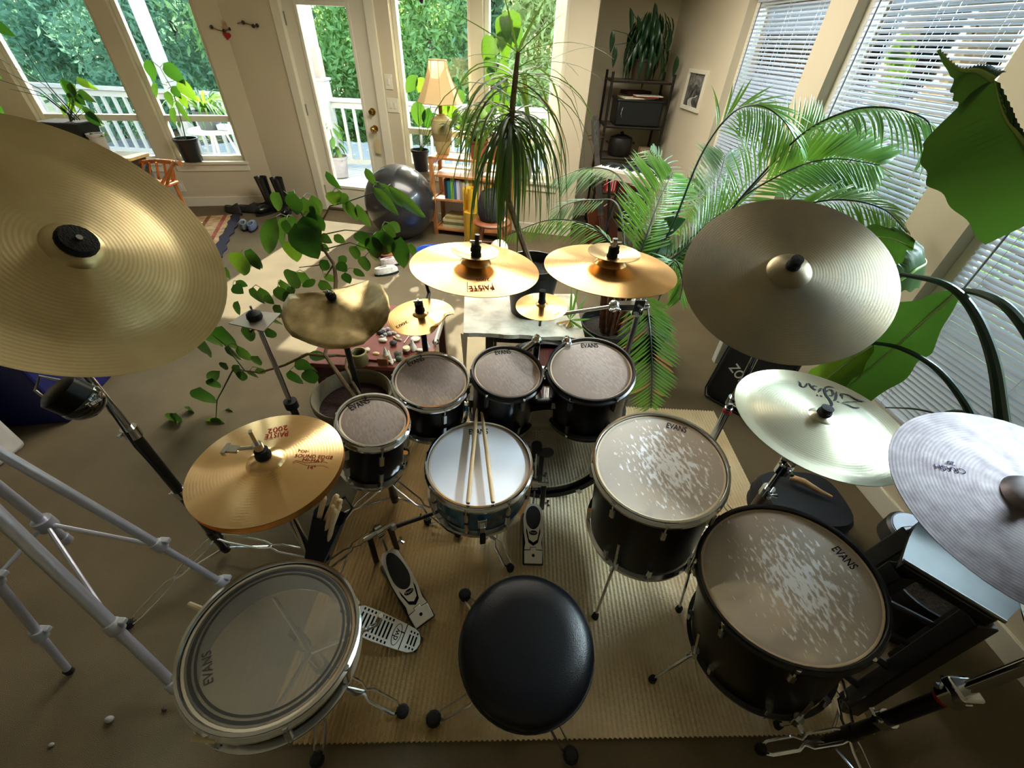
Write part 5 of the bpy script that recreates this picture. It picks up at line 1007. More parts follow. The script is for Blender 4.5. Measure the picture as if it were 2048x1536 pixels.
# wire rack in the alcove
rx0, rx1, ry0, ry1 = .79, 1.36, 4.78, 5.16; RKM = mat('dark_rack_metal', (30, 24, 22), .45, .3)
t = thing('wire_rack', 'dark metal shelf rack in the corner alcove', 'shelf', ((rx0 + rx1) / 2, 4.97, 0)); SH = (.06, .42, .755, 1.035, 1.40)
for x in (rx0, rx1):
    for y in (ry0, ry1): mb = MB(); mb.cyl((x, y, 0), (x, y, 1.46), .0125, 10); part('post', mb, RKM, t)
for z in SH:
    mb = MB()
    for y in (ry0, ry1): mb.cyl((rx0, y, z - .012), (rx1, y, z - .012), .008, 8)
    for x in (rx0, rx1): mb.cyl((x, ry0, z - .012), (x, ry1, z - .012), .008, 8)
    sf = part('shelf_frame', mb, RKM, t); mb = MB(); mb.box(((rx0 + rx1) / 2, (ry0 + ry1) / 2, z - .006), (rx1 - rx0 - .02, ry1 - ry0 - .02, .008)); part('shelf_mesh', mb, mat('rack_shelf', (92, 84, 70), .6, .2), sf)
t = thing('storage_crate', 'black crate with a silver latch on the middle rack shelf', 'crate', (1.10, 4.95, 1.035)); mb = MB(); mb.box((1.10, 4.95, 1.145), (.44, .34, .215)); part('body', mb, BLACKP, t, bev=.015)
mb = MB(); mb.box((1.10, 4.95, 1.247), (.46, .355, .02)); part('lid_rim', mb, BLACKP, t, bev=.006); mb = MB(); mb.tube([(.935, 4.775, 1.19), (.925, 4.768, 1.16), (.925, 4.768, 1.14), (.935, 4.775, 1.11)], .006, 6); part('latch', mb, CHROME, t)
PAP = mat('white_paper', (226, 218, 196), .8)
for i, (x, y, z, rz, c, lb, sz) in enumerate(((1.07, 4.92, 1.258, .15, (224, 212, 180), 'cream paper sheaf on the black crate, jutting to the left', (.30, .24, .012)), (1.16, 4.9, 1.271, -.2, (120, 22, 20), 'dark red folder on the papers over the black crate', (.24, .22, .010)), (1.17, 4.88, 1.282, .05, (230, 222, 204), 'white crumpled paper on the red folder over the black crate', (.26, .18, .006)), (1.08, 5.02, 1.282, .3, (60, 20, 18), 'dark book lying behind the papers on the black crate', (.26, .16, .03)))):
    mb = MB(); mb.box((0, 0, sz[2] / 2), sz); M = Matrix.Translation((x, y, z)) @ Matrix.Rotation(rz, 4, 'Z'); o = put('paper_stack', mb.me('paper_stack', mat('paper%d' % i, c, .8), False), None, M); o['label'] = lb; o['category'] = 'papers'
t = thing('cooking_pot', 'round black pot lying on the lower rack shelf', 'pot', (1.0, 4.92, .755)); mb = MB(); mb.lathe([(.0005, 0), (.10, .003), (.118, .03), (.12, .13), (.11, .165), (.06, .185), (.0005, .19)], 26, Matrix.Translation((1.0, 4.92, .757))); part('body', mb, mat('dark_enamel', (26, 24, 22), .4), t); mb = MB(); mb.ball((1.0, 4.92, .955), .02, 10); part('knob', mb, BLACKP, t)
for s in (-1, 1): mb = MB(); mb.tube([(1.0 + s * .118, 4.90, .87), (1.0 + s * .145, 4.90, .875), (1.0 + s * .145, 4.95, .875), (1.0 + s * .118, 4.95, .87)], .007, 6); part('handle', mb, BLACKP, t)
mb = MB(); mb.box((1.26, 4.9, .80), (.11, .1, .085)); solo('small_box', mb, mat('tan_carton', (150, 126, 92), .8), 'small tan carton on the lower rack shelf right of the black pot', 'box', (1.26, 4.9, .757), bev=.003)
t = thing('striped_box', 'red and white striped box on the rack shelf below the black pot', 'box', (.96, 4.86, .42)); mb = MB(); mb.box((.96, 4.86, .535), (.11, .14, .225)); part('carton', mb, mat('red_carton', (190, 40, 36), .5), t, smooth=False)
for k in range(4): mb = MB(); mb.box((.924 + k * .024, 4.7885, .535), (.007, .002, .2)); part('white_stripe', mb, WHITEINK, t, smooth=False)
mb = MB(); mb.lathe([(.0005, 0), (.13, 0), (.14, .03), (.13, .17), (.07, .2), (.0005, .2)], 22, Matrix.Translation((1.15, 4.93, .422))); solo('red_bag', mb, mat('dark_red_cloth', (110, 14, 18), .7, 0, .2, 20), 'dark red bundle on the rack shelf beside the striped box', 'bag', (1.15, 4.93, .42))
# bass guitar leaning in front of the rack
hd, nt_, bdy = Y(1189, 240, 4.42), Y(1190, 290, 4.40), V((.80, 4.22, .30)); d_ = (hd - bdy).normalized(); Mg = align(bdy, d_, (0, -1, .3)); L = (hd - bdy).length
t = thing('bass_guitar', 'dark bass guitar leaning against the rack behind the palm', 'guitar', (bdy.x, bdy.y, 0)); mb = MB()
body = [(.0, -.26), (.10, -.25), (.16, -.18), (.165, -.08), (.12, .02), (.12, .10), (.155, .18), (.13, .21), (.06, .14), (0, .12), (-.06, .14), (-.14, .24), (-.165, .2), (-.125, .08), (-.12, 0), (-.165, -.08), (-.16, -.18), (-.10, -.25)]
mb.prism(body, -.022, .02, Mg); part('body', mb, mat('sunburst', (90, 40, 22), .15, 0, .2, coat=.5), t, bev=.008)
Ln = (nt_ - bdy).length; mb = MB(); mb.prism([(-.032, .05), (.032, .05), (.021, Ln), (-.021, Ln)], .008, .03, Mg); nk = part('neck', mb, mat('neck_wood', (90, 74, 60), .4), t)
mb = MB(); mb.prism([(-.030, .08), (.030, .08), (.0205, Ln), (-.0205, Ln)], .0305, .034, Mg); part('fretboard', mb, mat('rosewood', (58, 48, 44), .5), nk)
mb = MB(); mb.prism([(-.021, Ln), (.021, Ln), (.036, Ln + .04), (.038, L - .02), (.02, L + .03), (-.012, L + .035), (-.034, L), (-.036, Ln + .04)], .0, .02, Mg); part('headstock', mb, mat('dark_headstock', (54, 52, 50), .35), t)
for k in range(4): mb = MB(); xk = -.015 + .01 * k; mb.cyl(Mg @ V((xk * 1.2, -.12, .04)), Mg @ V((xk * .9, L - .01, .030)), .0013, 5); part('string', mb, STEEL, t)
for k in range(4): s = 1 if k % 2 else -1; mb = MB(); q = Mg @ V((s * .036, Ln + .05 + .03 * (k // 2), .01)); mb.cyl(q, Mg @ V((s * .062, Ln + .05 + .03 * (k // 2), .01)), .004, 6); mb.ball(Mg @ V((s * .066, Ln + .05 + .03 * (k // 2), .01)), .010, 8, (1, 1, .5)); part('tuning_peg', mb, mat('copper_peg', (150, 92, 70), .3, 1), t)
# keyboard
ka, kb_ = Y(1250, 330, 3.95), Y(1345, 390, 3.50); d_ = V((kb_.x - ka.x, kb_.y - ka.y, 0)); 
kc = V((1.06, 3.78, .80)); kd = V((.80, -.62, 0)).normalized(); Mk = align(kc, V((-kd.y, kd.x, 0)), (0, 0, 1)); 
t = thing('keyboard', 'grey electronic piano keyboard behind the palm fronds', 'keyboard', kc); KM = mat('silver_plastic', (186, 172, 160), .4); w_ = .92
mb = MB(); mb.box((0, 0, .0), (w_, .30, .07), Mk); part('case', mb, KM, t, bev=.008)
mb = MB(); mb.box((0, .07, .037), (w_ - .04, .13, .006), Mk); part('control_panel', mb, mat('dark_panel', (46, 50, 52), .4), t)
mb = MB(); mb.box((.12, .085, .041), (.22, .05, .004), Mk); part('display', mb, mat('grey_panel', (120, 122, 134), .3), t)
wk = MB(); wk.box((0, 0, 0), (.0215, .13, .012)); wme = wk.me('white_key', WHITE, False); bk = MB(); bk.box((0, 0, 0), (.011, .08, .014)); bme = bk.me('black_key', BLACKP, False); n_k = int((w_ - .06) / .023); Mi = wm(t).inverted() @ Mk
for k in range(n_k): put('white_key', wme, t, Mi @ Matrix.Translation((-w_ / 2 + .045 + k * .023, -.075, .038)))
for k in range(n_k - 1):
    if k % 7 not in (2, 6): put('black_key', bme, t, Mi @ Matrix.Translation((-w_ / 2 + .045 + (k + .5) * .023, -.05, .049)))
for s in (-1, 1):
    mb = MB(); mb.cyl(Mk @ V((s * .3, -.12, -.04)), Mk @ V((s * .3, .12, -.80)), .013, 8); mb.cyl(Mk @ V((s * .3, .12, -.04)), Mk @ V((s * .3, -.12, -.80)), .013, 8); part('stand_leg', mb, BLACKM, t)
# ------------------------------------------------------------------ bench, red table, things around the kit
MARB = mat('weathered_white_board', (206, 198, 180), .5, 0, .14, 9, .2, 60, c2=(150, 140, 118))
t = thing('bench', 'weathered white topped bench with a black frame behind the rack toms', 'bench', (.06, 2.08, 0))
bz = .42; c4 = [Z(927, 664, bz), Z(1170, 676, bz), Z(1150, 600, bz), Z(926, 600, bz)]
mb = MB(); R_ = random.Random(2); N = 24; lo = []
def lerp(a, b, u): return a * (1 - u) + b * u
fr = [lerp(c4[0], c4[1], i / N) + V((0, -.006 * R_.random() - .004 * sin(i * .9), 0)) for i in range(N + 1)]; bk_ = [lerp(c4[3], c4[2], i / N) + V((0, .08, 0)) for i in range(N + 1)]
vs = fr + bk_; vs = [tuple(v) for v in vs] + [(v.x, v.y, v.z - .025) for v in vs]; k = N + 1
mb.add(vs, [(i, i + 1, k + i + 1, k + i) for i in range(N)] + [(2 * k + i, i * 1 + 0, i + 1, 2 * k + i + 1)[::-1] for i in range(N)] + [(2 * k + i, 3 * k + i, 3 * k + i + 1, 2 * k + i + 1) for i in range(N)] + [(0, k, 3 * k, 2 * k), (N, 2 * k + N, 3 * k + N, k + N), ] + [(k + i, k + i + 1, 3 * k + i + 1, 3 * k + i) for i in range(N)]); part('top_board', mb, MARB, t, smooth=False)
fx0, fx1, fy0, fy1 = c4[0].x + .14, c4[1].x - .08, c4[0].y + .05, c4[3].y + .02
for x in (fx0, fx1):
    for y in (fy0, fy1): mb = MB(); mb.box((x, y, .195), (.045, .045, .39)); part('leg', mb, BLACKM, t, bev=.003, smooth=False)
for y in (fy0, fy1): mb = MB(); mb.box(((fx0 + fx1) / 2, y, .365), (fx1 - fx0, .03, .05)); part('apron', mb, BLACKM, t, smooth=False)
mb = MB(); cc = lerp(c4[0], c4[3], .1) + V((-.004, -.02, 0)); mb.add([(cc.x - .01, cc.y, .40), (cc.x + .03, cc.y - .015, .40), (cc.x + .016, cc.y - .01, .2), (cc.x + .02, cc.y - .01, .0), (cc.x - .008, cc.y, .0), (cc.x - .002, cc.y, .2)], [(0, 1, 2, 5), (5, 2, 3, 4)]); part('peeling_strip', mb, WHITE, t)
# red table with trinkets
RT = mat('red_brown_top', (128, 58, 44), .4, 0, .12, 10, coat=.2); tz = .36
t = thing('coffee_table', 'small red brown table covered with shells and trinkets', 'table', (-.6, 1.85, 0))
cA, cB, cC = Z(868, 736, tz), Z(880, 640, tz), Z(620, 640, tz); tx1 = (cB.x + cA.x) / 2 + .0; ty0 = Z(780, 735, tz).y; ty1 = ty0 + .62; tx0 = tx1 - .62
mb = MB(); mb.box(((tx0 + tx1) / 2, (ty0 + ty1) / 2, tz - .012), (tx1 - tx0, ty1 - ty0, .024)); part('tabletop', mb, RT, t, bev=.004, smooth=False)
for y in (ty0 + .02, ty1 - .02): mb = MB(); mb.box(((tx0 + tx1) / 2, y, tz - .06), (tx1 - tx0 - .04, .018, .07)); part('apron', mb, mat('dark_red_wood', (74, 26, 22), .4), t, smooth=False)
for x in (tx0 + .04, tx1 - .04):
    for y in (ty0 + .04, ty1 - .04): mb = MB(); mb.box((x, y, (tz - .024) / 2), (.045, .045, tz - .024)); part('leg', mb, mat('dark_red_wood', (74, 26, 22)), t, smooth=False)
mb = MB(); mb.box((tx1 - .004, (ty0 + ty1) / 2 + .1, tz + .012), (.012, .4, .03)); part('pale_edge_strip', mb, MARB, t, smooth=False)
SHELLM = mat('sea_shell', (226, 214, 188), .4, 0, .12, 30); BONE = mat('bone_white', (222, 206, 172), .5, 0, .1, 30); DKM = mat('dark_trinket', (52, 44, 40), .6, 0, .2, 30); GREYT = mat('grey_trinket', (150, 144, 140), .5, 0, .2, 40); OLIVE = mat('olive_glaze', (112, 98, 56), .35, 0, .15, 12)
def at(x, y): return Z(x, y, tz + .0005)
def ob(nm, mb, m, px_, lb, cat='trinket', M=None):
    q = at(*px_); me = mb.me(nm, m); o = put(nm, me, None, Matrix.Translation(q) @ (M or Matrix.Identity(4))); o['label'] = lb; o['category'] = cat; o['group'] = 'trinkets on the red table'; return o
q = at(722, 728); t = thing('pottery_jar', 'olive brown pottery jar with a wide lip on the red table', 'jar', q, group='trinkets on the red table'); mb = MB(); mb.lathe([(.0005, 0), (.034, .0), (.042, .02), (.041, .05), (.034, .062), (.040, .070), (.041, .076), (.034, .077), (.028, .07), (.030, .02), (.0005, .016)], 24, Matrix.Translation(q)); part('body', mb, OLIVE, t); mb = MB(); mb.lathe([(.034, .0775), (.041, .0765), (.041, .070)], 24, Matrix.Translation(q)); part('glazed_lip', mb, mat('pale_glaze', (176, 164, 104), .3), t)
ob('shell_spire', MB().lathe([(.0005, 0), (.022, .002), (.024, .012), (.016, .03), (.010, .055), (.004, .082), (.0005, .09)], 14), SHELLM, (774, 722), 'tall pointed white shell standing near the front of the red table')
ob('shell_spire', MB().lathe([(.0005, 0), (.018, .002), (.019, .014), (.012, .034), (.005, .055), (.0005, .06)], 12), SHELLM, (827, 700), 'smaller pointed white shell near the right of the red table')
mb = MB(); [mb.ball((.018 * cos(a * 1.9) * (a / 7), .018 * sin(a * 1.9) * (a / 7), .008 + .002 * (a % 3)), .0075, 8) for a in range(1, 9)]; mb.tube([(0, 0, .008), (-.012, .02, .03), (-.02, .04, .05)], [.009, .008, .005], 8); ob('coral_piece', mb, SHELLM, (783, 726), 'white branching coral lying beside the tall shell')
mb = MB(); mb.box((0, 0, .02), (.05, .035, .04)); ob('small_casket', mb, mat('amber_casket', (134, 78, 36), .4, 0, .2, 20), (768, 727), 'tiny amber brown casket behind the coral at the table front', 'casket')
mb = MB(); mb.lathe([(.0005, 0), (.021, 0), (.022, .018), (.016, .019), (.0005, .014)], 18); ob('candle_cup', mb, mat('dark_red_cup', (92, 30, 24), .4), (814, 705), 'dark red cup of a candle on the red table', 'cup'); mb = MB(); mb.lathe([(.0005, .0185), (.018, .0185), (.02, .022), (.018, .034), (.0005, .036)], 18); ob('tea_candle', mb, mat('cream_wax', (222, 204, 150), .4), (814, 705), 'cream candle standing in the dark red cup', 'candle')
mb = MB(); mb.lathe([(.0005, .0), (.012, 0), (.015, .005), (.013, .012), (.0005, .014)], 16); ob('wax_pellet', mb, mat('cream_wax2', (226, 210, 180), .4), (735, 701), 'cream round pebble alone at the left of the trinkets', 'pebble')
mb = MB(); mb.lathe([(.0005, 0), (.02, .002), (.026, .010), (.02, .014), (.0005, .012)], 18); ob('cockle_shell', mb, SHELLM, (831, 680), 'flat white oval shell below the splash cymbal'); ob('cockle_shell', MB().ball((0, 0, .007), .02, 12, (1, .6, .35)), mat('peach_shell', (226, 188, 124), .4), (752, 709), 'flat peach shell in the middle of the red table'); ob('cockle_shell', MB().ball((0, 0, .007), .02, 12, (1.1, .6, .35)), SHELLM, (840, 702), 'white shell half hidden behind the second chrome tom')
ob('cockle_shell', MB().ball((0, 0, .010), .021, 12, (1.2, .7, .5)), SHELLM, (766, 683), 'white shell with a dark underside at the left of the shell row'); ob('cockle_shell', MB().ball((0, 0, .010), .013, 10, (1, .8, .8)), SHELLM, (796, 676), 'round white shell just below the splash edge'); ob('cockle_shell', MB().ball((0, 0, .010), .012, 10, (1.4, .8, .8)), SHELLM, (788, 668), 'small white shell beside the grey trinkets')
ob('dark_stone', MB().ball((0, 0, .014), .021, 10, (1, .9, .7)), DKM, (787, 690), 'dark stone in the middle of the shells', 'stone'); ob('dark_stone', MB().ball((0, 0, .012), .019, 10, (1, 1.2, .7)), DKM, (824, 694), 'dark stone behind the smaller pointed shell', 'stone'); ob('dark_stone', MB().ball((0, 0, .014), .021, 8, (1, .9, .8)), mat('moss_stone', (84, 82, 60), .7), (796, 712), 'mossy stone between the coral and the tom rim', 'stone'); ob('dark_stone', MB().ball((0, 0, .012), .02, 8, (1.1, .9, .7)), mat('green_stone', (66, 70, 50), .6), (799, 721), 'greenish stone against the chrome tom rim', 'stone'); ob('dark_stone', MB().ball((0, 0, .010), .018, 8, (1.3, .9, .7)), DKM, (760, 667), 'dark flat stone beside the bent cymbal corner', 'stone')
for i, (px_, r) in enumerate((((768, 664), .018), ((776, 661), .015), ((771, 672), .014), ((779, 670), .016), ((770, 679), .012), ((764, 675), .011))): ob('grey_pebble', MB().ball((0, 0, r * .7), r, 8, (1, .9, .7)), GREYT, px_, ['largest grey pebble at the back of the pebble heap', 'grey pebble right of the largest in the heap', 'grey pebble in the middle of the heap', 'grey pebble on the right side of the heap', 'grey pebble at the front of the heap', 'small grey pebble at the left of the heap'][i], 'pebble')
mb = MB(); mb.tube([(0, 0, .004), (.006, .035, .004), (.012, .066, .004)], [.003, .0025, .0035], 6); ob('bone_pin', mb, BONE, (808, 687), 'thin bone pin lying near the round white shell', 'pin')
mb = MB(); mb.tube([(-.02, .02, .006), (.0, .0, .008), (.03, -.006, .006)], [.006, .004, .006], 8); ob('bone_piece', mb, BONE, (793, 680), 'pale bone fragment beside the dark stone', 'bone'); mb = MB(); mb.tube([(.016 * cos(a), .016 * sin(a) * .8, .018) for a in np.linspace(0, 2 * pi, 17)[:-1]], .0045, 6, closed=True); ob('wooden_ring', mb, mat('dark_ring', (70, 48, 38), .5), (873, 686), 'dark wooden ring at the right edge of the red table', 'ring', Matrix.Rotation(.6, 4, 'X'))
mb = MB(); mb.box((0, 0, .005), (.10, .035, .01)); ob('red_booklet', mb, mat('red_booklet', (134, 50, 40), .6), (745, 718), 'thin red booklet beside the olive jar', 'booklet', Matrix.Rotation(-.1, 4, 'Z'))
mb = MB(); mb.lathe([(.0005, 0), (.018, 0), (.010, .03), (.0005, .036)], 12); ob('tiny_figure', mb, mat('pale_green_glass', (190, 200, 170), .2), (853, 694), 'pale green cone by the splash stand pole', 'ornament')
# big black pot on the bench
def pot(name, label, c, r0_, r1_, h, m, soil=True, group='plant pots', lip=.008, parent=None):
    t = parent; Mt = Matrix.Translation(c)
    mb = MB(); mb.lathe([(.0005, 0), (r0_, .0), (r1_ - lip, h * .86), (r1_, h * .88), (r1_ + lip * .3, h), (r1_ - lip * .6, h), (r1_ - lip, h * .85), (r1_ - lip * 1.4, h * .8)], 32, Mt); part('pot', mb, m, t)
    mb = MB(); mb.disc(r1_ - lip * 1.3, h * .82, 24, Mt); part('soil', mb, SOIL, t)
POTB = mat('black_pot', (20, 21, 23), .4, 0, .1)
# gig bag, case, mallet, orange cloth
gq = Z(1478, 790, .0); t = thing('gig_bag', 'black gig bag with white letters leaning by the right wall', 'bag', (1.50, 1.95, 0)); GB = mat('black_nylon', (14, 15, 20), .75, 0, .1, 30, .2, 200)
G0 = Z(1440, 812, .01); Mg2 = align(V((1.36, 1.86, .0)), V((.12, .10, 1)), (-.75, -.75, .2)); mb = MB()
o = [(-.17, 0), (.15, 0), (.18, .04), (.17, .42), (.11, .50), (-.12, .5), (-.18, .40), (-.19, .05)]; mb.prism(o, -.06, .06, Mg2); part('body', mb, GB, t, bev=.02)
mb = MB(); mb.tube([Mg2 @ V((x, y, .062)) for x, y in o], .005, 6, closed=True); part('zip', mb, BLACKP, t)
nn = Mg2.col[2].to_3d(); p0 = Mg2 @ V((0, .2, .0605)); text('ZON', PL(1457, 735, p0, nn), PL(1484, 772, p0, nn), nn, WHITEINK, t, tall=1.35, bold=.02)
mb = MB(); q = Z(1424, 700, .25); mb.box((1.40, 2.22, .22), (.16, .05, .3), ); solo('display_board', mb, mat('pale_board', (206, 204, 196), .6), 'pale board standing behind the lettered gig bag', 'board', (1.40, 2.22, .07), bev=.003)
t = thing('instrument_case', 'rounded black padded case lying behind the pale china stand', 'case', (1.36, 1.07, 0)); c0_ = [Z(x, y, .16) for x, y in ((1520, 945), (1600, 930), (1680, 985), (1690, 1030), (1640, 1060), (1540, 1040))]; ctr = sum(c0_, V()) / 6
mb = MB(); n = 28; vs = []
for z, s in ((0, .94), (.03, 1), (.14, 1), (.165, .93)): vs += [(ctr.x + (.20 * s * np.sign(cos(a)) * abs(cos(a)) ** .6 * .9), ctr.y + .15 * s * np.sign(sin(a)) * abs(sin(a)) ** .6 - 0.0, z) for a in np.linspace(0, 2 * pi, n + 1)[:-1]]
mb.add(vs, [(i * n + k, i * n + (k + 1) % n, (i + 1) * n + (k + 1) % n, (i + 1) * n + k) for i in range(3) for k in range(n)] + [tuple(3 * n + k for k in range(n))]); part('body', mb, GB, t)
mb = MB(); mb.tube([(ctr.x + .203 * np.sign(cos(a)) * abs(cos(a)) ** .6 * .9, ctr.y + .152 * np.sign(sin(a)) * abs(sin(a)) ** .6, .09) for a in np.linspace(0, 2 * pi, n + 1)[:-1]], .005, 6, closed=True); part('zip', mb, BLACKP, t)
a, b = Z(1580, 955, .19), Z(1664, 994, .185); mb = MB(); mb.tube([a, a * .7 + b * .3 + V((0, 0, .012)), a * .3 + b * .7, b], [.016, .014, .011, .006], 10); solo('wooden_beater', mb, mat('pale_root', (200, 160, 112), .7, 0, .15, 30), 'pale gnarled wooden beater lying on the black case', 'beater', a)
oq2 = Z(1815, 1015, .07); t = thing('orange_cloth', 'orange fabric creature half hidden behind the purple crash cymbal', 'toy', oq2); ORG = mat('orange_felt', (190, 110, 46), .9, 0, .2, 20); mb = MB(); mb.ball(oq2 + V((.05, .0, .0)), .06, 14, (.9, .8, 1)); part('body', mb, ORG, t)
for e in ((-.045, -.02, -.02), (-.02, .03, .04)): mb = MB(); mb.tube([oq2 + V((.03, 0, 0)), oq2 + V(e)], [.02, .008], 8); part('limb', mb, ORG, t)
mb = MB(); mb.tube([oq2 + V((-.045, -.02, -.02)), oq2 + V((-.07, -.02, 0.0))], [.008, .002], 6); part('white_tip', mb, WHITE, t)
# high black stool with a steel tray and a round practice pad behind it
STZ = .66; tc_ = [Z(1803, 1122, STZ), Z(2008, 1246, STZ), Z(2110, 1150, STZ), Z(1836, 1032, STZ)]
cx = sum((c.x for c in tc_)) / 4; cy = sum((c.y for c in tc_)) / 4; t = thing('bar_stool', 'black wooden bar stool with a tray on its seat at the right', 'stool', (cx, cy, 0))
Cc = V((cx, cy, 0)); Bk = mat('black_wood', (16, 16, 18), .4, 0, .15, 10)
mb = MB(); mb.add([c + V((0, 0, -.012)) - (c - Cc - V((0, 0, STZ))) * .06 for c in tc_] + [c + V((0, 0, -.045)) - (c - Cc - V((0, 0, STZ))) * .06 for c in tc_], [(0, 1, 2, 3), (7, 6, 5, 4), (0, 4, 5, 1), (1, 5, 6, 2), (2, 6, 7, 3), (3, 7, 4, 0)]); part('seat', mb, Bk, t, bev=.006, smooth=False)
feet = []
for c in tc_: d = (c - Cc); d.z = 0; tp = Cc + d * .80 + V((0, 0, STZ - .045)); ft = Cc + d * 1.12; feet.append((tp, ft)); mb = MB(); mb.bar(tp, ft, .05, .05, d); part('leg', mb, Bk, t, bev=.004, smooth=False)
for k in range(4):
    for u in (.55, .80): a = lerp(*feet[k], u); b = lerp(*feet[(k + 1) % 4], u - .06 * (k % 2)); mb = MB(); mb.cyl(a, b, .012, 10); part('rung', mb, Bk, t)
t = thing('steel_tray', 'curved brushed steel tray resting on the black bar stool', 'tray', (cx, cy, STZ)); mb = MB(); M_, N_ = 14, 6; vs = []
for layer in (0, .004):
    for i in range(M_ + 1):
        for j in range(N_ + 1):
            p = lerp(lerp(tc_[0], tc_[3], j / N_), lerp(tc_[1], tc_[2], j / N_), i / M_); vs.append(p + V((0, 0, -.008 + layer + .05 * (2 * j / N_ - 1) ** 2 * (1 if j > N_ / 2 else .12))))
k = (M_ + 1) * (N_ + 1); fs = [(i * (N_ + 1) + j, i * (N_ + 1) + j + 1, (i + 1) * (N_ + 1) + j + 1, (i + 1) * (N_ + 1) + j) for i in range(M_) for j in range(N_)]
mb.add(vs, [f[::-1] for f in fs] + [tuple(q + k for q in f) for f in fs] + [(j, j + 1, k + j + 1, k + j) for j in range(N_)] + [(i * (N_ + 1), k + i * (N_ + 1), k + (i + 1) * (N_ + 1), (i + 1) * (N_ + 1)) for i in range(M_)]); part('sheet', mb, mat('tray_steel', (96, 100, 102), .5, .9, .08, 12), t)
mb = MB(); mb.tube([lerp(tc_[0], tc_[1], i / 10) + V((0, 0, .006)) for i in range(11)], .005, 6); part('rolled_edge', mb, STEEL, t)
pq = Z(1822, 1085, .55); pq = V((pq.x + .04, pq.y + .03, 0)); t = thing('practice_pad', 'round pale practice pad drum behind the steel tray', 'drum', pq); mb = MB(); mb.lathe([(.0005, .49), (.07, .49), (.078, .50), (.078, .55), (.07, .558), (.0005, .558)], 28, Matrix.Translation(pq)); part('rim', mb, BLACKP, t); mb = MB(); mb.disc(.066, .5595, 28, Matrix.Translation(pq)); part('pad', mb, mat('pale_blue_pad', (176, 186, 206), .5), t); mb = MB(); mb.cyl(pq + V((0, 0, .5)), pq + V((0, 0, .02)), .014, 10); mb.lathe([(.0005, 0), (.11, 0), (.11, .012), (.02, .03), (.0005, .03)], 20, Matrix.Translation(pq)); part('pedestal', mb, BLACKM, t)
# left edge: blue bin, white box, small drum feet
NAVY = mat('navy_plastic', (14, 22, 92), .5, 0, .08); e0, e1 = Z(140, 850, .02), Z(60, 880, .0)
t = thing('storage_tub', 'navy blue storage tub on the carpet at the left edge', 'tub', (-2.3, 1.75, 0)); q0 = Z(142, 845, .0); ux = V((-.98, -.2, 0)).normalized(); Mt = Matrix(((-ux.x, ux.y, 0, q0.x), (-ux.y, -ux.x, 0, q0.y), (0, 0, 1, 0), (0, 0, 0, 1)))
mb = MB(); vs = [(-.75, 0, 0), (0, 0, 0), (0, .5, 0), (-.75, .5, 0), (-.78, -.03, .42), (.03, -.03, .42), (.03, .53, .42), (-.78, .53, .42)]; mb.add(vs, [(3, 2, 1, 0), (0, 1, 5, 4), (1, 2, 6, 5), (2, 3, 7, 6), (3, 0, 4, 7), (4, 5, 6, 7)], Mt); part('body', mb, NAVY, t, bev=.012, smooth=False)
mb = MB(); mb.box((-.375, .25, .43), (.86, .6, .03), Mt); part('lid', mb, NAVY, t, bev=.008, smooth=False)
t = thing('white_appliance', 'pale grey rounded box beside the navy tub at the left edge', 'box', (-2.35, 1.2, 0)); qb = Z(58, 892, .0); mb = MB(); mb.box((qb.x - .4, qb.y - .14, .14), (.8, .30, .28)); part('case', mb, mat('pale_grey_plastic', (206, 204, 200), .4), t, bev=.03); mb = MB(); mb.box((qb.x - .4, qb.y - .292, .075), (.8, .01, .06)); part('lower_band', mb, mat('grey_band2', (150, 148, 146), .5), t)
for i, (px_, r, lb) in enumerate((((222, 1440), .014, 'small pale pebble shaped scrap on the dark carpet'), ((105, 1490), .008, 'tiny pale scrap near the lower left corner'), ((330, 1420), .008, 'tiny dark cap near the tripod foot'))):
    q = Z(*px_, 0); solo('floor_scrap', MB().ball(q + V((0, 0, r * .6)), r, 10, (1, .7, .6)), mat('pale_scrap', (160, 160, 158), .6) if i < 2 else DKM, lb, 'scrap', q)
# ------------------------------------------------------------------ plants
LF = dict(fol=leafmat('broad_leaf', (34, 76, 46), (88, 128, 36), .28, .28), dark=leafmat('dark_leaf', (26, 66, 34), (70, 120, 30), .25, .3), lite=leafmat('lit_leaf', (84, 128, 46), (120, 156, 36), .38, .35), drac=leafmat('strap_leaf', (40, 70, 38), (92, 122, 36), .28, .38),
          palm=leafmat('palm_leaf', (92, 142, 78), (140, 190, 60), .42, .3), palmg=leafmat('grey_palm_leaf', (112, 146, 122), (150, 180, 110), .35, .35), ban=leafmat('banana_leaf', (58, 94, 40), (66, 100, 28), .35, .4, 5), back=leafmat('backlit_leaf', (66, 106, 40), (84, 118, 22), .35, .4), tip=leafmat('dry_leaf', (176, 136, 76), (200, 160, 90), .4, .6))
STEM = mat('green_stem', (74, 98, 44), .5, 0, .15, 20); WOODST = mat('woody_stem', (128, 104, 72), .8, 0, .2, 30, .4, 120); DSTEM = mat('dark_petiole', (34, 56, 40), .4)
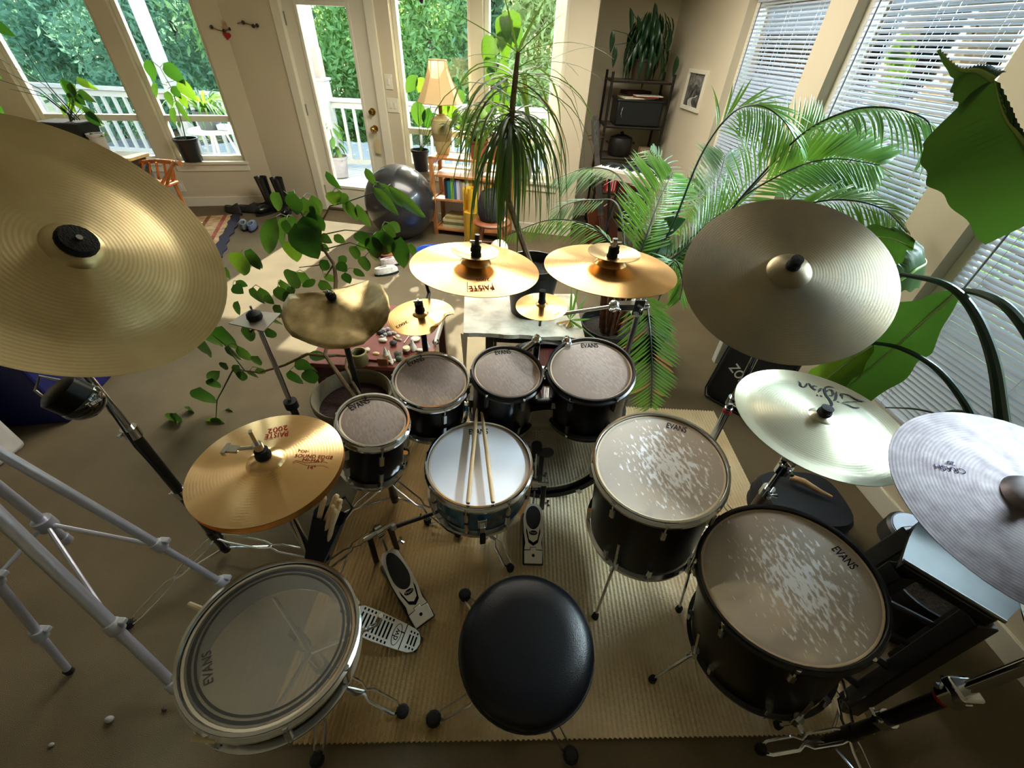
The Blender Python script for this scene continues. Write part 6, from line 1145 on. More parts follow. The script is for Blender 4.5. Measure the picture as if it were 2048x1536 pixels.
def leafmesh(name, m, shape='ovate', curl=.35, fold=.25, n=7, wave=0):
    """unit leaf: length 1 along +Y, half width .5 at its widest, drooping to -Z"""
    W_ = {'ovate': lambda t: (sin(pi * min(1, t ** .75)) ** .8) * (1 - .15 * t), 'lance': lambda t: sin(pi * t ** .8) ** .9, 'strap': lambda t: (min(1, t * 6 + .3)) * (1 - t ** 3) ** .7, 'heart': lambda t: (sin(pi * min(1, .08 + .92 * t ** .62)) ** .7)}[shape]
    mb = MB(); vs = []
    for i in range(n + 1):
        t = i / n; a = curl * t; y = sin(a) / curl if curl > .01 else t; z = -(1 - cos(a)) / curl if curl > .01 else 0; h = max(.5 * W_(t), .004); wv = wave * sin(t * 17)
        for u in (-1, -.5, 0, .5, 1): vs.append((u * h, y, z + abs(u) * h * fold + wv * u * u))
    mb.add(vs, [(i * 5 + k, i * 5 + k + 1, i * 5 + k + 6, i * 5 + k + 5) for i in range(n) for k in range(4)]); return mb.me(name, m, True, 180)
LM = {(s, k): leafmesh('leaf', LF[k], s, c, fo, wave=w_) for s, k, c, fo, w_ in (('ovate', 'fol', .6, .12, .01), ('ovate', 'dark', .6, .12, .01), ('ovate', 'lite', .5, .12, .01), ('lance', 'fol', .8, .1, .01), ('lance', 'dark', .9, .1, .01), ('lance', 'lite', .6, .1, .01), ('heart', 'back', .5, .2, 0), ('strap', 'drac', .0, .5, 0))}
def leaf(t, me, base, tip, wd, up=(0, -.5, .85), name='leaf'):
    base, tip = V(base), V(tip); d = tip - base; L = d.length
    M = align(base, d, up) @ Matrix.Diagonal((wd, L * 1.03, L, 1)); o = put(name, me, t); o.matrix_basis = wm(t).inverted() @ M; return o
def plant(name, label, loc, cat='plant', group='houseplants'): return thing(name, label, cat, loc, group=group)
def stem(t, pts, r, m=STEM, name='stem', n=7): mb = MB(); mb.tube(pts, r, n); return part(name, mb, m, t)

# leafy tree in the terracotta bowl, left of the kit
tp = V((-.70, 1.33, 0)); t = plant('potted_tree', 'branching broad leaved plant in a wide clay pot left of the drums', tp)
CLAY = mat('grey_clay', (112, 100, 74), .8, 0, .15, 10, .2, 80); Mt = Matrix.Translation(tp)
mb = MB(); mb.lathe([(.0005, 0), (.12, 0), (.145, .2), (.158, .40), (.170, .41), (.172, .435), (.166, .441), (.156, .43), (.148, .36)], 44, Mt); part('pot', mb, CLAY, t); mb = MB(); mb.disc(.152, .37, 40, Mt); part('soil', mb, mat('red_soil', (50, 24, 18), .95, 0, .3, 30, .6, 90), t)
YB = 1.42
def S(*pp, dy=0): return [Y(x, y, YB + dy + (k * .0)) for k, (x, y) in enumerate(pp)]
b0 = V((-.66, 1.31, .365))
stem(t, [b0, Y(688, 765, 1.38), Y(650, 710, 1.46), Y(668, 640, 1.62), Y(672, 560, 1.78), Y(668, 528, 1.86), Y(648, 500, 1.9), Y(637, 470, 1.92), Y(642, 448, 1.94), Y(660, 412, 1.96)], [.011, .010, .009, .009, .0095, .009, .007, .006, .005, .003], WOODST, 'trunk')
stem(t, [V((-.65, 1.33, .365)), Y(705, 765, 1.38), Y(692, 735, 1.44), Y(694, 712, 1.5), Y(672, 710, 1.5), Y(650, 712, 1.47), Y(615, 708, 1.5), Y(570, 730, 1.5), Y(520, 745, 1.52), Y(490, 742, 1.54), Y(468, 735, 1.56)], [.008, .007, .007, .007, .008, .009, .007, .006, .005, .004, .003], WOODST, 'branch')
stem(t, [Y(668, 528, 1.86), Y(650, 555, 1.84), Y(640, 530, 1.84), Y(598, 535, 1.82)], [.005, .004, .003, .002], WOODST, 'branch')
stem(t, [Y(468, 735, 1.56), Y(445, 780, 1.54), Y(434, 800, 1.54), Y(432, 835, 1.52)], [.004, .0035, .003, .002], STEM, 'vine'); stem(t, [Y(490, 742, 1.54), Y(450, 690, 1.6), Y(425, 670, 1.62)], [.003, .003, .002], STEM, 'vine')
stem(t, [Y(642, 470, 1.92), Y(690, 460, 1.94), Y(725, 463, 1.95), Y(760, 470, 1.95)], [.003, .0025, .002, .002], STEM, 'vine'); stem(t, [Y(645, 500, 1.9), Y(700, 485, 1.9), Y(740, 500, 1.9)], [.003, .0025, .002], STEM, 'vine'); stem(t, [Y(660, 412, 1.96), Y(690, 405, 1.98), Y(740, 388, 2.0), Y(770, 375, 2.0)], [.003, .003, .002, .0015], STEM, 'vine'); stem(t, [Y(637, 462, 1.92), Y(610, 440, 1.9), Y(585, 395, 1.9), Y(566, 382, 1.9)], [.003, .003, .0025, .0015], STEM, 'vine')
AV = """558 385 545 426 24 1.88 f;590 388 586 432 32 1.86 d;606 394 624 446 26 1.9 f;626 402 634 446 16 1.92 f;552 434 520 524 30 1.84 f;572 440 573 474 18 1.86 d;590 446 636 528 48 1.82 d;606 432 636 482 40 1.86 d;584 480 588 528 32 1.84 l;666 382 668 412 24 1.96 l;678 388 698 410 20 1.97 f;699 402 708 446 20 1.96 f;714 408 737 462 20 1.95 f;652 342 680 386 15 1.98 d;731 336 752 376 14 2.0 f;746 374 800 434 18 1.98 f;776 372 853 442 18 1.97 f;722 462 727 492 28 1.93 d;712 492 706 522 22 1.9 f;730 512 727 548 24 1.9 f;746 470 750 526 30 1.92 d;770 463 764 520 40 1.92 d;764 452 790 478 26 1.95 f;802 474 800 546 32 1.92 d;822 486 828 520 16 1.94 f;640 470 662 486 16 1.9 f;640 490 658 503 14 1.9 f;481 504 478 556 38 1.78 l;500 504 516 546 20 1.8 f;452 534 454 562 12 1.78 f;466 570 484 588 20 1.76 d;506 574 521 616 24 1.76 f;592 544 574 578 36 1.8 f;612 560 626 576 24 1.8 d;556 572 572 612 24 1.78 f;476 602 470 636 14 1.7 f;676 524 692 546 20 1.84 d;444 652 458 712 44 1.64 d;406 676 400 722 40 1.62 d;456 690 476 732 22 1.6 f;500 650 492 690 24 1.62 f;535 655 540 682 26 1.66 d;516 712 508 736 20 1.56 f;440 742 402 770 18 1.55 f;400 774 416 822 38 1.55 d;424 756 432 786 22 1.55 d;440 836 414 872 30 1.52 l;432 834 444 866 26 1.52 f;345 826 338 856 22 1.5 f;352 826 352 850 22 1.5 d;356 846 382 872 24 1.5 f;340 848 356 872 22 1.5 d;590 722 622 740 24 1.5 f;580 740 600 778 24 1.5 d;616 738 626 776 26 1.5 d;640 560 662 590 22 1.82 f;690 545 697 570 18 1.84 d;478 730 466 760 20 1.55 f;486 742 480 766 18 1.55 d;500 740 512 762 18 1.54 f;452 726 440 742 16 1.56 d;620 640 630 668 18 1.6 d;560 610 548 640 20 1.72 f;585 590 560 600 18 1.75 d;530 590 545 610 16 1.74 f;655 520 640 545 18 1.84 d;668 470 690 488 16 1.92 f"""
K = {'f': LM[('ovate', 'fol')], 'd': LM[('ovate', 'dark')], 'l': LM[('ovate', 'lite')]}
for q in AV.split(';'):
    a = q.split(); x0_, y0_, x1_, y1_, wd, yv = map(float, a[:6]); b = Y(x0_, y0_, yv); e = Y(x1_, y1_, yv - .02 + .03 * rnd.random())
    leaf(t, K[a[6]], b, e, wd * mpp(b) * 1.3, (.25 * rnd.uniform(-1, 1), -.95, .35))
    if wd > 17 and rnd.random() < .6:
        o_ = V((rnd.uniform(-.03, .03), rnd.uniform(.03, .09), rnd.uniform(-.03, .01))); leaf(t, K['d' if a[6] == 'l' else a[6]], b + o_, e + o_ * 1.4 + V((rnd.uniform(-.02, .02), 0, 0)), wd * mpp(b) * 1.05, (.4 * rnd.uniform(-1, 1), -.9, .35)); stem(t, [b + o_, (b + o_ * .5) + V((0, 0, .012)), b], .0016)

# dracaena in the big black pot on the bench
dp = V((.085, 2.16, bz)); t = plant('dracaena', 'tall spiky strap leaved plant in the big black pot on the bench', dp)
pot('pot', '', dp, .115, .155, .30, POTB, parent=t)
trk = [dp + V((0, 0, .24)), Y(1016, 400, 2.22), Y(1018, 300, 2.24), Y(1026, 200, 2.26), Y(1036, 105, 2.26)]; stem(t, trk, [.017, .016, .015, .014, .010], WOODST, 'trunk')
def arcleaf(t, p, d, L, wd, droop, m, name='leaf', n=9):
    """strap leaf that starts along d and falls with gravity"""
    p = V(p); d = V(d).normalized(); pts = [p]; dd = d.copy()
    for i in range(n): pts.append(pts[-1] + dd * (L / n)); dd = (dd + V((0, 0, -droop / n * (1 + i * .22)))).normalized()
    mb = MB(); vs = []
    for i, q in enumerate(pts):
        tt = i / n; dv = (pts[min(i + 1, n)] - pts[max(i - 1, 0)]).normalized(); s = dv.cross(V((0, 0, 1)));
        if s.length < .08: s = d.cross(V((0, 0, 1)))
        s.normalize(); u = s.cross(dv); h = wd * .5 * min(1, .55 + tt * 3) * (1 - tt ** 2.4) + .0006
        vs += [q - s * h + u * h * .35, q, q + s * h + u * h * .35]
    mb.add(vs, [(i * 3 + k, i * 3 + k + 1, i * 3 + k + 4, i * 3 + k + 3) for i in range(n) for k in (0, 1)]); return part(name, mb, m, t)
top = trk[-1]
for (x, y, yv, wd) in ((1090, -10, 2.2, .026), (1010, -20, 2.1, .010), (870, -15, 1.95, .013), (1120, 0, 2.3, .008), (1130, 10, 2.1, .010)):
    e = Y(x, y, yv); d = e - top; arcleaf(t, top - V((0, 0, .01 * rnd.random())), d, d.length, wd, .10, LF['drac'])
for (x, y, yv, wd, dr) in ((1205, 70, 2.3, .011, .5), (1215, 84, 2.1, .011, .5), (890, 120, 2.2, .012, .6), (930, 150, 2.0, .011, .8), (1200, 140, 2.2, .012, .5), (1190, 180, 2.05, .012, .7), (1135, 180, 2.2, .013, .7), (1150, 110, 2.0, .010, .6)):
    p = lerp(trk[3], trk[4], .3 + .65 * rnd.random()); e = Y(x, y, yv); d = e - p; arcleaf(t, p, d + V((0, 0, .08)), d.length * 1.12, wd, dr, LF['drac'])
for k in range(104):
    u = rnd.random(); lev = .30 + .66 * u; p = lerp(trk[2], trk[3], lev) if u < .75 else lerp(trk[3], trk[4], (u - .75) * 2.4)
    az = rnd.random() * 2 * pi; el = rnd.uniform(-.9, .1) + .55 * u; L = rnd.uniform(.40, .66)
    arcleaf(t, p, (cos(az) * cos(el), sin(az) * cos(el), sin(el)), L, rnd.uniform(.012, .022), rnd.uniform(1.4, 3.6) * (1.25 - .5 * u), LF['drac'] if rnd.random() < .97 else LF['tip'])

# big palm
pb = V((.60, 2.22, 0)); t = plant('areca_palm', 'large feathery palm in a dark tub behind the rack toms', pb)
pot('pot', '', pb, .15, .19, .33, POTB, parent=t)
for k in range(7): a = k * .9; stem(t, [pb + V((.05 * cos(a), .05 * sin(a), .26)), pb + V((.08 * cos(a), .07 * sin(a), .45)), pb + V((.11 * cos(a), .10 * sin(a), .72))], [.02, .017, .008], mat('palm_trunk', (112, 66, 36), .8, 0, .3, 30, .4, 60), 'trunk')
lme = leafmesh('leaflet', LF['palm'], 'lance', .5, .02, 5); lmg = leafmesh('leaflet', LF['palmg'], 'lance', .5, .02, 5); lmt = leafmesh('leaflet', LF['tip'], 'lance', .9, .02, 5)
nleaf = [0]
RWi = RW.inverted()
def inside(p, m=.03):
    p = V(p); q = RWi @ p
    if q.y > -m: d = C0 - p; o = RW.col[1].to_3d(); p = p + d * ((q.y + m) / max(-d.dot(o), .2))
    return p
def frond(t, pts, N, L, wd, start=.3, sides=(-1, 1), droop=.5, ang=.75, lm=None, nrm=(0, -.6, .8), r=.006, single=True, dry=0.0):
    lm = lm or lme; L *= 1.12; droop *= .55; c = catmull([V(p) for p in pts], 40); mb = MB(); mb.tube(c, [r * (1 - .85 * i / 40) + .0008 for i in range(41)], 6); fr = part('frond', mb, DSTEM, t); nrm = V(nrm).normalized(); mbj = MB()
    for k in range(N):
        u = start + (1 - start) * (k + .5) / N; s = u * 40; i = min(int(s), 39); p = lerp(c[i], c[i + 1], s - i); tg = (c[min(i + 2, 40)] - c[max(i - 1, 0)]).normalized(); sd = tg.cross(nrm).normalized()
        env = sin(pi * min(1, .12 + .86 * (u - start) / (1 - start))) ** .55
        for sg in sides:
            d = (tg * cos(ang) + sd * sg * sin(ang) + V((rnd.uniform(-.05, .05), rnd.uniform(-.05, .05), -droop * (.6 + .5 * rnd.random())))).normalized(); Lk = L * env * rnd.uniform(.9, 1.08)
            e_ = inside(p + d * Lk, .025); d = (e_ - p).normalized(); M = align(p, d, nrm) @ Matrix.Diagonal((wd * .78, Lk, Lk, 1)); me = lmt if rnd.random() < dry else lm
            if single and nleaf[0] < 296:
                o = put('leaflet', me, fr); o.matrix_basis = wm(fr).inverted() @ M; nleaf[0] += 1
            else:
                mbj.add([M @ v.co for v in me.vertices], [tuple(q.vertices) for q in me.polygons])
    if mbj.v: part('leaflets', mbj, lm.materials[0], fr, kind='stuff')
P3 = lambda *pp: [inside(Y(x, y, yv), .09) for x, y, yv in pp]
base = pb + V((0.03, -.05, .55))
frond(t, [base] + P3((1285, 585, 1.95), (1298, 640, 1.80), (1304, 730, 1.68), (1302, 815, 1.60)), 34, .20, .016, .30, droop=.25, ang=.95, nrm=(0, -.9, .4), dry=.1, r=.007)
frond(t, [base] + P3((1290, 480, 2.25), (1318, 400, 2.4), (1345, 345, 2.5)), 34, .30, .016, .25, (-1, 1), .35, .9, nrm=(0, -1, .25))
frond(t, [base] + P3((1335, 470, 2.3), (1400, 315, 2.35), (1458, 232, 2.3), (1512, 210, 2.2), (1562, 236, 2.1), (1602, 296, 2.0)), 36, .24, .015, .42, droop=.7, nrm=(.1, -.5, .85))
frond(t, [base] + P3((1390, 500, 2.2), (1500, 375, 2.1), (1600, 272, 2.0), (1690, 224, 1.9), (1770, 215, 1.8), (1850, 238, 1.72), (1868, 285, 1.68)), 40, .22, .018, .42, droop=.45, nrm=(.1, -.3, .95))
frond(t, [base] + P3((1230, 500, 2.25), (1180, 452, 2.3), (1100, 440, 2.35), (1010, 472, 2.35)), 40, .15, .012, .25, droop=1.0, nrm=(0, -.3, 1))
frond(t, [base] + P3((1260, 420, 2.6), (1235, 350, 2.9), (1175, 336, 3.0), (1110, 358, 3.05)), 28, .22, .014, .45, droop=.9, lm=lmg, nrm=(0, -.2, 1), single=False)
frond(t, [base] + P3((1240, 420, 2.5), (1190, 400, 2.7), (1130, 410, 2.75), (1112, 440, 2.75)), 22, .16, .012, .4, droop=.7, lm=lmg, single=False)
frond(t, [base] + P3((1420, 470, 2.3), (1500, 380, 2.4), (1570, 310, 2.45), (1640, 262, 2.45)), 34, .32, .018, .3, droop=.4, single=False, nrm=(0, -.8, .6))
frond(t, [base] + P3((1430, 500, 2.2), (1560, 430, 2.0), (1660, 400, 1.9), (1760, 415, 1.8), (1815, 465, 1.75)), 36, .19, .016, .45, droop=.6, single=False)
frond(t, [base] + P3((1450, 420, 2.4), (1570, 345, 2.3), (1660, 318, 2.2), (1760, 330, 2.1)), 30, .24, .026, .4, droop=.1, single=False, nrm=(0, -.8, .7))
frond(t, [base] + P3((1400, 470, 2.4), (1420, 400, 2.6), (1440, 350, 2.75), (1450, 310, 2.8)), 34, .26, .015, .2, droop=.4, lm=lmg, single=False, nrm=(0, -1, .3))
frond(t, [base] + P3((1340, 520, 2.2), (1400, 470, 2.25), (1450, 430, 2.2), (1500, 420, 2.1)), 30, .22, .015, .2, droop=.6, single=False)
frond(t, [base] + P3((1270, 480, 2.5), (1290, 400, 2.9), (1320, 340, 3.1), (1300, 300, 3.2)), 26, .25, .013, .3, droop=.5, lm=lmg, single=False)
frond(t, [base] + P3((1330, 540, 2.15), (1350, 520, 2.0), (1365, 560, 1.95), (1360, 600, 1.9)), 20, .16, .013, .3, droop=.8, single=False)
frond(t, [base] + P3((1500, 470, 2.2), (1600, 380, 2.3), (1690, 330, 2.3), (1720, 300, 2.3)), 28, .25, .016, .4, droop=.4, single=False)
frond(t, [base] + P3((1300, 470, 2.4), (1360, 420, 2.6), (1390, 400, 2.7), (1410, 380, 2.8)), 30, .28, .014, .1, droop=.3, single=False, nrm=(0, -1, .2))
# small palm seedling at the bench corner
sp_ = Z(1190, 690, .30); t = plant('palm_seedling', 'small yellowing palm sprout at the bench corner by the cross bar', V((sp_.x, sp_.y, 0)))
stem(t, [V((sp_.x, sp_.y, .0)), V((sp_.x, sp_.y, .34)), Y(1140, 640, sp_.y - .02)], [.008, .006, .004], STEM)
c_ = Y(1140, 640, sp_.y - .02)
for x, y, k in ((1160, 570, 'palm'), (1180, 590, 'palm'), (1145, 575, 'palm'), (1175, 665, 'palm'), (1160, 680, 'palm'), (1150, 690, 'palm'), (1128, 685, 'tip'), (1110, 670, 'tip'), (1100, 655, 'tip'), (1120, 600, 'palm'), (1185, 640, 'palm'), (1140, 695, 'tip')):
    e = Y(x, y, sp_.y - .06 + .1 * rnd.random()); leaf(t, lme if k == 'palm' else lmt, c_, e, .014, (0, -1, .3))

# banana plant by the right wall
bn = V((1.52, .95, 0)); t = plant('banana_plant', 'banana plant with large paddle leaves and arching stalks by the blinds', bn)
def bigleaf(t, mid, halfw, side, n=44, wav=.02, mt='ban', name='leaf', droop=(1, 1)):
    """paddle leaf: midrib polyline, half widths per point, side vectors for the two blades"""
    c = catmull([V(p) for p in mid], n); mb = MB(); vs = []
    for i, p in enumerate(c):
        u = i / n; h = np.interp(u, [q[0] for q in halfw], [q[1] for q in halfw]); a, b = V(side[0]).normalized(), V(side[1]).normalized(); cr = V((0, 0, (.0035) * (1 if i % 2 else -1))) if 0 < i < n else V(); w1_ = 1 + wav * 4 * sin(u * 31); w2_ = 1 + wav * 4 * sin(u * 27 + 1)
        vs += [inside(q_, .02) for q_ in (p + a * h * w1_ * droop[0] + V((0, 0, -.25 * h)), p + a * h * .5 * droop[0] + cr, p, p + b * h * .5 * droop[1] + cr, p + b * h * w2_ * droop[1] + V((0, 0, -.25 * h)))]
    mb.add(vs, [(i * 5 + k, i * 5 + k + 1, i * 5 + k + 6, i * 5 + k + 5) for i in range(n) for k in range(4)]); lf = part(name, mb, LF[mt], t)
    mb = MB(); mb.tube(c, [.006 * (1 - .8 * i / n) for i in range(n + 1)], 6); part('midrib', mb, mat('pale_midrib', (150, 180, 90), .5), lf)
bigleaf(t, P3((2125, 430, .95), (2065, 310, 1.0), (2010, 235, 1.05), (1988, 160, 1.08)), [(0, .10), (.45, .125), (.8, .105), (1, .03)], ((-.75, .3, -.55), (.6, -.5, -.3)), wav=.008, droop=(1, .5))
bigleaf(t, P3((1988, 160, 1.08), (1955, 142, 1.1), (1915, 138, 1.12), (1876, 100, 1.14)), [(0, .05), (.4, .035), (.6, .012), (1, .002)], ((-.4, .2, -.9), (.3, .2, .2)))
bigleaf(t, P3((1915, 585, 1.25), (1850, 640, 1.27), (1790, 695, 1.3), (1690, 780, 1.35), (1620, 860, 1.38)), [(0, .02), (.25, .11), (.6, .13), (.85, .09), (1, .02)], ((-.75, .5, .5), (.7, -.3, -.75)), wav=.02)
bigleaf(t, P3((1800, 560, 1.35), (1830, 540, 1.36), (1850, 520, 1.4), (1790, 480, 1.45), (1700, 470, 1.5)), [(0, .05), (.4, .10), (.8, .07), (1, .01)], ((-.5, .3, .8), (.6, .2, -.75)), wav=.03)
bigleaf(t, P3((1745, 690, 1.32), (1700, 720, 1.34), (1650, 760, 1.38), (1600, 800, 1.42)), [(0, .02), (.3, .08), (.8, .07), (1, .02)], ((-.7, .4, .5), (.7, -.2, -.6)), mt='lite')
def petiole(pp, r): c = catmull(P3(*pp), 24); stem(t, c, [r[0] + (r[1] - r[0]) * i / 24 for i in range(25)], DSTEM, 'stalk', 9)
petiole(((2012, 900, 1.02), (2002, 820, 1.05), (1985, 715, 1.1), (1945, 620, 1.18), (1890, 568, 1.25), (1800, 548, 1.35)), (.022, .007))
petiole(((2110, 800, 1.0), (2075, 700, 1.04), (2020, 620, 1.1), (1965, 588, 1.18), (1915, 580, 1.25)), (.018, .008)); petiole(((1965, 880, 1.08), (1925, 800, 1.12), (1870, 735, 1.2), (1800, 696, 1.28), (1735, 684, 1.33)), (.014, .006)); petiole(((1930, 850, 1.15), (1880, 830, 1.2), (1830, 818, 1.25), (1770, 815, 1.3)), (.005, .003)); petiole(((1995, 870, 1.1), (1950, 832, 1.12), (1910, 822, 1.15), (1870, 832, 1.2)), (.007, .005))
pot('pot', '', V((1.50, .70, 0)), .12, .15, .28, POTB, parent=t); stem(t, [V((1.50, .70, .2)), V((1.50, .78, .40)), Y(2000, 900, 1.05)], [.03, .03, .022], DSTEM, 'stalk')
petiole(((2060, 560, .95), (2070, 480, .93), (2090, 430, .93)), (.01, .008))
# second banana leaf behind the palm
t2 = plant('philodendron', 'low broad leaved plant half hidden behind the palm and the plain crash', V((.88, 2.3, 0))); pot('pot', '', V((.90, 2.36, 0)), .1, .13, .24, POTB, parent=t2)
for x, y, xt, yt, w_ in ((1300, 470, 1370, 435, 40), (1350, 500, 1280, 480, 34), (1330, 520, 1270, 500, 30), (1350, 560, 1380, 480, 36), (1340, 540, 1420, 520, 30)): b = Y(x, y, 2.35); leaf(t2, LM[('ovate', 'fol')], b, Y(xt, yt, 2.3), w_ * mpp(b), (0, -.8, .6)); stem(t2, [V((.90, 2.36, .2)), V((.9, 2.36, .45)), b], [.006, .005, .003])

# rack plant
rp_ = V((1.09, 4.96, 1.40)); t = plant('hanging_plant', 'dense dark drooping plant on top of the metal rack', rp_); pot('pot', '', rp_, .09, .12, .16, mat('brown_pot', (70, 52, 38), .6), parent=t)
for k in range(130):
    az = rnd.random() * 2 * pi; r1 = rnd.uniform(.10, .32); z1 = rnd.uniform(-.02, .42); b = rp_ + V((cos(az) * r1 * .55, sin(az) * r1 * .5, .18 + z1 * .75)); L = rnd.uniform(.16, .25)
    e = b + V((cos(az) * L * .55, sin(az) * L * .45, -L * rnd.uniform(.55, 1.0))); leaf(t, LM[('lance', 'dark' if rnd.random() < .45 else 'fol')], b, e, rnd.uniform(.028, .042), (cos(az), sin(az), 1))
for x, y in ((1260, 15), (1310, 5), (1275, 30), (1340, 60), (1225, 60), (1355, 110), (1230, 90)): q = Y(x, y, 4.9); stem(t, [rp_ + V((0, 0, .15)), lerp(rp_ + V((0, 0, .3)), q, .6), q], [.005, .004, .002]); leaf(t, LM[('lance', 'fol')], q, q + V((rnd.uniform(-.05, .08), -.05, -.16)), .05)
# peace lily like plant on the bookcase
pl = BM @ V((.48, .10, bh - .002)); t = plant('peace_lily', 'glossy dark bushy plant in a brown pot on the bookcase', pl); pot('pot', '', pl, .07, .095, .16, mat('terracotta', (150, 92, 60), .7, 0, .1, 12), parent=t)
for k in range(64):
    az = rnd.random() * 2 * pi; el = rnd.uniform(.35, 1.45); R1 = rnd.uniform(.12, .34); b = pl + V((cos(az) * cos(el) * R1, sin(az) * cos(el) * R1 * .8, .13 + sin(el) * R1)); L = rnd.uniform(.13, .2); e = b + V((cos(az) * L * .7, sin(az) * L * .5, L * rnd.uniform(-.75, .35)))
    stem(t, [pl + V((0, 0, .12)), lerp(pl + V((0, 0, .2)), b, .7), b], [.003, .0025, .002]); leaf(t, LM[('lance', 'fol' if rnd.random() < .55 else ('dark' if rnd.random() < .7 else 'lite'))], b, e, L * .36, (cos(az) * .4, sin(az) * .4, 1))
# brown clay pot beside, with tall light leaved climber on the sill
cl = BM @ V((.70, .15, bh - .002)); t = plant('climber_plant', 'tall light green large leaved climber backlit in the right window', cl); pot('pot', '', cl, .085, .105, .22, mat('terracotta', (150, 92, 60)), parent=t)
stk = [cl + V((0, 0, .18)), Y(985, 230, 4.55), Y(990, 130, 4.6), Y(1000, 60, 4.62)]; stem(t, stk, [.007, .006, .005, .003])
for x, y, xt, yt, w_, k in ((1018, 22, 1026, 92, 44, 'l'), (1010, 30, 1004, 98, 36, 'l'), (1030, 50, 1035, 90, 30, 'f'), (990, 78, 966, 118, 40, 'l'), (985, 110, 980, 150, 34, 'f'), (992, 140, 972, 170, 30, 'l'), (1000, 120, 1012, 170, 26, 'l'), (1010, 150, 1020, 190, 26, 'l'), (985, 180, 990, 225, 26, 'l'), (1005, 200, 1015, 250, 24, 'l'), (1000, 250, 990, 290, 24, 'f'), (1006, 60, 1012, 120, 34, 'l'), (990, 210, 970, 240, 24, 'f'), (1000, 280, 1016, 310, 22, 'l')):
    b = Y(x, y, 4.55); leaf(t, LM[('heart', 'back')] if k == 'l' else K['f'], b, Y(xt, yt, 4.5), w_ * mpp(b), (0, -1, .2)); stem(t, [lerp(stk[1], stk[3], min(1, max(0, (230 - y) / 200))), b], [.002, .0015])
# sill plant behind the lamp
sl_ = DW @ V((1.90, .02, .545)); t = plant('sill_plant', 'bright leaved plant in a black pot on the sill behind the lamp', sl_); pot('pot', '', sl_ - V((0, .10, 0)), .07, .092, .20, POTB, parent=t); c_ = sl_ + V((0, -.1, .17))
for x, y, xt, yt, w_, k in ((835, 152, 806, 184, 20, 'f'), (848, 155, 834, 184, 18, 'l'), (838, 200, 834, 258, 26, 'f'), (858, 215, 850, 262, 20, 'd'), (885, 195, 890, 232, 22, 'l'), (895, 210, 925, 250, 20, 'l'), (905, 225, 930, 262, 18, 'l'), (880, 160, 905, 195, 18, 'f'), (912, 182, 928, 202, 18, 'f')):
    b = Y(x, y, 4.72); leaf(t, LM[('lance', {'f': 'fol', 'l': 'lite', 'd': 'dark'}[k])], b, Y(xt, yt, 4.68), w_ * mpp(b) * 1.2, (0, -1, .3)); stem(t, [c_, lerp(c_, b, .6) + V((0, 0, .05)), b], [.003, .0025, .0015])
# grey pot on the right part of the sill
gp_ = DW @ V((3.02, -.06, .0)); gp_ = V((gp_.x, gp_.y, .56)); t = plant('grey_pot_plant', 'pale grey pot with a sprig on the sill right of the spiky plant', gp_); pot('pot', '', gp_ - V((0, -.04, 0)), .075, .095, .22, mat('grey_pot', (150, 150, 154), .5), parent=t)
for k in range(5): a = k * 1.3; b = gp_ + V((.03 * cos(a), .03 * sin(a), .2)); leaf(t, LM[('lance', 'lite')], b, b + V((.06 * cos(a), .04 * sin(a), .10)), .03)
# left sill plant
lq = PL(388, 322, A0 + V((0, 0, 0)) - LW.col[1].to_3d() * .05, LW.col[1].to_3d()); t = plant('sill_plant', 'lanky large leaved plant in a black pot on the left window sill', V((lq.x, lq.y, .485))); pot('pot', '', V((lq.x, lq.y, .487)), .09, .115, .22, POTB, parent=t)
ly = lq.y; s3 = [V((lq.x, lq.y, .67)), Y(365, 250, ly), Y(345, 180, ly), Y(320, 135, ly), Y(305, 122, ly)]; stem(t, s3, [.006, .005, .004, .003, .002])
for x, y, xt, yt, w_, k in ((300, 120, 300, 162, 30, 'd'), (327, 126, 366, 165, 30, 'd'), (355, 160, 390, 200, 28, 'l'), (345, 172, 358, 195, 20, 'd'), (335, 182, 340, 212, 20, 'f'), (352, 200, 378, 248, 14, 'f'), (348, 215, 342, 250, 18, 'f'), (358, 242, 358, 255, 8, 'f'), (312, 165, 306, 195, 16, 'f'), (362, 190, 372, 215, 18, 'l')):
    b = Y(x, y, ly); leaf(t, K[k], b, Y(xt, yt, ly - .05), w_ * mpp(b) * .95, (0, -.8, .5)); stem(t, [lerp(s3[1], s3[3], min(1, max(0, (250 - y) / 120))), b], [.0025, .0015])
# trough planter at far left with palm strands
tq = Y(140, 285, 4.42); t = plant('trough_planter', 'long black trough planter with palm strands and bright leaves at far left', V((tq.x, tq.y, tq.z - .1)))
zc = zt; mb = MB(); x0t, x1t = Y(98, 245, 4.45).x, Y(190, 262, 4.45).x; hz = Y(150, 242, 4.45).z
vs = [(x0t + .05, 4.32, zc), (x1t - .03, 4.32, zc), (x1t - .03, 4.5, zc), (x0t + .05, 4.5, zc), (x0t, 4.29, hz), (x1t, 4.29, hz), (x1t, 4.53, hz), (x0t, 4.53, hz)]; mb.add(vs, [(3, 2, 1, 0), (0, 1, 5, 4), (1, 2, 6, 5), (2, 3, 7, 6), (3, 0, 4, 7), (4, 5, 6, 7)]); part('pot', mb, mat('black_green_trough', (8, 22, 20), .4), t, smooth=False)
mb = MB(); mb.add([(x0t + .01, 4.30, hz + .004), (x1t - .01, 4.30, hz + .004), (x1t - .01, 4.52, hz + .004), (x0t + .01, 4.52, hz + .004)], [(0, 1, 2, 3)]); part('soil', mb, SOIL, t)
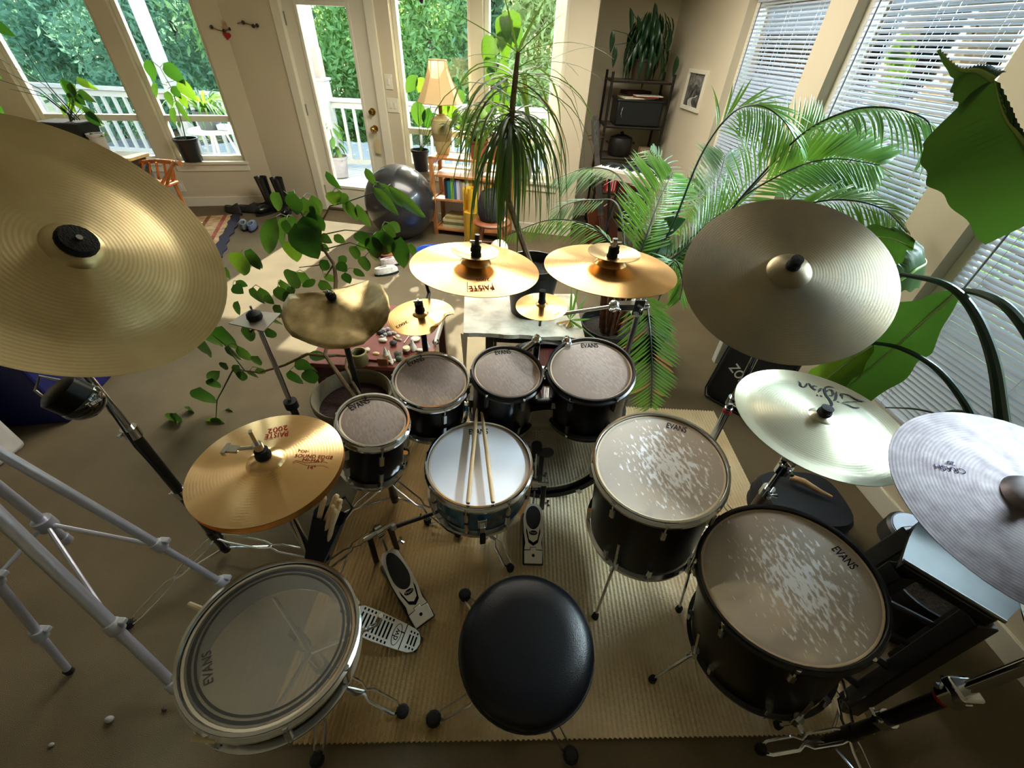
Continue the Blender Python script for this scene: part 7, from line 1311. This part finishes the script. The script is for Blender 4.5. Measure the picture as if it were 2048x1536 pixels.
for x, y, xt, yt, w_, k in ((142, 165, 128, 192, 34, 'd'), (140, 165, 148, 192, 18, 'l'), (152, 158, 188, 176, 14, 'l'), (140, 185, 140, 212, 14, 'f'), (155, 182, 184, 202, 16, 'f'), (152, 188, 166, 210, 18, 'd'), (148, 195, 160, 218, 14, 'l'), (135, 205, 148, 222, 14, 'l'), (165, 212, 200, 248, 14, 'f'), (172, 222, 196, 252, 20, 'd'), (130, 210, 122, 232, 12, 'f')):
    b = Y(x, y, 4.4); leaf(t, K[k], b, Y(xt, yt, 4.36), w_ * mpp(b) * 1.1, (0, -1, .4)); stem(t, [V(((x0t + x1t) / 2 + .05, 4.41, hz)), b], [.004, .002])
for pp in (((160, 240), (100, 175), (30, 75)), ((155, 240), (90, 170), (0, 118)), ((150, 238), (80, 178), (-10, 132)), ((150, 240), (80, 185), (0, 160)), ((150, 240), (95, 195), (20, 178))): stem(t, [Y(x, y, 4.38) for x, y in pp], [.006, .004, .002], DSTEM, 'palm_strand')
wq = V((Y(212, 310, 4.36).x, 4.36, zt)); t = plant('white_pot_plant', 'small plant in a pale tapered pot next to the black trough', wq); pot('pot', '', wq, .05, .07, .19, mat('pale_pot', (196, 192, 190), .5), parent=t)
for k in range(5): a = k * 1.3 + .5; b = wq + V((.02 * cos(a), .02 * sin(a), .17)); leaf(t, LM[('lance', 'lite')], b, b + V((.09 * cos(a), .05 * sin(a), .02 - .06 * (k % 2))), .04)
fl_ = V((-5.35, 4.3, 0)); t = plant('floor_plant', 'dark leaved plant cut off by the left edge of the picture', fl_); pot('pot', '', fl_, .1, .13, .25, POTB, parent=t); stem(t, [fl_ + V((0, 0, .2)), Y(-30, 200, 4.2), Y(-10, 120, 4.2)], [.008, .006, .004])
for x, y, xt, yt, w_ in ((-20, 40, 24, 72, 24), (-10, 195, 4, 250, 26), (-30, 120, -4, 160, 24)): b = Y(x, y, 4.2); leaf(t, K['d'], b, Y(xt, yt, 4.2), w_ * mpp(b), (0, -1, .3))
# outdoor pots
op = V((-2.68, 6.55, 0)); t = plant('deck_plant', 'leafy plant in a grey pot on the deck behind the door glass', op, group='deck plants'); pot('pot', '', op, .10, .135, .27, mat('grey_tub', (140, 134, 140), .6), parent=t); stem(t, [op + V((0, 0, .2)), op + V((-.02, 0, .6))], [.01, .006])
for k in range(26): az = rnd.random() * 2 * pi; b = op + V((.04 * cos(az), .04 * sin(az), .28 + .42 * rnd.random())); leaf(t, LM[('lance', 'lite' if rnd.random() < .6 else 'fol')], b, b + V((.15 * cos(az), .12 * sin(az), -.04 - .14 * rnd.random())), .06, (cos(az), sin(az), 1))
op = V((-4.02, 6.02, .62)); t = plant('deck_planter', 'drooping grassy plant in a dark tub on the deck table', op, group='deck plants'); pot('pot', '', op, .12, .15, .2, mat('dark_tub', (70, 74, 84), .6), parent=t)
for k in range(60): az = rnd.random() * 2 * pi; arcleaf(t, op + V((.04 * cos(az), .04 * sin(az), .17)), (cos(az), sin(az), rnd.uniform(.8, 2.5)), rnd.uniform(.35, .65), .03, rnd.uniform(1.2, 2.6), LF['lite'] if k % 3 else LF['fol'])
